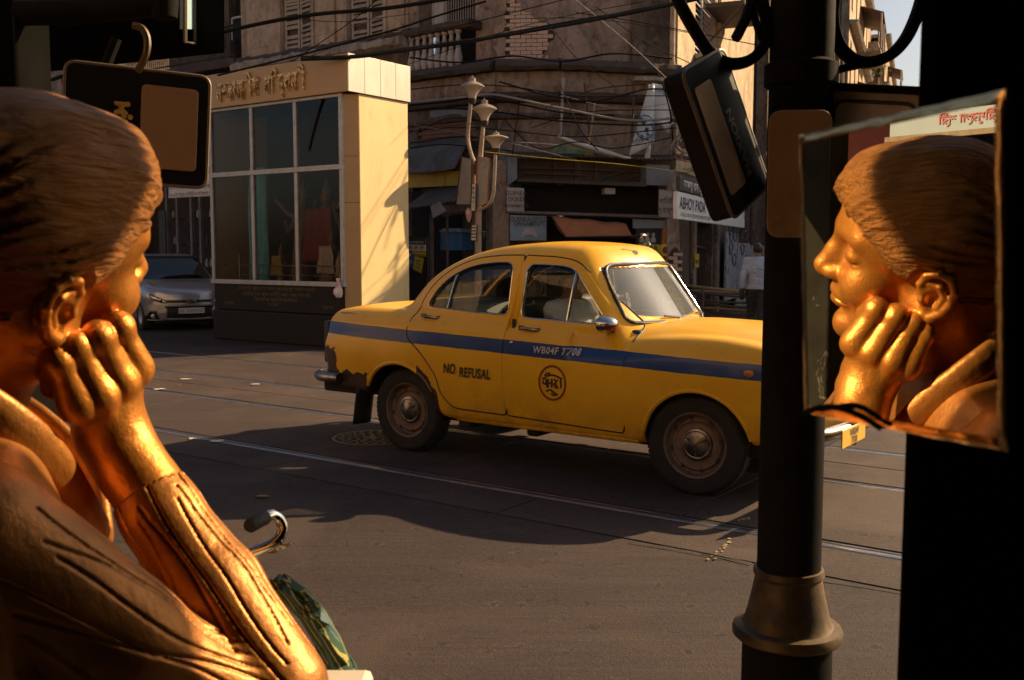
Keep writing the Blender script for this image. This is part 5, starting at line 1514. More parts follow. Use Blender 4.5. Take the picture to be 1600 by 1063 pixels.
q = MB(); q.lathe([(.075, .0), (.075, .028), (.06, .03)], 18, Matrix.Translation((x, .012, z)) @ Matrix.Rotation(R(90), 4, 'X')); obj("badge_centre", q, "red_paint" if "red_paint" in MATS else "awning_cloth", rd_)
x, z = fs(1022, 400.5, .0); t = moved(text_mb("LOTTERY", .09, bold=.002), Matrix.Translation((x, .012, z))); obj("lettering", t, "letter_dark", dy, recalc=False)
# walls of the corner under the sign box, and the peeling end pillar with bare brick
bd("corner_pier", [(770, 520), (770, 250), (796, 250), (796, 520)], .05, .7, "plaster_brown", bev=.02)
pil = bd("end_pillar", [(1040, 520), (1044, 268), (1056, 264), (1060, 300), (1064, 420), (1072, 520)], -.02, .5, "plaster_peeling", bev=.015)
e = bpy.data.objects.new("pillar_face", None); C.objects.link(e); e.parent = sh; e.location = (0, -.03, 0)
bricks(e, [fs(*p) for p in ((1042, 470), (1043, 402), (1048, 392), (1055, 386), (1061, 394), (1064, 420), (1068, 470))], "brick_pale", .20, .075)

# ---------------- left shop under the balcony: yellow fascia, tin awning, blue box
FL = Frame(FB.w(0, -.35, 0), STREET)
def fl(px, py, off=0.0): return FL.hit(px, py, off)
ls = thing("small_shop", "small dark shop under the balcony with a yellow fascia and sloping tin awning", "shop", FL.o, STREET)
def bl2(nm, pts, y0, y1, m, par=None, bev=.004):
    q = MB(); q.prism([fl(a, b, y0) for a, b in pts], y0, y1); return obj(nm, q, m, par or ls, bev=bev)
bl2("fascia_board", [(632, 294), (632, 264), (695, 267), (695, 291)], -.05, .0, "fascia_yellow")
bl2("fascia_board", [(696, 291), (696, 267), (722, 268), (722, 290)], -.05, .0, "fascia_yellow")
q = MB(); a0, a1 = fl(630, 262)[0], fl(724, 262)[0]; zA, zB = fl(680, 265, -.3)[1], fl(680, 216, .3)[1]
q.grid(lambda a, b: (a0 + (a1 - a0) * a, -.30 + .60 * b, zA + (zB - zA) * b - .05 * math.sin(a * 3 + b)), 12, 4); obj("tin_roof", q, "tin_sheet", ls, solid=.01, recalc=False)
q = MB(); N = 60; c0, c1 = fl(630, 310, -.9)[0], fl(722, 310, -.9)[0]; zlo, zhi = fl(660, 326, -.9)[1], fl(690, 292, .0)[1]
for i in range(N + 1):
    x = c0 + (c1 - c0) * i / N; dz = .022 * math.sin(i * math.pi / 2)
    q.v += [(x, -.9, zlo + dz + .14 * i / N), (x, .0, zhi + dz)]
q.f = [(2 * i, 2 * i + 2, 2 * i + 3, 2 * i + 1) for i in range(N)]; q.m = [0] * N
obj("corrugated_awning", q, "tin_sheet", ls, solid=.008, recalc=False, angle=70)
bl2("awning_end", [(672, 322), (686, 316), (696, 330), (676, 342)], -.92, -.88, "board_grey")
q = MB(); q.grid(lambda a, b: (fl(690 + 26 * a, 318, -.8)[0], -.8 + .5 * a, fl(690, 318 + 22 * b - 10 * a, -.8)[1] + .015 * math.sin(a * 40)), 24, 3); obj("side_flap", q, "tin_sheet", ls, solid=.008, recalc=False)
bl2("shop_void", [(628, 520), (628, 300), (724, 300), (724, 520)], .35, .40, "void_dark")
bxm = bl2("blue_box", [(687, 392), (688, 362), (721, 362), (722, 392)], -.45, -.05, "sign_blue", bev=.02)
bl2("box_lid", [(685, 363), (692, 357), (717, 357), (724, 363)], -.50, -.0, "board_blue", bxm)
for px in (673, 676, 699):
    x, z = fl(px, 350, -.6); q = MB(); q.tube([(x, -.6, .14), (x, -.6, fl(px, 335, -.6)[1])], .025, 7); obj("awning_prop", q, "tin_sheet", ls)
for i in range(7):
    x = fl(676 + i * 3.6, 360, -.1)[0]; q = MB(); q.tube([(x, -.1, .16), (x, -.1, 2.4)], .012, 5); obj("grille_bar", q, "iron_dark", ls)
for z in (.9, 1.4, 1.9): q = MB(); q.tube([(fl(675, 360, -.1)[0], -.1, z), (fl(700, 360, -.1)[0], -.1, z)], .010, 5); obj("grille_bar", q, "iron_dark", ls)
so = bl2("store_board", [(750, 376), (750, 358), (779, 360), (779, 378)], -.3, -.26, "sign_black")
x, z = fl(764, 371, -.3); t = moved(text_mb("STORE", .17, bold=.002, shear=.1), Matrix.Translation((x, -.304, z)) @ Matrix.Rotation(R(4), 4, 'Y')); obj("lettering", t, "gilt", so, recalc=False)

# ---------------- house up the side street: sunny wall, gate, shop sign
F2 = Frame(FR.w(rw + .04, .02, 0), math.atan2(.927, .375))
def f2(px, py, off=0.0): return F2.hit(px, py, off)
h2 = thing("side_street_house", "sunlit cream house up the side street with tall pale shutters", "house", F2.o, F2.rz)
L2 = f2(1178, 100)[0]
sx0, sx1 = f2(1086, 60)[0], f2(1117, 60)[0]
sz0 = f2(1100, 96)[1]
gx0, gx1 = f2(1083, 400)[0], f2(1112, 400)[0]
zmid = f2(1062, 268)[1]
part("wall", wall_mesh(0, L2, zmid, zt + 1, [(sx0, sx1, sz0, sz0 + 3.2)]), "plaster_sunny", h2)
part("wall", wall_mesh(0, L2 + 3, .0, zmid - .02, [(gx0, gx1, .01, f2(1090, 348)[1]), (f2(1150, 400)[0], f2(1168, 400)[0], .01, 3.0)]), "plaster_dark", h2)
nlv = 16
for k in range(2):
    a, b = sx0 + (sx1 - sx0) * k / 2, sx0 + (sx1 - sx0) * (k + 1) / 2
    shutter_leaf(h2, a + .02, b - .02, sz0 + .02, sz0 + 3.1, "curtain_pale", 0, 12)
q = MB(); q.bx(sx0 - .1, sx1 + .1, -.30, .0, sz0 - .14, sz0 - .02); obj("window_sill", q, "plaster_peeling", h2, bev=.03)
q = MB(); q.bx(f2(1122, 25)[0], f2(1128, 25)[0], -.08, -.002, zmid, zt); obj("pilaster", q, "plaster_sunny", h2)
# projecting oriel frame
ox0, ox1 = f2(1102, 10)[0], f2(1131, 10)[0]; oz = f2(1110, 22)[1]
q = MB(); q.bx(ox0, ox1, -.9, -.002, oz, oz + .10); ob_ = obj("oriel_floor", q, "wood_dark", h2)
q = MB(); q.tube([(ox0, -.85, oz), (ox0, -.85, oz + 1.2)], .04, 6); q.tube([(ox1, -.85, oz), (ox1, -.85, oz + 1.2)], .04, 6); q.tube([(ox0, -.85, oz + 1.1), (ox1, -.85, oz + 1.1)], .04, 6); q.tube([(ox0, -.85, oz), (ox0 + .2, 0, oz - .8)], .03, 6); obj("oriel_frame", q, "rod_rust", h2)
q = MB(); q.bx(gx0, gx1, .32, .36, .0, 4.0); obj("gate_void", q, "void_dark", h2)
gb = None
for i in range(12):
    x = gx0 + (gx1 - gx0) * (i + .5) / 12
    if gb is None:
        q = MB(); q.bx(-.014, .014, .14, .17, .02, f2(1090, 348)[1] - .02); gb = q.mesh("gate_bar"); gb.materials.append(MATS["rod_rust"])
    o = bpy.data.objects.new("gate_bar", gb); C.objects.link(o); o.parent = h2; o.location = (x, 0, 0)
for i in range(6):
    for s in (0, 1):
        xa_, xb_ = gx0 + (gx1 - gx0) * (i + s) / 6, gx0 + (gx1 - gx0) * (i + 1 - s) / 6
        q = MB(); q.tube([(xa_, .13, 1.5), (xb_, .13, 2.1)], .010, 4); obj("gate_lattice", q, "rod_rust", h2)
q = MB(); q.tube([(gx0 + .1, .10, f2(1090, 382)[1]), (gx1 - .2, .10, f2(1105, 390)[1])], .03, 6); obj("gate_bolt", q, "old_chrome" if "old_chrome" in MATS else "rod_rust", h2)
for px in (1080, 1117, 1148, 1172):
    x = f2(px, 400)[0]; q = MB(); q.bx(x - .16, x + .16, -.10, -.002, .0, zmid - .3); obj("pilaster", q, "plaster_brown" if px < 1140 else "plaster_dark", h2, bev=.02)
sg = thing("shop_sign", "long white shop sign lettered ABHOY PADA under a black Bengali board", "sign", F2.o, F2.rz)
a, b = f2(1058, 320, -.95)[0], f2(1153, 320, -.95)[0]
z0, z1_ = f2(1058, 342, -.95)[1], f2(1058, 299, -.95)[1]
zz = f2(1060, 274, -.95)[1]
boxp("white_board", a, b + 1.0, -.95, -.88, z0, z1_, "sign_white", sg, .006)
boxp("black_board", a + .15, b + 1.0, -.96, -.89, z1_ + .03, zz, "sign_black", sg, .006)
H2 = z1_ - z0
t = moved(text_mb("ABHOY PADA", H2 * .62, bold=.006, align='LEFT', sx=1.25), Matrix.Translation((a + .18, -.955, z0 + H2 * .40))); obj("lettering", t, "letter_navy", sg, recalc=False)
t = moved(text_mb("CON", H2 * .62, bold=.006, align='LEFT', sx=1.25), Matrix.Translation((a + 7.0, -.955, z0 + H2 * .40))); obj("lettering", t, "letter_navy", sg, recalc=False)
t = moved(text_mb("51/B, M.G. ROAD   JEWELLERS & MANUFACTURERS", H2 * .20, align='LEFT', sx=1.3), Matrix.Translation((a + .25, -.955, z0 + H2 * .12))); obj("lettering", t, "letter_navy", sg, recalc=False)
t = moved(text_mb("অভয় পদ জুয়েলার্স", (zz - z1_) * .78, bold=.006, align='LEFT', sx=1.5), Matrix.Translation((a + .45, -.965, z1_ + (zz - z1_) * .28))); obj("lettering", t, "letter_white", sg, recalc=False)
yp = thing("wall_notice", "small yellow and red notice pasted beside the gate bars", "notice", F2.o, F2.rz)
boxp("paper", f2(1077, 410)[0], f2(1083.5, 410)[0], -.13, -.11, f2(1080, 418)[1], f2(1080, 397)[1], "sign_yellow", yp)
boxp("red_panel", f2(1078, 410)[0], f2(1082.5, 410)[0], -.136, -.131, f2(1080, 412)[1], f2(1080, 406)[1], "red_paint" if "red_paint" in MATS else "awning_cloth", yp)
# graffiti boards leaning on the side wall
mat("graffiti_board", (.42, .43, .45), (.33, .34, .36), .7, 0, 4, dirt=(.10, .10, .12), dscale=6, dlo=.5, dhi=.62)
for i, (p0, p1, yb, yt, lab) in enumerate(((1131, 1148, 470, 362, "tall bluish scribbled panel standing left of the looped graffiti"), (1149, 1168, 488, 380, "grey panel with black looped graffiti behind the man"), (1171, 1192, 470, 384, "scribbled grey panel at the right end, partly behind the hanging sign"))):
    gt = thing("scribbled_panel", lab, "panel", F2.o, F2.rz)
    x0_, x1b = f2(p0, 420, -.2)[0], f2(p1, 420, -.2)[0]
    q = MB(); q.bx(x0_, x1b, -.26, -.20, f2(p0, yb, -.2)[1], f2(p0, yt, -.2)[1]); obj("board", q, "graffiti_board", gt, bev=.01)
    q = MB(); rr = random.Random(i)
    for k in range(7):
        cx, cz_, r_ = rr.uniform(x0_ + .3, x1b - .3), rr.uniform(.9, 2.3), rr.uniform(.10, .22)
        q.tube([(cx + r_ * 1.6 * math.cos(a_) * (1 + .2 * math.sin(3 * a_)), -.268, cz_ + r_ * math.sin(a_)) for a_ in [2 * math.pi * j / 16 for j in range(16)]], .016, 4, closed=True)
    stuffpart(obj("graffiti_stroke", q, "letter_dark", gt))

# ---------------- far houses up the side street (seen through the lamp's scrolls), built on the same line
def far_house(nm, label, s0, s1, z1, m, floors, off=0.0, balcony=True, roofm="tin_rust"):
    g = thing(nm, label, "house", F2.o, F2.rz, "houses up the side street")
    holes = []; fh = z1 / floors; n = max(2, int((s1 - s0) / 3.2))
    for k in range(1, floors):
        for i in range(n):
            x = s0 + (s1 - s0) * (i + .5) / n; holes.append((x - .55, x + .55, k * fh + .8, k * fh + fh - .7))
    part("wall", moved(wall_mesh(s0, s1, 0, z1, holes, .35), Matrix.Translation((0, off, 0))), m, g)
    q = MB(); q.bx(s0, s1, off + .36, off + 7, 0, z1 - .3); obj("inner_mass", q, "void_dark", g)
    q = MB(); q.bx(s0, s0 + .3, off + .0, off + 7.1, 0, z1); obj("end_wall", q, m, g)
    for a, b, c, d in holes:
        wd = bpy.data.objects.new("window", None); C.objects.link(wd); wd.parent = g
        boxp("frame", a, b, off + .16, off + .22, c, d, "wood_shutter", wd)
        for k in range(2): boxp("shutter", a + .05 + k * .54, a + .49 + k * .54, off + .10, off + .15, c + .06, d - .06, "wood_dark" if random.random() < .5 else "wood_shutter", wd)
    for k in range(1, floors + 1):
        ledge("cornice", s0, s1, [(off - .001, k * fh - .2), (off - .35, k * fh - .15), (off - .45, k * fh - .02), (off - .001, k * fh)], "plaster_peeling", g, .02)
        if balcony and k < floors:
            c = s0 + (s1 - s0) * random.uniform(.3, .7); w = min(3.0, (s1 - s0) * .3)
            bb = bpy.data.objects.new("balcony", None); C.objects.link(bb); bb.parent = g
            boxp("slab", c - w, c + w, off - 1.2, off - .002, k * fh + .02, k * fh + .18, "plaster_peeling", bb)
            q = MB()
            for j in range(int(w * 2 / .22) + 1): q.tube([(c - w + j * .22, off - 1.15, k * fh + .18), (c - w + j * .22, off - 1.15, k * fh + 1.1)], .02, 4)
            q.tube([(c - w, off - 1.15, k * fh + 1.1), (c + w, off - 1.15, k * fh + 1.1)], .04, 5)
            stuffpart(obj("railing", q, "iron_dark", bb))
            q = MB(); q.add([(c - w, off - 1.3, k * fh + 2.15), (c + w, off - 1.3, k * fh + 2.15), (c + w, off - .003, k * fh + 2.6), (c - w, off - .003, k * fh + 2.6)], [(0, 1, 2, 3)]); obj("canopy", q, roofm, bb, solid=.04)
            for xx in (c - w + .05, c, c + w - .05): q = MB(); q.tube([(xx, off - 1.2, k * fh + .18), (xx, off - 1.2, k * fh + 2.2)], .05, 6); obj("canopy_post", q, "wood_shutter", bb)
    return g
far_house("terrace_house", "brown three-storey house just beyond the sunlit one", L2 + 3.05, 21, 11.5, "plaster_brown", 3)
far_house("terrace_house", "pale blue painted house seen inside the lamp's right scroll", 21.05, 33, 12.0, "plaster_blue", 3)
far_house("terrace_house", "cream house with a broad wooden canopy seen inside the right scroll", 33.05, 52, 17.5, "plaster_sunny", 4, -1.2)
far_house("terrace_house", "tall cream house with balconies near the patch of sky", 52.05, 74, 21.0, "plaster_cream", 5, -.4)
far_house("terrace_house", "farthest cream house, lowest against the sky", 74.05, 110, 20.5, "plaster_sunny", 5, -1.6)
# opposite side of the side street: dark-roofed stall and the sunny flank of a house behind the right pillar
F3 = Frame(F2.w(0, -9.0, 0), F2.rz)
ho = thing("opposite_house", "sunlit house flank on the opposite side of the side street, behind the dark pillar", "house", F3.w(30, 0, 0), F2.rz)
part("wall", moved(wall_mesh(0, 22, 0, 15, [(2 + 4 * i, 3.2 + 4 * i, 1.2 + 3.8 * k, 3.2 + 3.8 * k) for i in range(5) for k in range(1, 4)], .3), Matrix.Translation((0, -6, 0))), "plaster_sunny", ho)
q = MB(); q.bx(-.1, 22, -5.65, -.0, 0, 14.8); obj("inner_mass", q, "plaster_dark", ho)
q = MB(); q.bx(-.3, -.11, -6.0, .0, 0, 15); obj("end_wall", q, "plaster_sunny", ho)
def plain_house(nm, label, fr, w, h, dep, m, rows, cols, z0=3.6):
    g = thing(nm, label, "house", fr.o, fr.rz)
    hl = []
    for k in range(rows):
        for i in range(cols):
            x = w * (i + .5) / cols; z = z0 + (h - z0) * k / rows + .7
            hl.append((x - .55, x + .55, z, z + 1.7))
    for i in range(cols): x = w * (i + .5) / cols; hl.append((x - 1.1, x + 1.1, .15, 2.8))
    part("wall", wall_mesh(0, w, 0, h, hl, .3), m, g)
    q = MB(); q.bx(.0, w, .31, dep, 0, h - .05); obj("inner_mass", q, "plaster_dark", g)
    for a, b, c, d in hl:
        if c < 1: boxp("shop_shutter", a, b, .18, .24, c, d, "tin_sheet", g)
        else:
            for j in range(2): boxp("shutter", a + .03 + j * .55, a + .52 + j * .55, .12, .17, c + .03, d - .03, "wood_shutter", g)
    for z in (z0 - .2, h): ledge("cornice", -.1, w + .1, [(-.001, z - .3), (-.30, z - .2), (-.36, z), (-.001, z + .04)], "plaster_peeling", g, .01)
    return g
plain_house("street_house", "brown house opposite the sunlit one across the side street, outside the frame", Frame(F3.w(28, 0, 0), F2.rz + math.pi), 19, 12.4, 8, "plaster_brown", 2, 5)
plain_house("street_house", "brown weathered house at the far left, behind the statue's head and the hanging sign", Frame(FB.w(xL - 26.2, .05, 0), STREET), 20, 10.2, 7, "plaster_brown", 2, 6)
plain_house("street_house", "sunlit cream row of houses behind the viewer on the near side of the street", Frame(ab(16, -5.2), STREET + math.pi), 44, 8.6, 6, "plaster_sunny", 1, 11)
st = thing("tin_roofed_stall", "low dark stall with a tin eave at the far corner of the side street", "stall", F3.w(24, 0, 0), F2.rz)
boxp("wall", 0, 5, -4, 0, 0, 6.2, "iron_dark", st)
q = MB(); N = 60
for i in range(N + 1):
    y = -4.4 + 5.0 * i / N; dz = .06 * math.sin(i * math.pi / 2)
    q.v += [(-.8, y, 6.2 + dz), (5.2, y, 7.2 + dz)]
q.f = [(2 * i, 2 * i + 2, 2 * i + 3, 2 * i + 1) for i in range(N)]; q.m = [0] * N
obj("tin_roof", q, "tin_rust", st, solid=.02, recalc=False)
# weeds rooted in the ledges
def weed(p, n, s, label):
    q = MB(); rr = random.Random(int(p.x * 100))
    for k in range(n):
        c = Vector((rr.gauss(0, s * .5), rr.gauss(0, s * .3), abs(rr.gauss(.2, s * .6))))
        a = rr.uniform(0, 6); d = Vector((math.cos(a), math.sin(a), rr.uniform(-.6, .6))) * s * .22; e = Vector((-math.sin(a), math.cos(a), rr.uniform(-.4, .4))) * s * .10
        q.add([c - d, c + e, c + d, c - e], [(0, 1, 2, 3)])
    g = thing("ledge_weed", label, "plant", p); stuffpart(obj("leaves", q, "leaf_green", g, recalc=False))
    k = MB(); k.tube([(0, 0, -.1), (0, 0, s * .6)], .02, 5); obj("stem", k, "rod_rust", g)
weed(F2.w(50.5, -1.9, 13.2), 60, 1.0, "green weed sprouting from a far ledge in the right scroll")
weed(F2.w(60, -1.0, 21.2), 70, 1.3, "green weed on the far parapet against the sky")
weed(FR.w(rw - .5, -.3, za_ + .02), 26, .22, "tiny green weed on the ledge above the torn banner")
# ================================================================== people
def person_sdf(J, rad, hip_w=.0, skirt=None):
    """One continuous body from joints: J maps names to points, rad to radii."""
    def F(P):
        P = P.astype(np.float32)
        c = lambda a, b, ra, rb: caps(P, J[a], J[b], ra, rb)
        f = smin(c('pelvis', 'chest', .130 * rad, .155 * rad), c('chest', 'neck', .150 * rad, .075), .05)
        f = smin(f, c('sh_l', 'sh_r', .072, .072), .05)
        for s in 'lr':
            f = smin(f, c('hip_' + s, 'kn_' + s, .092 * rad, .066 * rad), .04)
            f = smin(f, c('kn_' + s, 'an_' + s, .064 * rad, .046), .02)
            f = smin(f, c('an_' + s, 'toe_' + s, .045, .034), .02)
            f = smin(f, c('sh_' + s, 'el_' + s, .058 * rad, .046), .03)
            f = smin(f, c('el_' + s, 'wr_' + s, .044, .032), .015)
            h = np.array(J['wr_' + s]); d = h - np.array(J['el_' + s]); d = d / np.linalg.norm(d); side = np.array(J['thumb_' + s]) - h; side = side / np.linalg.norm(side)
            f = smin(f, caps(P, h, h + d * .07, .026, .032), .012)
            for k in range(4):
                o_ = h + d * .085 + side * (.026 - .017 * k)
                f = smin(f, chain(P, [o_, o_ + d * (.035 - .004 * abs(k - 1.3)), o_ + d * .060 + np.array((0, 0, -.006))], [.0105, .0095, .008]), .005)
            f = smin(f, chain(P, [h + d * .02 + side * .02, h + d * .05 + side * .046, h + d * .085 + side * .05], [.014, .011, .009]), .008)
        n = np.array(J['neck']); hd = np.array(J['head']); fw = np.array(J['face']) - hd; fw = fw / np.linalg.norm(fw); up = (hd - n) / np.linalg.norm(hd - n); lt = np.cross(up, fw)
        f = smin(f, caps(P, n, hd - up * .03, .056, .054), .03)
        Q = np.stack([(P - hd) @ fw, (P - hd) @ lt, (P - hd) @ up], 1).astype(np.float32)
        A = Q.copy(); A[:, 1] = np.abs(A[:, 1])
        g = ell(Q, (-.008, 0, .045), (.098, .076, .088)); g = smin(g, ell(Q, (.030, 0, -.025), (.058, .054, .080)), .03); g = smin(g, ell(Q, (.062, 0, -.082), (.024, .024, .020)), .02)
        g = smin(g, chain(Q, [(.082, 0, .030), (.104, 0, -.012)], [.010, .013]), .012)
        g = smax(g, -ell(A, (.092, .031, .024), (.014, .016, .010)), .010); g = smin(g, ell(A, (.074, .031, .024), (.012, .013, .011)), .004)
        g = smin(g, caps(A, (.084, .0, -.043), (.074, .02, -.043), .0075, .004), .006); g = smax(g, -caps(A, (.094, 0, -.046), (.078, .022, -.047), .002), .003)
        g = smin(g, ell(A, (-.008, .078, .006), (.022, .010, .034)), .008)
        return smin(f, g, .02)
    return F
def hair_cap(J):
    n = np.array(J['neck']); hd = np.array(J['head']); fw = np.array(J['face']) - hd; fw /= np.linalg.norm(fw); up = (hd - n) / np.linalg.norm(hd - n); lt = np.cross(up, fw)
    def F(P):
        P = P.astype(np.float32)
        Q = np.stack([(P - hd) @ fw, (P - hd) @ lt, (P - hd) @ up], 1).astype(np.float32)
        g = ell(Q, (-.014, 0, .050), (.104, .084, .094)) - .002 * np.sin(Q[:, 1] * 190 + Q[:, 0] * 60)
        return smax(g, (.055 + np.clip(Q[:, 0], -.2, .2) * .55 - np.where(Q[:, 0] < -.03, .09, 0) - Q[:, 2]) * .8, .012)
    return F
mat("skin", (.27, .150, .085), (.22, .12, .07), .55, 0, 12)
mat("hair_black", (.016, .013, .012), (.03, .025, .022), .5, 0, 30, stretch=(1, 1, .2), bumps=.3)
mat("shirt_blue", (.42, .48, .58), (.36, .42, .52), .8, 0, 5, bumps=.1)
mat("shirt_white", (.66, .64, .62), (.56, .54, .53), .8, 0, 5, bumps=.1)
mat("trousers_dark", (.022, .022, .026), (.035, .034, .038), .8, 0, 6)
mat("shoe_black", (.015, .014, .013), (.03, .028, .025), .4)
def cloth_from(F, off, keep, k=.01, fold=.0):
    def G(P):
        P = P.astype(np.float32)
        f = F(P) - off - fold * (np.sin(P[:, 2] * 46 + 5 * np.sin(P[:, 0] * 17 + P[:, 1] * 9)) + .6 * np.sin(P[:, 2] * 95 + P[:, 0] * 40))
        return smax(f, keep(P), k)
    return G
def make_person(label, loc, rz, J, rad, shirt, group=None, full=True):
    g = thing("person", label, "person", loc, rz)
    F = person_sdf(J, rad)
    lo = np.min([v for v in J.values()], 0) - .22; hi = np.max([v for v in J.values()], 0) + .24
    me = sdf_mesh("body", F, lo, hi, .0095 if not full else .010, c=6); obj("body", me, "skin", g)
    me = sdf_mesh("hair", hair_cap(J), np.array(J['head']) - .16, np.array(J['head']) + .18, .007); obj("hair", me, "hair_black", g)
    wl, wr = np.array(J['wr_l']), np.array(J['wr_r'])
    def sleeves(P):
        z = J['pelvis'][2] - .04 - P[:, 2]
        d = np.minimum(np.linalg.norm(P - wl, axis=1), np.linalg.norm(P - wr, axis=1))
        cut = np.maximum(z, .055 - d)
        dl = np.linalg.norm(P - (wl + (wl - np.array(J['el_l'])) * .35), axis=1); dr = np.linalg.norm(P - (wr + (wr - np.array(J['el_r'])) * .35), axis=1)
        cut = np.maximum(cut, .135 - np.minimum(dl, dr))
        nk = np.array(J['neck']); return np.maximum(cut, (P[:, 2] - nk[2] - .035))
    me = sdf_mesh("shirt", cloth_from(F, .014, sleeves, fold=.0035), lo, hi, .010); so = obj("shirt", me, shirt, g)
    c = []
    for i in range(13):
        a = 2 * math.pi * i / 12; n = Vector(J['neck']); c.append(n + Vector((.068 * math.cos(a), .072 * math.sin(a), .028 + .008 * math.cos(a))))
    q = MB(); q.tube(c[:12], .013, 6, closed=True); obj("collar", q, shirt, so)
    if full:
        def legs(P): return np.maximum(P[:, 2] - (J['pelvis'][2] - .03), np.minimum(J['an_l'][2], J['an_r'][2]) - .0 - P[:, 2])
        me = sdf_mesh("trousers", cloth_from(F, .018, legs, fold=.004), lo, hi, .011); obj("trousers", me, "trousers_dark", g)
        for s in 'lr':
            a, t = Vector(J['an_' + s]), Vector(J['toe_' + s]); q = MB()
            q.tube([a + (a - t) * .35 - Vector((0, 0, .05)), a - Vector((0, 0, .045)), t - Vector((0, 0, .0)), t + (t - a) * .25 - Vector((0, 0, .008))], [.035, .052, .046, .022], 10); obj("shoe", q, "shoe_black", g)
    return g
# man walking away up the side street (faces local +x)
MANJ = dict(pelvis=(0, 0, .93), chest=(.02, 0, 1.26), neck=(.03, 0, 1.43), head=(.05, 0, 1.555), face=(.20, 0, 1.54), sh_l=(.02, .175, 1.38), sh_r=(.02, -.175, 1.38),
            el_l=(-.10, .235, 1.12), el_r=(.06, -.235, 1.11), wr_l=(-.06, .25, .88), wr_r=(.20, -.22, .90), thumb_l=(.0, .22, .86), thumb_r=(.24, -.18, .88),
            hip_l=(0, .09, .90), hip_r=(0, -.09, .90), kn_l=(.14, .09, .50), kn_r=(-.02, -.09, .48), an_l=(.10, .09, .085), an_r=(-.26, -.09, .14), toe_l=(.25, .10, .04), toe_r=(-.14, -.10, .05))
mp = at(1183, 440, 17.6)
make_person("man in a pale blue shirt and dark trousers walking away beside the hanging sign", (mp.x, mp.y, -.02), math.atan2(.93, .30), MANJ, 1.0, "shirt_blue")
# driver behind the wheel (right-hand drive, near side)
DRJ = dict(pelvis=(.0, 0, .72), chest=(-.07, 0, 1.02), neck=(-.05, 0, 1.165), head=(-.03, 0, 1.285), face=(.12, .0, 1.275), sh_l=(-.06, .17, 1.115), sh_r=(-.06, -.17, 1.115),
           el_l=(.12, .22, .93), el_r=(.14, -.20, .93), wr_l=(.34, .14, 1.02), wr_r=(.34, -.12, 1.02), thumb_l=(.34, .09, 1.05), thumb_r=(.34, -.07, 1.05),
           hip_l=(.04, .09, .70), hip_r=(.04, -.09, .70), kn_l=(.46, .11, .72), kn_r=(.46, -.11, .72), an_l=(.70, .10, .46), an_r=(.70, -.10, .46), toe_l=(.83, .10, .44), toe_r=(.83, -.10, .44))
dp = TX_O + U * 1.28 - V * .34
make_person("driver in a white shirt sitting at the wheel inside the taxi", (dp.x, dp.y, 0), STREET, DRJ, .98, "shirt_white")

# ================================================================== silver hatchback parked left of the shrine
def hatch_sdf(P):
    P = P.astype(np.float32); x, z = P[:, 0], P[:, 2]; y = np.abs(P[:, 1])
    w = sm_itp(x, [-3.75, -3.4, -2.5, -1, -.5, -.2, .0], [.70, .80, .83, .83, .82, .76, .64]) - .05 * ((z - .62) / .4) ** 2
    zt = sm_itp(x, [-3.8, -3.4, -2.6, -1.25, -.9, -.5, -.15, .05], [.95, 1.00, 1.00, .985, .965, .90, .80, .70]) + .03 * (1 - (y / .7) ** 2)
    f = smax(y - w, (z - zt) * .95, .10); f = smax(f, .20 - z, .05)
    xf = .02 - .34 * (y / .8) ** 2.4 - .25 * np.clip(z - .52, 0, 1) ** 1.5 * 1.2 - .25 * np.clip(.35 - z, 0, 1)
    f = smax(f, x - xf, .07); f = smax(f, -3.78 + .1 * (y / .8) ** 2 - x, .10)
    wg = .745 - .30 * np.clip(z - .95, 0, .7)
    zr = sm_itp(x, [-3.9, -3.6, -3.2, -2.4, -1.9, -1.5, -1.0], [.9, 1.25, 1.45, 1.50, 1.48, 1.42, 1.2])
    r = smax(y - wg, z - zr, .10); r = smax(r, (x + .92) * .52 + (z - .96) * .86, .04); r = smax(r, .85 - z, .02)
    f = smin(f, r, .03)
    f = smin(f, ell(np.stack([x, y, z], 1), (-.62, .66, .66), (.42, .17, .24)), .05)
    for cx in (-.78, -3.10): f = smax(f, -np.maximum(np.hypot(x - cx, z - .30) - .335, .5 - y), .012)
    # pressed openings at the nose: grille, fog lamp pockets
    m = x > -.6
    g1 = np.maximum(np.abs(z - .36) - .115 * (1 - .15 * y), y - .44 - .10 * (z - .30))
    g2 = np.maximum.reduce([np.abs(z - .30) - .075, np.abs(y - .665) - .085 + (z - .30) * .5])
    pocket = smin(g1, g2, .005)
    f = np.where(m, smax(f, -smax(pocket, -(f + .045), .01), .012), f)
    return f
mat("silver_car", (.36, .36, .39), (.32, .32, .35), .28, .55, 3, coat=.6)
glass("car_glass", (.10, .11, .12), .07, .02)
mat("black_grille", (.012, .012, .012), (.02, .02, .02), .5)
mat("plate_white", (.55, .55, .55), (.45, .45, .45), .5)
car_front = on_ground(300, 517)
CAR_RZ = math.atan2(-.84, .55)
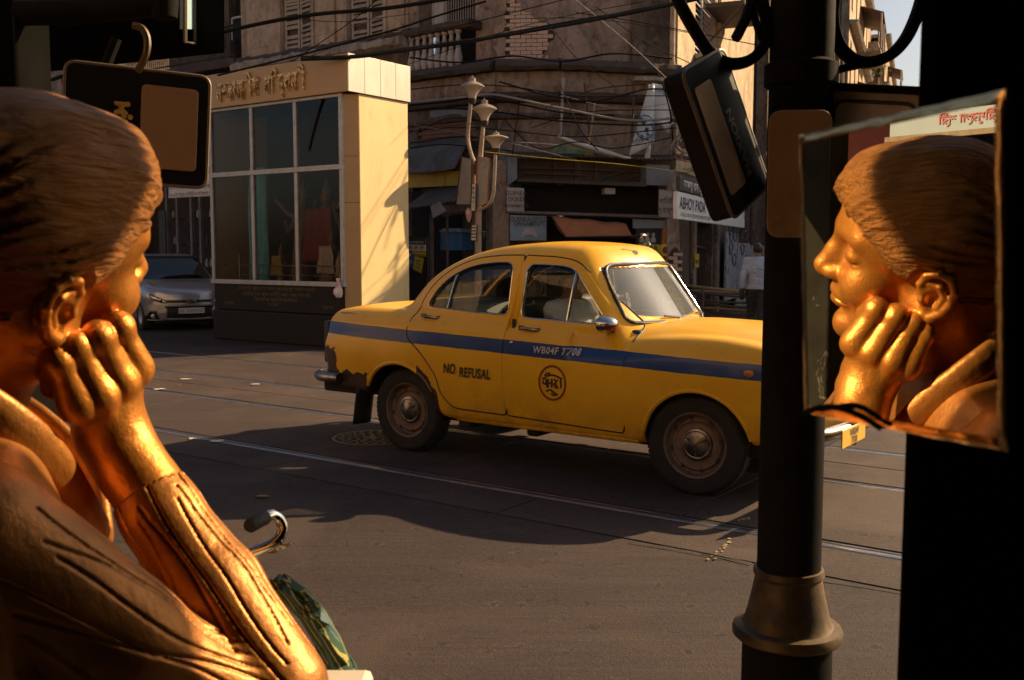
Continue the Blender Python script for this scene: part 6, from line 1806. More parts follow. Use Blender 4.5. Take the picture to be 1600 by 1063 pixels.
def build_hatch():
    g = thing("silver_car", "silver hatchback parked with its front towards the street, left of the shrine", "car", (car_front.x, car_front.y, 0), CAR_RZ)
    me = sdf_mesh("body", hatch_sdf, (-3.95, -.95, .12), (.15, .95, 1.62), .019, c=6, project=3)
    me.materials.append(MATS["silver_car"]); me.materials.append(MATS["black_grille"]); me.materials.append(MATS["car_glass"] if False else MATS["void_dark"])
    n = len(me.vertices); co = np.empty(n * 3, np.float32); me.vertices.foreach_get('co', co); co = co.reshape(-1, 3)
    lo = np.empty(len(me.polygons) * 4, np.int32); me.polygons.foreach_get('vertices', lo); c = co[lo.reshape(-1, 4)].mean(1)
    x, y, z = c[:, 0], np.abs(c[:, 1]), c[:, 2]
    nose = (x > -.55)
    blk = nose & (np.maximum(np.abs(z - .36) - .112, y - .43) < 0) & (x < .06)
    fog = nose & (np.maximum(np.abs(z - .30) - .070, np.abs(y - .665) - .08 + (z - .30) * .5) < 0)
    strip = nose & (np.abs(z - .575) < .028) & (y < .47)
    ws = ((x + .92) * .52 + (z - .96) * .86 > -.02) & (z > 1.0) & (y < .70 - .26 * (z - .95)) & (x > -1.75)
    sidew = (z > 1.02) & (z < 1.40) & (y > .57) & (x < -1.35) & (x > -3.2)
    mi = np.where(blk | fog | strip, 1, np.where(ws | sidew, 2, 0)).astype(np.int32)
    me.polygons.foreach_set('material_index', mi)
    obj("body", me, None, g)
    def nose_x(y, z):
        xx = .3
        for _ in range(60): xx -= float(np.clip(hatch_sdf(np.array([[xx, y, z]]))[0], -.02, .05)) * .9
        return xx
    # windscreen glass and headlights laid on the body
    q = MB()
    def wsp2(a, b):
        z = .99 + .40 * b; y = (a * 2 - 1) * (.68 - .25 * (z - .95)); xx = .2
        for _ in range(50): xx -= float(np.clip(hatch_sdf(np.array([[xx, y, z]]))[0], -.02, .06)) * .9
        return (xx + .008, y, z)
    q.grid(wsp2, 14, 8); obj("windscreen", q, "car_glass", g, recalc=False)
    for s in (-1, 1):
        hl = bpy.data.objects.new("headlight", None); C.objects.link(hl); hl.parent = g
        P_ = [(.37, .555), (.48, .600), (.60, .660), (.70, .715), (.735, .715), (.70, .640), (.62, .585), (.50, .545)]
        v, f = tri_fill(P_, (), .05)
        q = MB(); q.add([(nose_x(s * a, b) + .010, s * a, b) for a, b in v], [tuple(t) for t in f]); obj("lens", q, "lamp_clear", hl, solid=.01)
        q = MB(); q.tube([(nose_x(s * a, b) + .010, s * a, b) for a, b in P_], .008, 5, closed=True); obj("lens_seal", q, "black_grille", hl)
        q = MB(); a, b = .55, .605; q.lathe([(.04, 0), (.035, .02), (0, .03)], 12, Matrix.Translation((nose_x(s * a, b) + .008, s * a, b)) @ Matrix.Rotation(R(90), 4, 'Y')); obj("bulb", q, "chrome", hl)
        q = MB(); a, b = .655, .295; xx = nose_x(s * a, b); q.tube([(xx + .015, s * a + .045 * math.cos(t), b + .045 * math.sin(t)) for t in [math.pi * (.6 + i * .09) for i in range(10)]], .006, 5); q.lathe([(.045, 0), (.04, .015), (0, .02)], 14, Matrix.Translation((xx, s * a, b)) @ Matrix.Rotation(R(90), 4, 'Y')); obj("fog_lamp", q, "lamp_clear", g)
        q = MB(); q.box((-1.05, s * .92, 1.0), (.10, .18, .12)); obj("wing_mirror", q, "silver_car", g, bev=.04)
    q = MB(); xx = nose_x(0, .575) + .012
    q.tube([(xx, .075 * math.cos(t), .575 + .038 * math.sin(t)) for t in [2 * math.pi * i / 24 for i in range(24)]], .006, 6, closed=True)
    q.tube([(xx, -.035, .548), (xx, -.022, .602)], .006, 5); q.tube([(xx, .020, .548), (xx, .034, .602)], .006, 5); q.tube([(xx, -.028, .572), (xx, .028, .580)], .006, 5)
    obj("badge", q, "chrome", g)
    xx = nose_x(0, .36) + .04
    q = MB(); q.bx(xx, xx + .012, -.25, .25, .34, .45); pl = obj("number_plate", q, "plate_white", g, bev=.004)
    t = moved(text_mb("DL 1LN 5727", .085), Matrix.Translation((xx + .0145, 0, .365)) @ Matrix.Rotation(R(90), 4, 'Z')); obj("lettering", t, "letter_dark", pl, recalc=False)
    q = MB()
    for k in range(4): q.bx(nose_x(0, .36) + .01, nose_x(0, .36) + .02, -.42, .42, .275 + k * .05, .285 + k * .05)
    obj("grille_slat", q, "black_grille", g)
    for cx in (-.78, -3.10):
        for s in (-1, 1):
            w = bpy.data.objects.new("wheel", None); C.objects.link(w); w.parent = g; w.location = (cx, s * .70, .30)
            Mo = Matrix.Rotation(R(-90) * s, 4, 'X')
            q = MB(); q.lathe([(.19, -.09), (.27, -.095), (.298, -.07), (.302, 0), (.298, .07), (.27, .095), (.19, .09)], 36, Mo, closed=True); obj("tyre", q, "tyre_rubber", w)
            q = MB(); q.lathe([(.01, .04), (.10, .05), (.17, .07), (.195, .08), (.195, -.05)], 30, Mo); obj("rim", q, "silver_car", w)
    q = MB(); q.bx(-3.5, -.2, -.6, .6, .16, .24); obj("underbody", q, "underbody", g)
    return g
build_hatch()

# ================================================================== triple street lamp at the far kerb
LB = 14.0
def lamp_pt(px, py): 
    # point on the vertical plane through the kerb line
    r = ray(px, py); t = (LB - EYE.dot(V)) / r.dot(V); return EYE + r * t
base = lamp_pt(747, 480); base.z = .14
mat("lamp_paint", (.46, .36, .27), (.36, .28, .21), .55, .2, 10, dirt=(.16, .09, .05), dscale=7, dlo=.52, dhi=.72)
mat("lamp_opal", (.56, .48, .40), (.48, .40, .33), .35, 0, 6, dirt=(.30, .22, .16), dlo=.55, dhi=.8)
lp = thing("street_lamp", "street lamp with three flared shades on bent pipes and boards strapped to its post", "street lamp", base)
def L_(px, py, d=0.0):
    p = lamp_pt(px, py) - base; return p + V * d
q = MB(); q.tube([(0, 0, 0), L_(747, 385), L_(748, 300), L_(751, 240), L_(755, 195)], [.075, .062, .055, .045, .035], 12)
q.lathe([(.14, 0), (.14, .08), (.10, .14), (.09, .5), (.075, .56)], 14); obj("post", q, "lamp_paint", lp)
q = MB(); q.tube(spline([L_(745, 262), L_(736, 240), L_(731, 215), L_(733, 185), L_(736, 157)], 6), .034, 8); obj("arm", q, "lamp_paint", lp)
q = MB(); q.tube(spline([L_(750, 328), L_(764, 320), L_(771, 300), L_(773, 265), L_(774, 234)], 6), .030, 8); obj("arm", q, "lamp_paint", lp)
q = MB(); q.lathe([(.07, -.12), (.085, 0), (.07, .12)], 12, Matrix.Translation(L_(748, 262))); obj("clamp", q, "rod_rust", lp)
for px, ptop, prim, pbot in ((738, 120, 136, 154), (757, 155, 171, 189), (775, 206, 216, 232)):
    zt_, zm, zb2 = L_(px, ptop).z, L_(px, prim).z, L_(px, pbot).z
    c = L_(px, prim); h = bpy.data.objects.new("lamp_head", None); C.objects.link(h); h.parent = lp; h.location = (c.x, c.y, 0)
    R0 = 19 / FPX * (c + base).y
    hh = zm - zb2
    q = MB(); q.lathe([(.30 * R0, zb2), (.34 * R0, zb2 + .25 * hh), (.50 * R0, zb2 + .55 * hh), (.78 * R0, zb2 + .86 * hh), (1.0 * R0, zm), (1.0 * R0, zm + .012), (.8 * R0, zm + .018)], 24); obj("shade", q, "lamp_opal", h)
    q = MB(); q.lathe([(1.0 * R0, zm + .015), (.70 * R0, zm + .32 * (zt_ - zm)), (.34 * R0, zm + .50 * (zt_ - zm)), (.26 * R0, zm + .56 * (zt_ - zm)), (.26 * R0, zm + .86 * (zt_ - zm)), (.12 * R0, zm + .92 * (zt_ - zm)), (.05 * R0, zt_), (0, zt_ + .03)], 24); obj("cap", q, "lamp_paint", h)
    q = MB(); q.lathe([(.2 * R0, zb2 - .10), (.31 * R0, zb2 - .04), (.31 * R0, zb2)], 12); obj("socket", q, "iron_dark", h)
mat("tin_board", (.40, .38, .37), (.32, .30, .29), .55, .15, 4, dirt=(.18, .12, .09), dscale=4, dlo=.52, dhi=.75)
def lboard(pts, m, nm, lab, cat, d=.02, th=.02, strip_=None):
    g = thing(nm, lab, cat, base)
    q = MB(); a = [L_(x, y, d) for x, y in pts]; b = [L_(x, y, d + th) for x, y in pts]; n = len(a)
    q.add(a + b, [tuple(range(n)), tuple(range(2 * n - 1, n - 1, -1))] + [(i, n + i, n + (i + 1) % n, (i + 1) % n) for i in range(n)]); obj("board", q, m, g)
    q = MB(); q.tube(a, .014, 5, closed=True); obj("board_rim", q, strip_ or "rod_rust", g); return g
lboard([(727, 246), (743, 250), (742, 320), (718, 320)], "tin_board", "tin_board", "bare grey tin board strapped to the left of the lamp post", "board", -.10)
lboard([(752, 245), (770, 249), (766, 318), (748, 326)], "tin_board", "tin_board", "grey tin board with a rusty orange edge right of the lamp post", "board", -.09, .02, "awning_cloth")
vb = lboard([(745, 288), (752, 288), (751, 330), (743, 330)], "sign_white", "vertical_sign", "narrow upright white sign with blue letters on the lamp post", "sign", -.14)
for k, ch in enumerate("কলপতা"):
    p = L_(747.5, 298 + k * 7.2, -.145); t = moved(text_mb(ch, .09), Matrix.Translation(p) @ Matrix.Rotation(STREET, 4, 'Z')); obj("lettering", t, "letter_navy", vb, recalc=False)
lb_ = lboard([(742, 352), (751, 352), (750, 376), (741, 376)], "sign_white", "paper_label", "small white printed label stuck low on the lamp post", "label", -.10)
for k in range(4):
    q = MB(); a = L_(742.5, 356 + k * 5, -.103); b = L_(749.5, 356 + k * 5, -.103); q.tube([a, b], .010, 4); obj("print_line", q, "letter_dark", lb_)
pole("red_pipe", L_(738, 372) + base + V * .05, L_(737, 246) + base + V * .05, .03, "brick_red", "thin rusty red pipe fixed left of the lamp post", "pipe")
q = MB(); q.lathe([(0, .12), (.05, .06), (.06, 0), (.04, -.08), (.015, -.14)], 10, Matrix.Translation(L_(740, 335, -.14) + base)); tag(obj("plastic_bag", q, "plastic_bag"), "small crumpled green-white bag tied to the lamp post", "bag")

# ================================================================== no-parking board
NPF = Frame(ab(-12.0, 13.7), STREET)
def npx(px, py, off=0): return NPF.hit(px, py, off)
npb = thing("no_parking_sign", "white NO PARKING board with yellow and blue stickers under it, right of the shrine", "sign", NPF.o, STREET)
def npp(nm, pts, y, m, th=.01):
    q = MB(); q.prism([npx(a, b, y) for a, b in pts], y, y + th); return obj(nm, q, m, npb)
bdk = npp("back_board", [(633, 472), (633, 368), (668, 370), (668, 474)], .02, "iron_dark", .03)
nb1 = npp("white_panel", [(636, 392), (636, 372), (665, 373), (665, 393)], .0, "sign_white")
npp("heading_strip", [(636, 382), (636, 371), (665, 372), (665, 383)], -.004, "sign_black", .003)
x, z = npx(650.5, 380.5, -.01); t = moved(text_mb("NO PARKING", .058, bold=.0012), Matrix.Translation((x, -.012, z))); obj("lettering", t, "letter_white", nb1, recalc=False)
for px in (641, 650, 659):
    x, z = npx(px, 387, -.01); q = MB(); q.tube([(x + .032 * math.cos(a), -.006, z + .030 * math.sin(a)) for a in [2 * math.pi * i / 16 for i in range(16)]], .005, 4, closed=True); q.box((x, -.006, z), (.032, .004, .016)); obj("pictogram", q, "letter_dark", nb1)
yp_ = npp("yellow_panel", [(644, 400), (644, 393), (665, 394), (665, 401)], -.001, "sign_yellow")
x, z = npx(655, 399.5, -.01); t = moved(text_mb("DON'T PARK HERE", .032, bold=.0008), Matrix.Translation((x, -.010, z))); obj("lettering", t, "letter_dark", yp_, recalc=False)
b1 = npp("blue_sticker", [(630, 411), (635, 392), (648, 398), (645, 420)], -.012, "sign_blue")
x, z = npx(640, 398.5, -.02); q = MB(); q.lathe([(.030, 0), (.030, .005)], 16, Matrix.Translation((x, -.012, z)) @ Matrix.Rotation(R(90), 4, 'X')); obj("round_patch", q, "letter_white", b1)
x, z = npx(639, 411, -.02); t = moved(text_mb("NO", .09, bold=.003), Matrix.Translation((x, -.018, z)) @ Matrix.Rotation(R(10), 4, 'Y')); obj("lettering", t, "letter_white", b1, recalc=False)
b2 = npp("yellow_sticker", [(645, 421), (648, 400), (662, 404), (658, 427)], -.014, "sign_yellow")
for k in range(3):
    x, z = npx(653.5, 408 + k * 5, -.02); q = MB(); q.box((x, -.016, z), (.09, .003, .014), (0, R(12), 0)); obj("print_line", q, "letter_navy", b2)

# ================================================================== bundle of rods by the side street, rope barrier
rp = on_ground(1135, 508)
rr = random.Random(5)
for i in range(14):
    y0 = rr.uniform(-.45, .45); z0 = .06 + rr.random() * .62
    a = Vector((rp.x - 1.1 + rr.uniform(-.4, .4), rp.y + y0 + .6, z0 + rr.uniform(.0, .20))); b = Vector((rp.x + 1.4 + rr.uniform(-.3, .3), rp.y + y0 - .3, z0 + rr.uniform(-.05, .06)))
    q = MB(); q.tube([a, (a + b) / 2 - Vector((0, 0, .03)), b], .024, 6)
    tag(obj("bamboo_pole", q, "rod_rust" if i % 3 else "bamboo"), "long thin " + ("rusty brown" if i % 3 else "pale bamboo") + " pole lying in the stack beyond the taxi's bonnet", "pole", "poles stacked at the side street corner")
for dx in (-.6, .9):
    q = MB(); q.bx(rp.x + dx - .04, rp.x + dx + .04, rp.y - .5, rp.y + .8, 0, .06); q.tube([(rp.x + dx, rp.y - .48, .05), (rp.x + dx, rp.y - .48, .80)], .03, 6); q.tube([(rp.x + dx, rp.y + .78, .05), (rp.x + dx, rp.y + .78, .95)], .03, 6)
    tag(obj("pole_rack", q, "rod_rust"), "low rusty rack holding the stacked poles, %s end" % ("left" if dx < 0 else "right"), "rack")

# ================================================================== wires
def wire(nm, pts, r, m, label, group=None, n=6):
    P = [at(*p) for p in pts]
    q = MB(); q.tube(spline(P, 8), r, n)
    return tag(obj(nm, q, m), label, "cable", group)
GW = "overhead wires between the houses"
wire("power_cable", [(-60, 175, 15.5), (180, 92, 15.5), (380, 43, 15.3), (490, 23, 15.2), (612, 12, 15.1), (760, -12, 15)], .030, "cable_black", "thick black cable crossing in front of the cream shutters", GW)
# thick twisted bundle: several strands
bun = thing("cable_bundle", "thick bundle of twisted black cables sweeping up to the right past the bare bricks", "cable")
for k in range(6):
    o_ = [random.uniform(-1.6, 1.6) for _ in range(8)]
    pts = [(470, 92), (560, 88), (640, 78), (720, 66), (790, 55), (900, 36), (1000, 17), (1090, -2), (1180, -26)]
    P = [at(a, b + o_[i % 8] + (k - 2.5) * .7, 15.6 - .02 * k) for i, (a, b) in enumerate(pts)]
    q = MB(); q.tube(spline(P, 6), .020, 5); obj("strand", q, "cable_black", bun)
wire("power_cable", [(340, 118, 16), (470, 86, 15.8), (605, 50, 15.6), (680, 26, 15.5), (760, 2, 15.4)], .016, "cable_black", "thin black wire rising from above the shrine to the balcony window", GW)
wire("pale_cable", [(600, 168, 19.4), (640, 161, 19.4), (715, 153, 19.4), (765, 148, 19.3), (800, 153, 19.2), (870, 168, 19.1), (980, 188, 19.1), (1060, 184, 19.1)], .022, "cable_pale", "pale thick cable drooping behind the lamp shades", GW)
wire("pale_cable", [(640, 165, 19.5), (700, 159, 19.5), (760, 154, 19.4), (880, 176, 19.2), (960, 180, 19.2)], .018, "cable_black", "black cable running just under the pale one behind the lamp shades", GW)
wire("yellow_rope", [(752, 237, 17.2), (860, 248, 17.4), (960, 256, 17.6), (1080, 270, 18), (1160, 276, 18.2)], .006, "sign_yellow", "thin yellow rope tied from the lamp post past the shop awning")
rr = random.Random(11)
thin = [((640, 195), (760, 215), (900, 250)), ((650, 210), (700, 185), (760, 190)), ((780, 300), (770, 240), (800, 160)), ((640, 224), (720, 214), (800, 222)), ((800, 222), (880, 228), (960, 246)), ((850, 170), (930, 140), (1010, 132)),
        ((640, 100), (820, 40), (1010, 2)), ((640, 60), (760, 30), (900, -5)), ((900, 0), (985, 70), (1060, 140)), ((930, 10), (1000, 60), (1080, 100)), ((790, 30), (930, 30), (1100, 55)), ((900, 20), (1000, 35), (1180, 70)),
        ((380, 80), (520, 50), (640, 15)), ((420, 120), (540, 40), (600, -10)), ((480, 90), (560, 60), (640, 45)), ((860, 40), (900, 90), (960, 135)), ((880, 150), (970, 170), (1056, 160)), ((830, 200), (920, 175), (1050, 172)), ((460, 30), (540, 34), (640, 22))]
WL = ["sagging from the shrine's top right corner down to the awning", "looped behind the lamp shades", "drooping steeply behind the lowest lamp shade", "sagging low beside the lamp post's arms", "running level right of the lowest lamp shade", "rising to the ledge behind the bamboo stick",
      "slanting up from the balcony across the bare brick patch", "crossing the balcony window towards the upper right", "slanting down steeply over the brown wall to the drain pipe", "slanting down to the foot of the drain pipe", "running level across the brown wall near the top", "dipping right towards the side street house",
      "rising across the left shutters", "rising steeply between the two shuttered windows", "rising across the right shutters", "falling from the bare bricks to the torn banner", "running level behind the torn banner", "rising behind the poles on the awning", "nearly level across the cream wall between the shutters"]
for i, t in enumerate(thin):
    lab = "hair-thin wire " + WL[i]
    wire("thin_wire", [(a, b, 18.9 + rr.uniform(-.3, .3)) for a, b in t], .006 + .003 * (i % 2), "cable_black" if i % 4 else "cable_pale", lab, "thin wires across the house fronts", 4)
# heavy old cables clipped along the cornice, each sagging its own way
CL = [((600, 178), (700, 170), (780, 176), (880, 190), (1000, 196), (1058, 190)), ((640, 140), (720, 133), (800, 136), (900, 150), (1000, 150), (1056, 150)), ((640, 206), (720, 199), (800, 205), (900, 214), (1000, 206), (1058, 200)), ((780, 128), (860, 150), (930, 158), (1010, 140), (1058, 142)),
      ((790, 190), (840, 232), (900, 222), (960, 232), (1050, 215)), ((640, 232), (690, 226), (740, 230), (800, 236)), ((640, 90), (720, 98), (800, 88), (880, 96), (960, 84), (1050, 92)), ((875, 130), (905, 200), (935, 236)), ((812, 150), (806, 200), (800, 245)), ((1035, 130), (1048, 180), (1052, 240))]
CN = ["sagging along the wall under the cornice, lowest of three", "clipped along the string course over the lamp shades", "drooping over the small shop and the poster", "looped from the chamfered corner over the awning poles", "drooping in two swags just above the shop awning", "short, sagging over the small shop's tin roof",
      "wavering across the house under the balusters' top", "falling steeply from the cornice past the bamboo stick", "falling down the chamfered corner behind the lamp", "falling beside the drain pipe behind the torn banner"]
for i, t in enumerate(CL):
    wire("wall_cable", [(a, b, 19.3 - .003 * max(0, a - 780) if a < 1000 else 19.0) for a, b in t], .011 + .006 * (i % 3 == 0), "cable_black", "black cable " + CN[i], "black cables sagging along the corner house", 5)
# tangle of coiled cable on the corner
tg = thing("cable_tangle", "matted tangle of pale cables hanging on the corner beside the torn banner", "cable")
for k in range(16):
    c = (1070 + rr.uniform(-10, 16), 222 + rr.uniform(-28, 26)); s = rr.uniform(14, 34); ph = rr.uniform(0, 6)
    P = [at(c[0] + s * .8 * math.cos(ph + a * .55) * (1 - .05 * a), c[1] + s * .75 * math.sin(ph + a * .55) + a * 1.2, 19.0 + rr.uniform(-.3, .3)) for a in range(8)]
    q = MB(); q.tube(spline(P, 4), .016, 5); obj("cable_loop", q, "cable_pale" if k % 3 else "bamboo", tg)
# ================================================================== foreground: lamp post, mirror, pillar, hanging signs, stall
mat("post_paint", (.011, .0095, .008), (.017, .0145, .0115), .75, .0, 8, dirt=(.05, .030, .018), dscale=5, dlo=.62, dhi=.78, bumps=.2, bscale=50, rvar=.1, spec=.05)
mat("post_brass", (.17, .100, .032), (.028, .021, .014), .5, .35, 6, lo=.38, hi=.62, bumps=.25, bscale=40, rvar=.15)
mat("plate_tan", (.46, .29, .15), (.38, .235, .12), .6, 0, 6, dirt=(.12, .07, .04), dscale=4, dlo=.55, dhi=.8, bumps=.1)
mat("plate_enamel", (.80, .70, .58), (.68, .58, .47), .5, 0, 6, dirt=(.20, .12, .07), dscale=5, dlo=.52, dhi=.75)
mat("sign_case", (.014, .012, .010), (.020, .017, .014), .6, .0, 5, rvar=.1, spec=.08)
mat("sign_case_edge", (.22, .16, .095), (.14, .10, .06), .5, .2, 8)
mat("sign_panel", (.80, .48, .23), (.70, .41, .19), .30, 0, 3, dirt=(.22, .13, .07), dlo=.6, dhi=.85)
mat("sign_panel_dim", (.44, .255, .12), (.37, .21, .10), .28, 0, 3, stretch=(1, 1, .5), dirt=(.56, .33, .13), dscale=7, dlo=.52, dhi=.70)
mat("sign_letter", (.75, .46, .10), (.65, .40, .08), .5, .2, 20)
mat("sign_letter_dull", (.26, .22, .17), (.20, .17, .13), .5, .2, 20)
mat("pillar_dark", (.006, .006, .005), (.010, .009, .0075), .9, 0, 5, bumps=.15, spec=.0)
mat("fabric_black", (.007, .0065, .006), (.011, .010, .009), .9, 0, 5, bumps=.2, spec=.0)
PY = 2.30
pc = at(1250, 120, PY)
PX = at(1237, 700, PY).x
post = thing("lamp_post", "dark cast iron lamp post with a brass coloured bell collar, right of the taxi", "lamp post", (PX, PY, .13))
def pz(py): return at(1240, py, PY).z - .13
q = MB(); q.lathe([(.0735, pz(905)), (.0725, pz(500)), (.071, pz(120)), (.070, 3.6)], 40); obj("shaft", q, "post_paint", post)
zt_, zf = pz(893), pz(985)
prof = [(.072, zt_ + .012), (.080, zt_ + .010), (.082, zt_ - .004), (.077, zt_ - .012), (.0785, zt_ - .02), (.084, zt_ - .05), (.093, zt_ - .09), (.101, zt_ - .118), (.106, zf + .018), (.124, zf + .014), (.128, zf + .004), (.128, zf - .008), (.122, zf - .014), (.106, zf - .018), (.09, zf - .02)]
q = MB(); q.lathe(prof, 48); obj("bell_collar", q, "post_brass", post, angle=28)
q = MB(); q.lathe([(.104, zf - .016), (.106, zf - .3), (.110, .25), (.15, .18), (.16, .0)], 40); obj("base", q, "post_paint", post)
for zc in (pz(118),):
    q = MB(); q.lathe([(.071, zc - .03), (.082, zc - .022), (.082, zc + .022), (.071, zc + .03)], 36); obj("band", q, "post_paint", post)
def strap(pts, w, t, m, nm, par, flip=None):
    """Flat iron bar bent along pts (seen on edge): w across, t thick."""
    q = MB(); P = spline(pts, 8); vs = []
    for i, p in enumerate(P):
        d = (P[min(i + 1, len(P) - 1)] - P[max(i - 1, 0)]).normalized(); n = Vector((-d.z, 0, d.x)).normalized(); y = Vector((0, 1, 0))
        vs += [p + n * t / 2 - y * w / 2, p + n * t / 2 + y * w / 2, p - n * t / 2 + y * w / 2, p - n * t / 2 - y * w / 2]
    n = len(P); fs = [(4 * i + j, 4 * i + (j + 1) % 4, 4 * i + 4 + (j + 1) % 4, 4 * i + 4 + j) for i in range(n - 1) for j in range(4)] + [(0, 1, 2, 3), (4 * n - 1, 4 * n - 2, 4 * n - 3, 4 * n - 4)]
    q.add(vs, fs); return obj(nm, q, m, par, bev=.003, angle=50)
def rel(px, py, Y=PY): return at(px, py, Y) - Vector((PX, PY, .13))
strap([rel(1040, -50), rel(1062, 5), rel(1090, 55), rel(1112, 86), rel(1140, 100), rel(1172, 94), rel(1194, 70), rel(1199, 35), rel(1186, -5), rel(1170, -60)], .03, .024, "post_paint", "scroll", post)
strap([rel(1305, -20), rel(1300, 25), rel(1308, 65), rel(1328, 90), rel(1355, 98), rel(1388, 88), rel(1412, 65), rel(1428, 35), rel(1440, 0), rel(1452, -50)], .03, .024, "post_paint", "scroll", post)
strap([rel(1288, 118), rel(1315, 108), rel(1345, 101)], .03, .016, "post_paint", "bracket", post)
strap([rel(1168, -10), rel(1178, 25), rel(1190, 62)], .02, .014, "post_paint", "scroll_twig", post)
# tan plate and enamel plate clamped on the post
def rplate(nm, label, cat, c, w, h, rz, m, th=.006, rim=None, tilt=0.0, rr_=.03, lip=0.0):
    g = thing(nm, label, cat, c, rz)
    poly = rounded([(-w / 2, -h / 2), (w / 2, -h / 2), (w / 2, h / 2), (-w / 2, h / 2)], rr_, 5)
    q = MB(); q.prism(poly, 0, th, M=Matrix.Rotation(tilt, 4, 'Y')); obj("plate", q, m, g, bev=.002)
    if rim:
        q = MB(); pl = rounded([(-w / 2 + .022, -h / 2 + .022), (w / 2 - .022, -h / 2 + .022), (w / 2 - .022, h / 2 - .022), (-w / 2 + .022, h / 2 - .022)], rr_ * .8, 5)
        q.tube([Matrix.Rotation(tilt, 4, 'Y') @ Vector((a, -.002, b)) for a, b in pl], .004, 6, closed=True); obj("painted_border", q, rim, g)
    return g
c = at(1249, 272, 2.19)
tp = rplate("metal_plate", "rounded tan metal plate strapped to the lamp post behind the mirror's edge", "plate", c, .135, .275, R(-6), "plate_tan", .005)
q = MB(); q.tube([(-.01, .01, .10), (.0, .10, .10)], .012, 6); q.tube([(-.01, .01, -.08), (.0, .10, -.08)], .012, 6); obj("clamp", q, "post_paint", tp)
c = at(1362, 205, 2.26)
ep = rplate("enamel_plate", "chipped pale enamel plate with a thin border, behind the mirror's top edge", "plate", c, .215, .17, R(-14), "plate_enamel", .008, "rod_rust", R(5))
q = MB(); q.bx(-.125, .130, -.02, .06, .085, .100, M=Matrix.Rotation(R(5), 4, 'Y')); obj("hood", q, "post_paint", ep, bev=.005)
q = MB(); q.tube([(-.08, .02, 0), (-.20, .10, .02)], .014, 6); obj("bracket", q, "post_paint", ep)

# hanging sign cases: dark rounded box, tan panel, lettering turned on its side
def sign_case(label, W, H, D, M, flip, word, yellow, dots):
    g = thing("hanging_sign", label, "sign", M.to_translation()); g.rotation_euler = M.to_euler()
    poly = rounded([(-W / 2, -H / 2), (W / 2, -H / 2), (W / 2, H / 2), (-W / 2, H / 2)], .025, 5)
    q = MB(); q.prism(poly, .0, D); obj("case", q, "sign_case", g, bev=.006)
    q = MB(); q.tube([(a, .003, b) for a, b in poly], .004, 8, closed=True); obj("case_edge", q, "sign_case_edge", g)
    s = -1 if flip else 1
    px0, px1 = s * W * .02, s * W * .42
    pp = rounded([(min(px0, px1), -H * .36), (max(px0, px1), -H * .36), (max(px0, px1), H * .37), (min(px0, px1), H * .37)], .012, 4)
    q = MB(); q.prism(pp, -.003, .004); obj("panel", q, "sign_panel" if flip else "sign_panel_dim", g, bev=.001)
    t = moved(text_mb(word, .040, bold=.0014, align='LEFT'), Matrix.Translation((-s * W * .16, -.004, H * .20 if not flip else -H * .34)) @ Matrix.Rotation(R(90) * (1 if not flip else -1), 4, 'Y'))
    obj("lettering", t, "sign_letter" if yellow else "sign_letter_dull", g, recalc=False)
    if dots:
        for a, b in ((.030, .052), (.012, .034), (.020, .022), (.038, .020)):
            q = MB(); q.lathe([(.006, -.003), (.006, .001)], 10, Matrix.Translation((-s * .045 + a * .75, -.002, b * .9)) @ Matrix.Rotation(R(90), 4, 'X')); obj("logo_dot", q, "sign_letter", g)
    return g
yl = 2.35
cl = at(215, 197, yl)
M = Matrix.Translation(cl) @ Matrix.Rotation(R(20), 4, 'Z') @ Matrix.Rotation(R(3.5), 4, 'Y')
hs = sign_case("dark hanging sign case with a tan panel, at the left behind the statue's head", .315, .262, .045, M, False, "MAXION", True, True)
# right case: hangs from the post's scroll, turned almost edge-on
c4 = [at(1078, 118, 2.16), at(1117, 338, 2.16), at(1148, 60, 2.32), at(1194, 296, 2.32)]
cr = sum(c4, Vector()) / 4
xax = ((c4[2] + c4[3]) - (c4[0] + c4[1])).normalized()
zax = ((c4[0] + c4[2]) - (c4[1] + c4[3])).normalized()
xax = (at(1171, 176, 2.36) - at(1090, 238, 2.12)).normalized()
zax = (at(1064, 130, 2.2) - at(1116, 346, 2.2)); zax = (zax - xax * zax.dot(xax)).normalized()
yax = zax.cross(xax)
M = Matrix((xax, yax, zax)).transposed().to_4x4(); M.translation = at(1139, 206, 2.24)
hr = sign_case("dark hanging sign case seen nearly edge-on beside the lamp post", .235, .335, .055, M, True, "MAXION", False, False)
q = MB(); q.tube([at(1150, 60, 2.24), at(1165, 30, 2.27), at(1175, 0, 2.3)], .012, 6); tag(obj("sign_hanger", q, "post_paint"), "dark iron hanger holding the edge-on sign case", "hanger")

# dark pillar on the right and the mirror fixed to it
q = MB()
xl0, yl0 = at(1443, 10, 1.12).x, 1.12
PA, PB = at(1441, 0, 1.12), at(1399, 1063, 1.12)
q.add([(PA.x, 1.12, PA.z + .9), (1.25, 1.12, PA.z + .9), (1.25, 1.75, PA.z + .9), (.745, 1.75, PA.z + .9), (PB.x, 1.12, .13), (1.25, 1.12, .13), (1.25, 1.75, .13), (.715, 1.75, .13)],
      [(0, 1, 2, 3), (7, 6, 5, 4), (0, 4, 5, 1), (1, 5, 6, 2), (2, 6, 7, 3), (3, 7, 4, 0)])
pil_ = thing("dark_pillar", "broad black painted pillar at the right edge carrying the mirror", "pillar", (0, 0, 0))
obj("shaft", q, "pillar_dark", pil_, bev=.02)
MC = [Vector(v) for v in ((0.259, 0.913, 1.644), (0.336, 0.694, 1.650), (0.341, 0.678, 1.403), (0.265, 0.896, 1.394))]
MN = Vector((-0.94366, -0.33090, 0.00265))
mo = sum(MC, Vector()) / 4
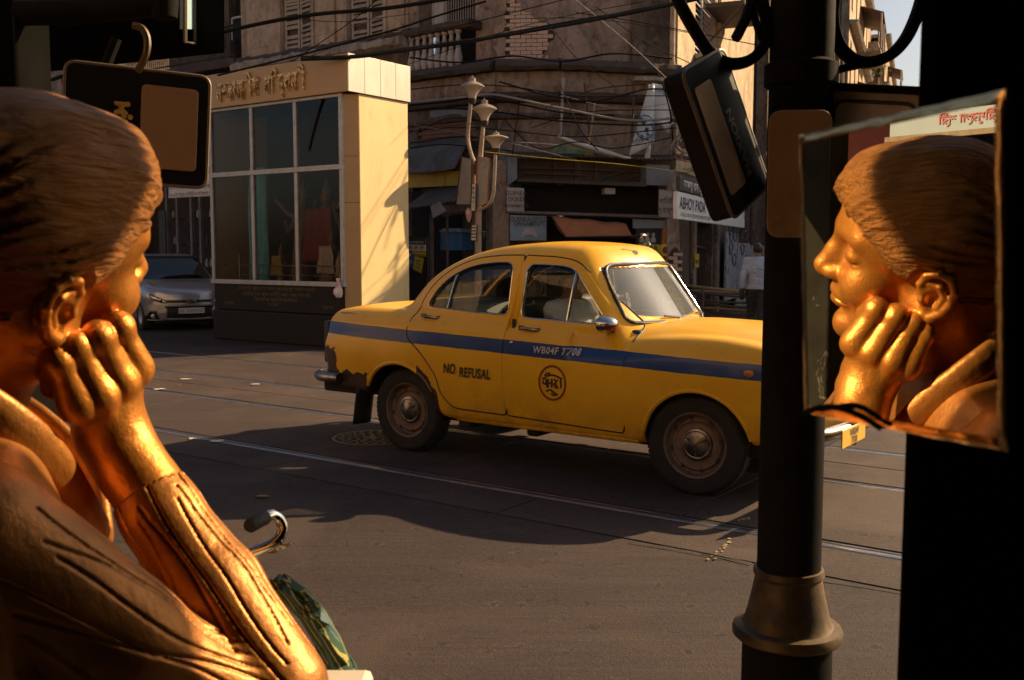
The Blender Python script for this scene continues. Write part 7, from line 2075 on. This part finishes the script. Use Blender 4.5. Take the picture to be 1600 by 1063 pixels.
m, nt, b = newmat("mirror_silver"); b.inputs['Metallic'].default_value = 1; b.inputs['Roughness'].default_value = 0.0
nt.links.new(mixc(nt, ramp(nt, noise(nt, obvec(nt), 14, 8, .7), [(.55, 0.0), (.8, .25)]), (.90, .89, .86), (.66, .60, .52)), b.inputs['Base Color'])
mat("bevel_reflect_tint", (.95, .62, .30), (.85, .50, .20), .10, 1.0, 16, bumps=.12, bscale=24, rvar=.06)  # gold tint stands in for the statue's reflection in the bevel
mg = thing("mirror", "square mirror with a bright golden edge showing the statue's face", "mirror", mo)
def off(p, k, d): return (p - mo) * k + MN * d
q = MB(); q.add([off(p, .945, .0) for p in MC], [(0, 1, 2, 3)]); q.add([off(p, .945, -.004) for p in MC], [(3, 2, 1, 0)])
obj("mirror_glass", q, "mirror_silver", mg, recalc=False, smooth=False)
q = MB()
n = 24
for i in range(4):
    a, b_ = MC[i], MC[(i + 1) % 4]
    for j in range(n):
        for t0 in (j / n,):
            p = a.lerp(b_, t0); w_ = random.uniform(-.003, .003)
            q.v += [tuple(off(p, .942, .0006)), tuple(off(p, .975 + w_ * .6, .0002 + w_ * .12)), tuple(off(p, 1.006 + w_, -.0010 - abs(w_) * .1)), tuple(off(p, 1.006 + w_, -.010)), tuple(off(p, .942, -.010))]
N4 = 4 * n
q.f = [(5 * i + k, 5 * i + k + 1, 5 * ((i + 1) % N4) + k + 1, 5 * ((i + 1) % N4) + k) for i in range(N4) for k in range(4)]; q.m = [0] * len(q.f)
obj("bevelled_edge", q, "bevel_reflect_tint", mg, angle=60)
q = MB(); q.add([off(p, .99, -.006) for p in MC] + [off(p, .99, -.016) for p in MC], [(0, 1, 2, 3), (7, 6, 5, 4), (0, 4, 5, 1), (1, 5, 6, 2), (2, 6, 7, 3), (3, 7, 4, 0)]); obj("backing", q, "fabric_black", mg)
q = MB(); s0 = off(mo + (MC[1] + MC[2]) / 2 - mo - (mo * 0), .6, -.016) if False else Vector((.03, -.08, 0)) - MN * .016
q.tube([Vector((0, 0, 0)) - MN * .014, Vector((.12, .12, 0)), Vector((.25, .36, .02))], .012, 8); obj("bracket_arm", q, "post_paint", mg)
# loop of cord lying over the mirror's lower edge
q = MB(); cw_ = [off(MC[3].lerp(MC[2], t), 1.0, .008 + .004 * math.sin(t * 9)) + Vector((0, 0, .012 * math.sin((t - .05) / .42 * math.pi))) for t in [.05 + .42 * i / 10 for i in range(11)]]
q.tube([mo + p for p in cw_], .0028, 6); tag(obj("wire_loop", q, "cable_black"), "thin dark wire arched along the mirror's lower edge", "wire")

# ------------------------------------------------------------------ left: overhead board, dark post, iron hook
mat("lightbox_teal", (.36, .52, .56), (.30, .45, .49), .4, 0, 3, dirt=(.20, .22, .22), dlo=.6, dhi=.85)
ob = thing("overhead_board", "dark overhead sign board at the top left with a pale teal end face", "sign", (0, 0, 0))
yA = 2.7
a, b_ = at(-120, -60, yA), at(281, 66, yA)
q = MB(); q.add([at(-160, -90, 2.6), at(279, -90, yA), at(279, 64, yA), at(-160, 112, 2.6), at(-160, -90, 2.6) + Vector((.05, .16, 0)), at(279, -90, yA) + Vector((.075, .16, 0)), at(279, 64, yA) + Vector((.075, .16, 0)), at(-160, 112, 2.6) + Vector((.05, .16, 0))],
                  [(0, 1, 2, 3), (7, 6, 5, 4), (0, 4, 5, 1), (2, 6, 7, 3), (3, 7, 4, 0)]); obj("board_face", q, "fabric_black", ob)
e0 = [at(281, -90, yA) , at(296, -90, yA + .15), at(296, 46, yA + .15), at(281, 46, yA)]
q = MB(); q.add(e0 + [p + Vector((.012, -.002, 0)) for p in e0], [(0, 1, 2, 3), (7, 6, 5, 4), (0, 4, 5, 1), (1, 5, 6, 2), (2, 6, 7, 3), (3, 7, 4, 0)]); obj("end_face", q, "lightbox_teal", ob)
q = MB(); q.tube([at(281, -90, yA) + Vector((.014, 0, 0)), at(281, 66, yA) + Vector((.014, 0, 0)), at(296, 68, yA + .15) + Vector((.014, 0, 0)), at(296, -90, yA + .15) + Vector((.014, 0, 0))], .006, 6); obj("end_frame", q, "sign_case_edge", ob)
q = MB(); q.bx(-1.31, -1.13, 2.32, 2.50, .13, 3.2); dp2 = thing("dark_post", "square black post behind the statue's head at the top left", "post", (0, 0, 0)); obj("shaft", q, "pillar_dark", dp2, bev=.012)
q = MB(); q.tube([at(-40, 22, 2.35), at(120, 18, 2.35), at(232, 8, 2.35), at(252, 6, 2.35)], .030, 12); q.lathe([(0, -.03), (.03, -.02), (.034, .02), (.0, .03)], 12, Matrix.Translation(at(256, 14, 2.35))); tag(obj("awning_bar", q, "post_paint"), "round horizontal iron bar with a blunt end above the hanging sign", "bar")
q = MB(); q.tube(spline([at(208, 40, 2.3), at(222, 45, 2.3), at(230, 62, 2.3), at(228, 86, 2.3), at(216, 110, 2.33)], 6), .0085, 8); tag(obj("iron_hook", q, "post_brass"), "curved iron hook holding the left hanging sign", "hook")
q = MB(); q.tube([at(182, 60, 2.36), at(166, 100, 2.36), at(146, 165, 2.36)], .013, 8); q.tube([at(122, 120, 2.36), at(140, 108, 2.36), at(146, 165, 2.36)], .009, 6); tag(obj("sign_strut", q, "post_paint"), "slanting dark strut between the post and the left hanging sign", "strut")
q = MB(); q.tube(spline([at(106, 112, 2.4), at(100, 130, 2.36), at(112, 148, 2.36), at(124, 140, 2.36), at(120, 118, 2.4)], 5), .006, 6); tag(obj("wire_coil", q, "post_brass"), "small coil of wire beside the dark post", "wire")

# ------------------------------------------------------------------ pedestal, added shade roof and screens, stall wall (the wall shows in the mirror)
mat("pedestal_plaster", (.62, .54, .43), (.54, .47, .37), .75, 0, 5, bumps=.15, dirt=(.32, .25, .18), dlo=.6, dhi=.85)
pd = thing("pedestal", "cream plastered pedestal under the statue's elbows, its corner showing at the bottom", "pedestal", (0, 0, 0))
q = MB(); q.bx(-1.55, -.215, .78, 1.50, .13, .895); obj("block", q, "pedestal_plaster", pd, bev=.012)
q = MB(); q.bx(-1.58, -.18, .75, 1.55, .13, .28); obj("plinth", q, "pedestal_plaster", pd, bev=.012)
mat("stall_tarp", (.013, .012, .010), (.020, .017, .014), .9, 0, 3, bumps=.2, spec=0)
mat("stall_maroon", (.035, .011, .010), (.028, .009, .008), .9, 0, 4, spec=0)
mat("post_grimy", (.026, .023, .015), (.016, .014, .010), .85, 0, 5, dirt=(.16, .14, .10), dscale=6, dlo=.60, dhi=.68, bumps=.4, spec=0)
mat("sign_pale_teal", (.20, .235, .215), (.17, .20, .185), .6, 0, 3, dirt=(.34, .36, .32), dlo=.6, dhi=.85)
ro = thing("shade_roof", "dark tarpaulin roof over the pavement stall beside the statue, above the frame", "roof", (0, 0, 0))
q = MB(); q.grid(lambda a, b: (-2.2 + 5.4 * a, -1.6 + (1.6 + 2.13 + .37 * (-2.2 + 5.4 * a - 1.06) + .025 * math.sin(a * 44) + .03 * math.sin(a * 19)) * b, 2.72 + .02 * math.sin(a * 7 + b * 4)), 90, 8); obj("tarpaulin", q, "stall_tarp", ro, solid=.01, recalc=False)  # unseen roof, its slanting edge shaped to shade hair and shoulder
for x, y in ((-2.1, .8), (2.9, 2.6), (-2.1, -1.5), (2.9, -1.5)):
    q = MB(); q.tube([(x, y, .13), (x, y, 2.74)], .025, 8); obj("roof_pole", q, "bamboo", ro)
q = MB(); q.bx(-5.2, 3.4, -1.75, -1.65, .13, 3.0); stw = thing("dark_screen", "dark screen added behind the viewer to darken the statue", "screen", (0, 0, 0)); obj("back_screen", q, "stall_tarp", stw)  # added screen, keeps light from behind off the statue
q = MB(); q.bx(3.10, 3.18, -1.64, 1.75, .13, 2.65); obj("side_screen", q, "stall_tarp", stw)  # added side screens deepen the shade on the statue's shoulder
q = MB(); q.bx(-2.42, -2.34, -1.64, .75, .13, 2.65); obj("side_screen", q, "stall_tarp", stw)
sw = thing("pavement_stall", "dark stall front down the pavement, seen only in the mirror behind the statue", "stall", (0, 0, 0))
q = MB(); q.bx(-4.3, -4.2, 1.2, 6.5, .13, 3.3); obj("back_wall", q, "stall_tarp", sw)
q = MB(); q.bx(-4.15, -4.05, 3.36, 4.0, 1.0, 2.6); obj("maroon_panel", q, "stall_maroon", sw)
sb = obj("fascia_sign", MB().bx(-4.04, -4.0, 1.9, 3.36, 2.17, 2.285), "sign_pale_teal", sw)
t = moved(text_mb("শ্রী শ্রীদুর্গা শ্রী", .062, bold=.001), Matrix.Translation((-3.995, 2.86, 2.215)) @ Matrix.Rotation(R(90), 4, 'Z')); obj("lettering", t, "red_paint", sb, recalc=False)
q = MB(); q.bx(-3.99, -3.95, 1.9, 3.36, 2.14, 2.168); obj("fascia_rail", q, "gilt_dim", sw)
for k in range(24):
    q = MB(); q.bx(-4.16 + .012 * (k % 2), -4.12, 2.30, 2.92, .30 + k * .055, .35 + k * .055); obj("shutter_slat", q, "tin_board", sw)
gp_ = thing("grimy_post", "grimy post with pale plaster smears, seen in the mirror left of the face", "post", (0, 0, 0))
q = MB(); q.bx(-2.10, -1.98, 2.38, 2.52, .13, 3.0); obj("shaft", q, "post_grimy", gp_, bev=.01)

# ------------------------------------------------------------------ bicycle beside the pedestal: only a grip, its bar and brake lever show
mat("grip_rubber", (.018, .016, .016), (.028, .025, .024), .7, 0, 40, bumps=.3, bscale=120)
mat("bike_green", (.015, .035, .025), (.02, .045, .03), .35, .2, 6)
bk = thing("bicycle", "bicycle leaning by the pedestal with its chrome handlebar and black grip in view", "bicycle", (0, 0, 0))
YB = 1.78
hp = [at(417, 808, YB - .012), at(425, 805, YB), at(437, 812, YB + .01), at(442, 828, YB + .01), at(432, 846, YB), at(405, 860, YB - .01), at(372, 872, YB - .02), at(330, 886, YB - .03)]
q = MB(); q.tube(spline(hp, 6), .0105, 10); hb_ = obj("handlebar", q, "chrome", bk)
q = MB(); g0, g1 = at(388, 823, YB - .06), at(420, 806, YB); q.tube([g0, g0.lerp(g1, .08), g0.lerp(g1, .5), g0.lerp(g1, .8), g0.lerp(g1, .9)], [.010, .0132, .0128, .0132, .0120], 12); obj("grip", q, "grip_rubber", hb_)
q = MB(); q.tube(spline([at(458, 850, YB - .02), at(440, 855, YB), at(420, 860, YB), at(396, 870, YB - .01)], 5), [.0035] * 4 + [.005] * 8 + [.006] * 4, 8); q.box(at(424, 857, YB), (.022, .016, .014)); obj("brake_lever", q, "chrome", hb_)
st0 = at(330, 886, YB - .03)
q = MB(); q.tube([st0 + Vector((.0, 0, .02)), st0 + Vector((-.02, .02, -.16)), st0 + Vector((-.03, .02, -.30))], .016, 10); obj("head_tube", q, "bike_green", bk)
fx, fy, fz = st0.x + .03, st0.y + .04, .13
def wheel_ring(cx, cy, cz, r, ax):
    return [Vector((cx, cy, cz)) + Vector((ax[0] * r * math.cos(t), ax[1] * r * math.cos(t), r * math.sin(t))) for t in [2 * math.pi * i / 40 for i in range(40)]]
ax_ = (.81, -.58)
for k, dd in enumerate((.02, -1.02)):
    c0 = Vector((st0.x + ax_[0] * dd * -1 + .02, st0.y + ax_[1] * dd * -1, .13 + .33))
    c0 = Vector((st0.x - .02, st0.y + .05, .46)) if k == 0 else Vector((st0.x - .02 - ax_[0] * 1.02, st0.y + .05 - ax_[1] * 1.02, .46))
    w = bpy.data.objects.new("wheel", None); C.objects.link(w); w.parent = bk
    q = MB(); q.tube(wheel_ring(*c0, .32, ax_), .017, 8, closed=True); obj("tyre", q, "tyre_rubber", w)
    q = MB(); q.tube(wheel_ring(*c0, .295, ax_), .010, 6, closed=True); obj("rim", q, "chrome", w)
    q = MB()
    for i in range(16): q.tube([c0, wheel_ring(*c0, .295, ax_)[int(i * 2.5)]], .0015, 3)
    stuffpart(obj("spoke", q, "chrome", w))
    if k == 0: cA = c0
    else: cB = c0
htb = st0 + Vector((-.03, .02, -.28)); seat = cB.lerp(cA, .32) + Vector((0, 0, .42)); bb_ = cB.lerp(cA, .44) - Vector((0, 0, .06))
q = MB()
for a, b_ in ((htb, cA), (htb + Vector((0, 0, .05)), seat), (htb, bb_), (seat, bb_), (seat, cB), (bb_, cB)): q.tube([a, b_], .014, 8)
obj("frame", q, "bike_green", bk)
q = MB(); q.tube([seat, seat + Vector((0, 0, .10))], .012, 6); q.box(seat + Vector((0, 0, .12)), (.16, .24, .05)); obj("saddle", q, "grip_rubber", bk, bev=.02)

# ------------------------------------------------------------------ striped woven bag hanging from the bicycle
m, nt, b = newmat("woven_stripe"); L = nt.links
v = obvec(nt); sx = nt.nodes.new("ShaderNodeSeparateXYZ"); L.new(v, sx.inputs[0])
wv = mathn(nt, 'FRACT', mathn(nt, 'MULTIPLY', mathn(nt, 'ADD', sx.outputs[0], mathn(nt, 'MULTIPLY', sx.outputs[2], .64)), 34.0))
cr_ = ramp(nt, wv, [(0.0, (.010, .045, .026)), (.34, (.30, .26, .05)), (.42, (.012, .055, .030)), (.62, (.07, .11, .13)), (.70, (.012, .050, .028)), (.90, (.26, .23, .10))])
nt.nodes[-1].color_ramp.interpolation = 'CONSTANT' if hasattr(nt.nodes[-1], 'color_ramp') else None
L.new(cr_, b.inputs['Base Color']); b.inputs['Roughness'].default_value = .85
L.new(bump(nt, noise(nt, v, 260, 3), .4, .002), b.inputs['Normal'])
bg_ = thing("woven_bag", "green and yellow striped woven bag hanging beyond the statue's elbow", "bag", (0, 0, 0))
q = MB()
def bagp(a, b):
    l = [(418, 905), (452, 935), (478, 962), (500, 1000), (515, 1040), (520, 1100)]; r = [(440, 906), (474, 930), (500, 960), (526, 1000), (548, 1040), (566, 1100)]
    t = b * 5; i = min(4, int(t)); f_ = t - i
    lx = l[i][0] + (l[i + 1][0] - l[i][0]) * f_; ly = l[i][1] + (l[i + 1][1] - l[i][1]) * f_; rx_ = r[i][0] + (r[i + 1][0] - r[i][0]) * f_; ry = r[i][1] + (r[i + 1][1] - r[i][1]) * f_
    return at(lx + (rx_ - lx) * a, ly + (ry - ly) * a, 1.66 - .05 * math.sin(a * math.pi) + .012 * math.sin(a * 13 + b * 5))
q.grid(bagp, 12, 20); obj("cloth", q, "woven_stripe", bg_, solid=.012, recalc=False)
q = MB(); q.tube([at(480, 942, 1.60), at(487, 948, 1.60), at(494, 957, 1.61)], [.010, .013, .010], 8); q.tube([at(476, 958, 1.60), at(486, 962, 1.59), at(497, 960, 1.60)], .008, 8); obj("knot", q, "woven_stripe", bg_)
# ================================================================== golden statue leaning its cheek on its fist
ST_T = Vector((-0.630, 1.2845, 1.5196)); ST_S = 1.45
HR = np.array([[0.5416, -0.7584, 0.3627], [0.8406, 0.4936, -0.2232], [-0.0097, 0.4258, 0.9048]])
def head_sdf(H):
    A = H.copy(); A[:, 1] = np.abs(A[:, 1])
    f = ell(H, (-.006, 0, .060), (.096, .074, .084))
    f = smin(f, ell(H, (.046, 0, .045), (.048, .060, .055)), .03)
    f = smin(f, ell(H, (.040, 0, -.028), (.052, .050, .062)), .03)
    jaw = chain(A, [(-.004, .058, -.030), (.012, .052, -.056), (.055, .030, -.078), (.084, .0, -.084)], [.018, .017, .017, .019], .012)
    f = smin(f, jaw, .028)
    f = smin(f, ell(A, (.064, .034, -.012), (.032, .028, .030)), .018)
    f = smin(f, caps(A, (.092, .008, .050), (.074, .046, .050), .0085, .007), .014)          # brow
    f = smax(f, -ell(A, (.0960, .032, .0305), (.0140, .0150, .0100)), .016)                     # eye socket
    f = smin(f, ell(A, (.0770, .0325, .0275), (.0145, .0175, .0125)), .006)                  # closed lid
    lid = chain(A, [(.0885, .0205, .0235), (.0915, .029, .0195), (.0870, .041, .0190), (.077, .049, .0215)], [.0012] * 4)
    f = smax(f, -lid, .0022)
    lid2 = chain(A, [(.0885, .0215, .036), (.0895, .029, .0400), (.083, .042, .0385)], [.0013] * 3)
    f = smax(f, -lid2, .003)
    nose = chain(H, [(.086, 0, .046), (.101, 0, .022), (.1165, 0, .001)], [.0095, .0105, .0110], .010)
    nose = smin(nose, caps(H, (.096, 0, .004), (.110, 0, -.006), .014, .0100), .014)
    nose = smin(nose, ell(A, (.1045, .0125, -.0055), (.0115, .0085, .0090)), .006)
    f = smin(f, nose, .013)
    f = smax(f, -ell(A, (.1105, .0075, -.0135), (.0060, .0038, .0050)), .003)
    f = smin(f, ell(H, (.088, 0, -.036), (.018, .027, .020)), .012)                          # muzzle
    f = smin(f, chain(A, [(.1015, .003, -.0335), (.0975, .012, -.0345), (.0865, .0245, -.0405)], [.0062, .0055, .0030]), .0045)
    f = smin(f, chain(A, [(.1000, 0, -.0470), (.0960, .010, -.0475), (.0860, .0225, -.0440)], [.0078, .0070, .0030]), .0045)
    f = smax(f, -chain(A, [(.1085, 0, -.0395), (.1030, .011, -.0405), (.0900, .0265, -.0430)], [.0010, .0010, .0012]), .0025)
    f = smax(f, -ell(H, (.1015, 0, -.0640), (.0080, .016, .0050)), .008)                     # fold above the chin
    f = smin(f, ell(H, (.083, 0, -.0825), (.0175, .020, .0165)), .012)
    f = smin(f, caps(H, (-.022, 0, -.02), (-.040, 0, -.21), .056, .060), .03)
    return f
def ear_sdf(H):
    A = H.copy(); A[:, 1] = np.abs(A[:, 1]); A[:, 2] = (A[:, 2] + .004) / .86; A[:, 0] = (A[:, 0] + .002) / .90
    rim = chain(A, [(.004, .0735, .004), (.008, .0765, .020), (.001, .0800, .034), (-.014, .0850, .039), (-.028, .0880, .031), (-.033, .0885, .014),
                    (-.028, .0860, -.006), (-.018, .0810, -.022), (-.006, .0770, -.032), (.003, .0735, -.026)],
                [.004, .0042, .0046, .0050, .0052, .0050, .0048, .0055, .0068, .0050], .003)
    bowl = ell(A, (-.012, .0755, .004), (.022, .0070, .034))
    f = smin(rim, bowl, .006)
    f = smax(f, -ell(A, (-.008, .0845, -.002), (.0115, .0085, .0125)), .004)
    f = smin(f, chain(A, [(-.004, .080, .022), (-.016, .0835, .018), (-.021, .0835, .004), (-.014, .081, -.012)], [.0035, .004, .004, .0035], .003), .004)
    f = smin(f, ell(A, (.0045, .0775, -.003), (.0048, .0050, .0070)), .003)
    return f
SH_R, SH_L, NECK = (.015, -.135, -.222), (-.235, .20, -.225), (-.088, .012, -.165)
ELB, WRI = (.222, -.012, -.382), (.058, .038, -.158)
def hand_sdf(P):
    ins = np.array((-.0040, .0060, -.002))
    M = [np.array(p) + ins for p in ((.085, .034, -.098), (.079, .0155, -.108), (.068, -.004, -.118), (.0545, -.0150, -.1235))]
    K = [np.array(p) + ins for p in ((.082, .004, -.046), (.070, -.015, -.053), (.055, -.0285, -.060), (.0455, -.0395, -.0715))]
    M, K = [m + (k - m) * .07 for m, k in zip(M, K)], [m + (k - m) * .88 for m, k in zip(M, K)]
    w = np.array(WRI)
    f = smin(ell(P, w + (.004, -.002, .012), (.024, .027, .030)), caps(P, w, w - (np.array(WRI) - ELB) * .35, .0325, .0345), .02)
    for m, r in zip(M, (.0125, .0125, .012, .011)):
        f = smin(f, caps(P, w + (m - w) * .2, m, .0165, r), .012)
    f = smin(f, ell(P, (M[0] + M[2]) / 2 + (w - M[1]) * .45 + np.array((-.010, .002, 0)), (.024, .026, .034)), .02)
    for i, (m, k) in enumerate(zip(M, K)):
        rr = (.0136, .0140, .0134, .0124)[i]
        d1 = np.array((-.020, .024, -.010)) * (1 - .12 * i); d2 = np.array((-.004, .006, -.020))
        fg = chain(P, [m, m + (k - m) * .5, k, k + d1, k + d1 + d2], [rr * 1.02, rr * .97, rr * 1.0, rr * .94, rr * .82], .006)
        fg = smin(fg, ell(P, m + np.array((.0015, -.0020, .001)), (.0145, .0145, .0140)), .018)
        f = smin(f, fg, .0030)
    th = chain(P, [w + (-.004, .014, .030), (.050, .048, -.100), (.044, .046, -.080), (.036, .040, -.066)], [.018, .0140, .0120, .0105], .008)
    f = smin(f, th, .008)
    for m, r in zip(M, (.0055, .006, .0055, .005)):
        f = smin(f, caps(P, w + (m - w) * .35 + np.array((.010, -.012, .0)), m + np.array((.004, -.006, -.004)), r * .6, r), .008)
    for m, k in zip(M, K):
        for q in (.93, 1.0, 1.07):
            c = m + (k - m) * q + np.array((.0045, -.0085, .003)); f = f + .0006 * np.exp(-((((P - c) @ ((k - m) / np.linalg.norm(k - m))) / .0011) ** 2)) * (np.linalg.norm(P - c, axis=1) < .013)
    return f - .0006 * rnoise(P * 95, 8)
def statue_body(P):
    P = P.astype(np.float32); H = P @ HR.astype(np.float32)
    f = smin(head_sdf(H) - .0004 * rnoise(P * 75, 9), ear_sdf(H), .004)
    return smin(f, hand_sdf(P), .003)
def rnoise(Q, seed):
    rs = np.random.RandomState(seed); f = 0
    for k in range(7):
        d = rs.normal(size=3); d /= np.linalg.norm(d)
        f = f + np.sin(Q @ (d * rs.uniform(.7, 1.5)) + rs.uniform(0, 6.28) + 1.2 * np.sin(Q @ rs.normal(size=3) * .5))
    return f / 3.0
def fib(a, b, k, n1, n2):
    return np.sin(a * k + n1 * np.sin(b * n2 + a * 3.1))
def hair_sdf(H):
    f = ell(H, (-.014, 0, .058), (.109, .088, .099))
    f = smin(f, ell(H, (.050, 0, .098), (.044, .058, .046)), .03)
    f = smin(f, ell(H, (-.075, 0, -.02), (.045, .058, .07)), .03)
    A = np.abs(H[:, 1])
    zl = np.interp(H[:, 0], [-.13, -.06, -.036, -.020, .004, .018, .040, .065, .085, .10, .14], [-.085, -.075, -.035, .024, .024, .002, .020, .050, .074, .088, .10])
    zl = zl + np.where(H[:, 0] > .03, -.0022 * np.sin(A * 260), 0)
    f = smax(f, (zl - H[:, 2]) * .75, .020)
    th = np.arctan2(H[:, 1], H[:, 2] + .02); x = H[:, 0]
    n1 = rnoise(np.stack([x * 16, th * 2.2, H[:, 2] * 9], 1), 1); n2 = rnoise(np.stack([x * 42, th * 8, H[:, 2] * 30], 1), 2); n3 = rnoise(np.stack([x * 70, th * 26, H[:, 2] * 60], 1), 3)
    lock = np.sin(th * 16 + 2.6 * n1 + x * 10); strand = np.sin(th * 58 + 5.0 * n1 + 2.4 * n2); fine = np.sin(th * 120 + 7 * n1 + 4 * n2)
    f = f - .0018 * lock * (.5 + .5 * n2) - .0015 * strand * np.clip(.45 + .9 * n2, 0, 1.3) - .0009 * fine * np.clip(.3 + n3, 0, 1.2) - .0010 * n3
    return f
def groove(P, a, b, phis, wob, width=.0021, depth=.0036, t0=.02, t1=1.0):
    a = np.array(a); b = np.array(b); ax = (b - a); L = np.linalg.norm(ax); ax = ax / L
    r0 = np.array((0, 0, 1.0)); e1 = r0 - ax * (r0 @ ax); e1 /= np.linalg.norm(e1); e2 = np.cross(ax, e1)
    q = P - a; t = (q @ ax) / L; ph = np.arctan2(q @ e2, q @ e1); rad = np.hypot(q @ e1, q @ e2)
    g = np.zeros(len(P))
    for i, p in enumerate(phis):
        c = p + wob * np.sin(t * (4.0 + i % 3) + i * 2.1) + .03 * np.sin(t * 11 + i)
        d = np.abs((ph - c + np.pi) % (2 * np.pi) - np.pi) * rad
        g = np.maximum(g, np.exp(-(d / width) ** 2) * ((t > t0 + .05 * (i % 3)) & (t < t1 - .06 * ((i * 7) % 4))))
    return g * depth
def arm_axis():
    w = np.array(WRI); e = np.array(ELB); cuff = w + (e - w) * .22
    return w, e, cuff, (e - w) / np.linalg.norm(e - w)
def statue_sleeve(P):
    P = P.astype(np.float32)
    w, e, cuff, ax = arm_axis()
    sl = chain(P, [cuff, cuff + (e - cuff) * .12, w + (e - w) * .62, e], [.0360, .0375, .0440, .0455], .01)
    sl = smax(sl, -((P - cuff) @ ax), .003)
    sl = smax(sl, -smax(caps(P, cuff - ax * .03, cuff + ax * .02, .0315), ((P - cuff) @ ax) - .014, .002), .002)
    sl = sl + .0012 * rnoise(P * 38, 5)
    sl = sl + groove(P, cuff, e, [-3.1 + .33 * k for k in range(19)], .09, width=.0012, depth=.0021)
    up = chain(P, [tuple(np.array(SH_R) + (0, 0, .012)), tuple(np.array(SH_R) * .5 + np.array(ELB) * .5 + np.array((-.012, -.012, -.012))), tuple(e + np.array((-.016, -.006, -.022)))], [.068, .056, .046], .02)
    up = up + .0026 * rnoise(P * 26, 6) + groove(P, SH_R, ELB, [-3.1 + .30 * k for k in range(21)], .13, width=.0013, depth=.0023, t0=.05, t1=1.1)
    return smin(sl, up, .010)
def statue_jacket(P):
    P = P.astype(np.float32)
    fold = .0016 * np.sin(P[:, 2] * 150 + 4 * np.sin(P[:, 1] * 22)) * np.exp(-((P[:, 1] + .10) / .05) ** 2)
    tor = smin(caps(P, NECK, SH_R, .066, .066), caps(P, NECK, SH_L, .066, .062), .03)
    tor = smin(tor, ell(P @ np.array([[.81, -.59, 0], [.59, .81, 0], [0, 0, 1]]).astype(np.float32), (-.088, -.008, -.37), (.125, .195, .24)), .05) + fold
    f = smin(tor, caps(P, (-.09, .01, -.42), (-.13, -.02, -.74), .150, .165), .06) + .002 * rnoise(P * 18, 4)
    fa = chain(P, [SH_L, (-.10, .30, -.40), (.14, .09, -.425), (.22, -.01, -.43)], [.062, .05, .042, .035], .02)      # the other arm lies along the ledge
    return smin(f, fa, .012)
def collar_sdf(P):
    P = P.astype(np.float32)
    f = None
    for pts in ([(-.155, -.055, -.090), (-.085, -.083, -.086), (-.015, -.088, -.104), (.018, -.062, -.136), (.032, -.018, -.180), (.042, .035, -.256)],
                [(-.155, -.055, -.090), (-.185, .03, -.098), (-.130, .105, -.116), (-.045, .110, -.164), (.012, .090, -.218), (.042, .045, -.266)]):
        q = [tuple(p) for p in spline(pts, 4)]
        for j, r in ((-2, .0050), (-1, .0085), (0, .0085), (1, .0085), (2, .0050)):
            g = chain(P, [(x + .003 * j, y, z + .0085 * j) for x, y, z in q], [r] * len(q))
            f = g if f is None else smin(f, g, .006)
    return f
def build_statue():
    g = thing("golden_statue", "life-sized gold painted statue resting its cheek on a closed fist", "statue", ST_T)
    def place(me, rot=False):
        n = len(me.vertices); co = np.empty(n * 3, np.float32); me.vertices.foreach_get('co', co)
        co *= ST_S; me.vertices.foreach_set('co', co); me.update()
    b = sdf_mesh("body", statue_body, (-.17, -.15, -.23), (.17, .18, .20), .0022)
    place(b); obj("body", b, "gold", g)
    h = sdf_mesh("hair", hair_sdf, (-.155, -.115, -.13), (.135, .115, .185), .0021, slack=1.8)
    place(h); ho = obj("hair", h, "gold_hair", g)
    ho.rotation_euler = Matrix(HR.tolist()).to_euler()
    j = sdf_mesh("jacket", statue_jacket, (-.46, -.32, -.70), (.34, .40, -.06), .0027)
    place(j); jo = obj("jacket", j, "gold_cloth", g)
    sv = sdf_mesh("sleeve", statue_sleeve, (-.08, -.24, -.47), (.30, .10, -.13), .0018)
    place(sv); obj("sleeve", sv, "gold_cloth", jo)
    c = sdf_mesh("collar", collar_sdf, (-.24, -.14, -.30), (.09, .16, -.04), .0024)
    place(c); obj("collar", c, "gold_cloth", jo)
    return g
def gold_mat(name, c1, c2, rough, metal, bumps, stretch, bscale, dark=None, hair=0):
    m, nt, b = newmat(name)
    L = nt.links
    v = obvec(nt); vs = obvec(nt, stretch)
    n1 = noise(nt, v, 9, 8, 0.65)
    c = mixc(nt, ramp(nt, n1, [(.35, 0.0), (.7, 1.0)]), c1, c2)
    if dark is not None:
        c = mixc(nt, ramp(nt, noise(nt, vs, bscale * .5, 8, .7), [(.5, 0.0), (.75, .38)]), c, dark)
    L.new(c, b.inputs['Base Color'])
    b.inputs['Metallic'].default_value = metal
    L.new(mathn(nt, 'ADD', mathn(nt, 'MULTIPLY', noise(nt, v, 35, 6), .22), rough - .11), b.inputs['Roughness'])
    n3 = noise(nt, vs, bscale, 8, .65)
    nb = bump(nt, n3, bumps, .012 if hair else .004)
    if hair: nb = bump(nt, noise(nt, vs, 46, 5, .6, .6), .8, .015, nb)
    else: nb = bump(nt, noise(nt, v, 60, 5, .65), .35, .004, nb)
    nb = bump(nt, noise(nt, v, 180, 4, .6), .10, .002, nb)
    L.new(nb, b.inputs['Normal'])
gold_mat("gold", (.60, .228, .030), (.43, .155, .023), .38, .62, .45, (1, 1, 1), 26, hair=0)
gold_mat("gold_hair", (.42, .165, .028), (.25, .100, .019), .40, .55, 1.0, (.14, 1, 1), 120, (.07, .03, .012), hair=1)  # same gold paint, base darkened because the hair lies in shade
gold_mat("gold_cloth", (.44, .168, .027), (.27, .105, .019), .42, .52, .6, (1, 1, .5), 24, (.10, .045, .016), hair=0)  # same gold paint, base lowered for the shaded shoulder
statue = build_statue()
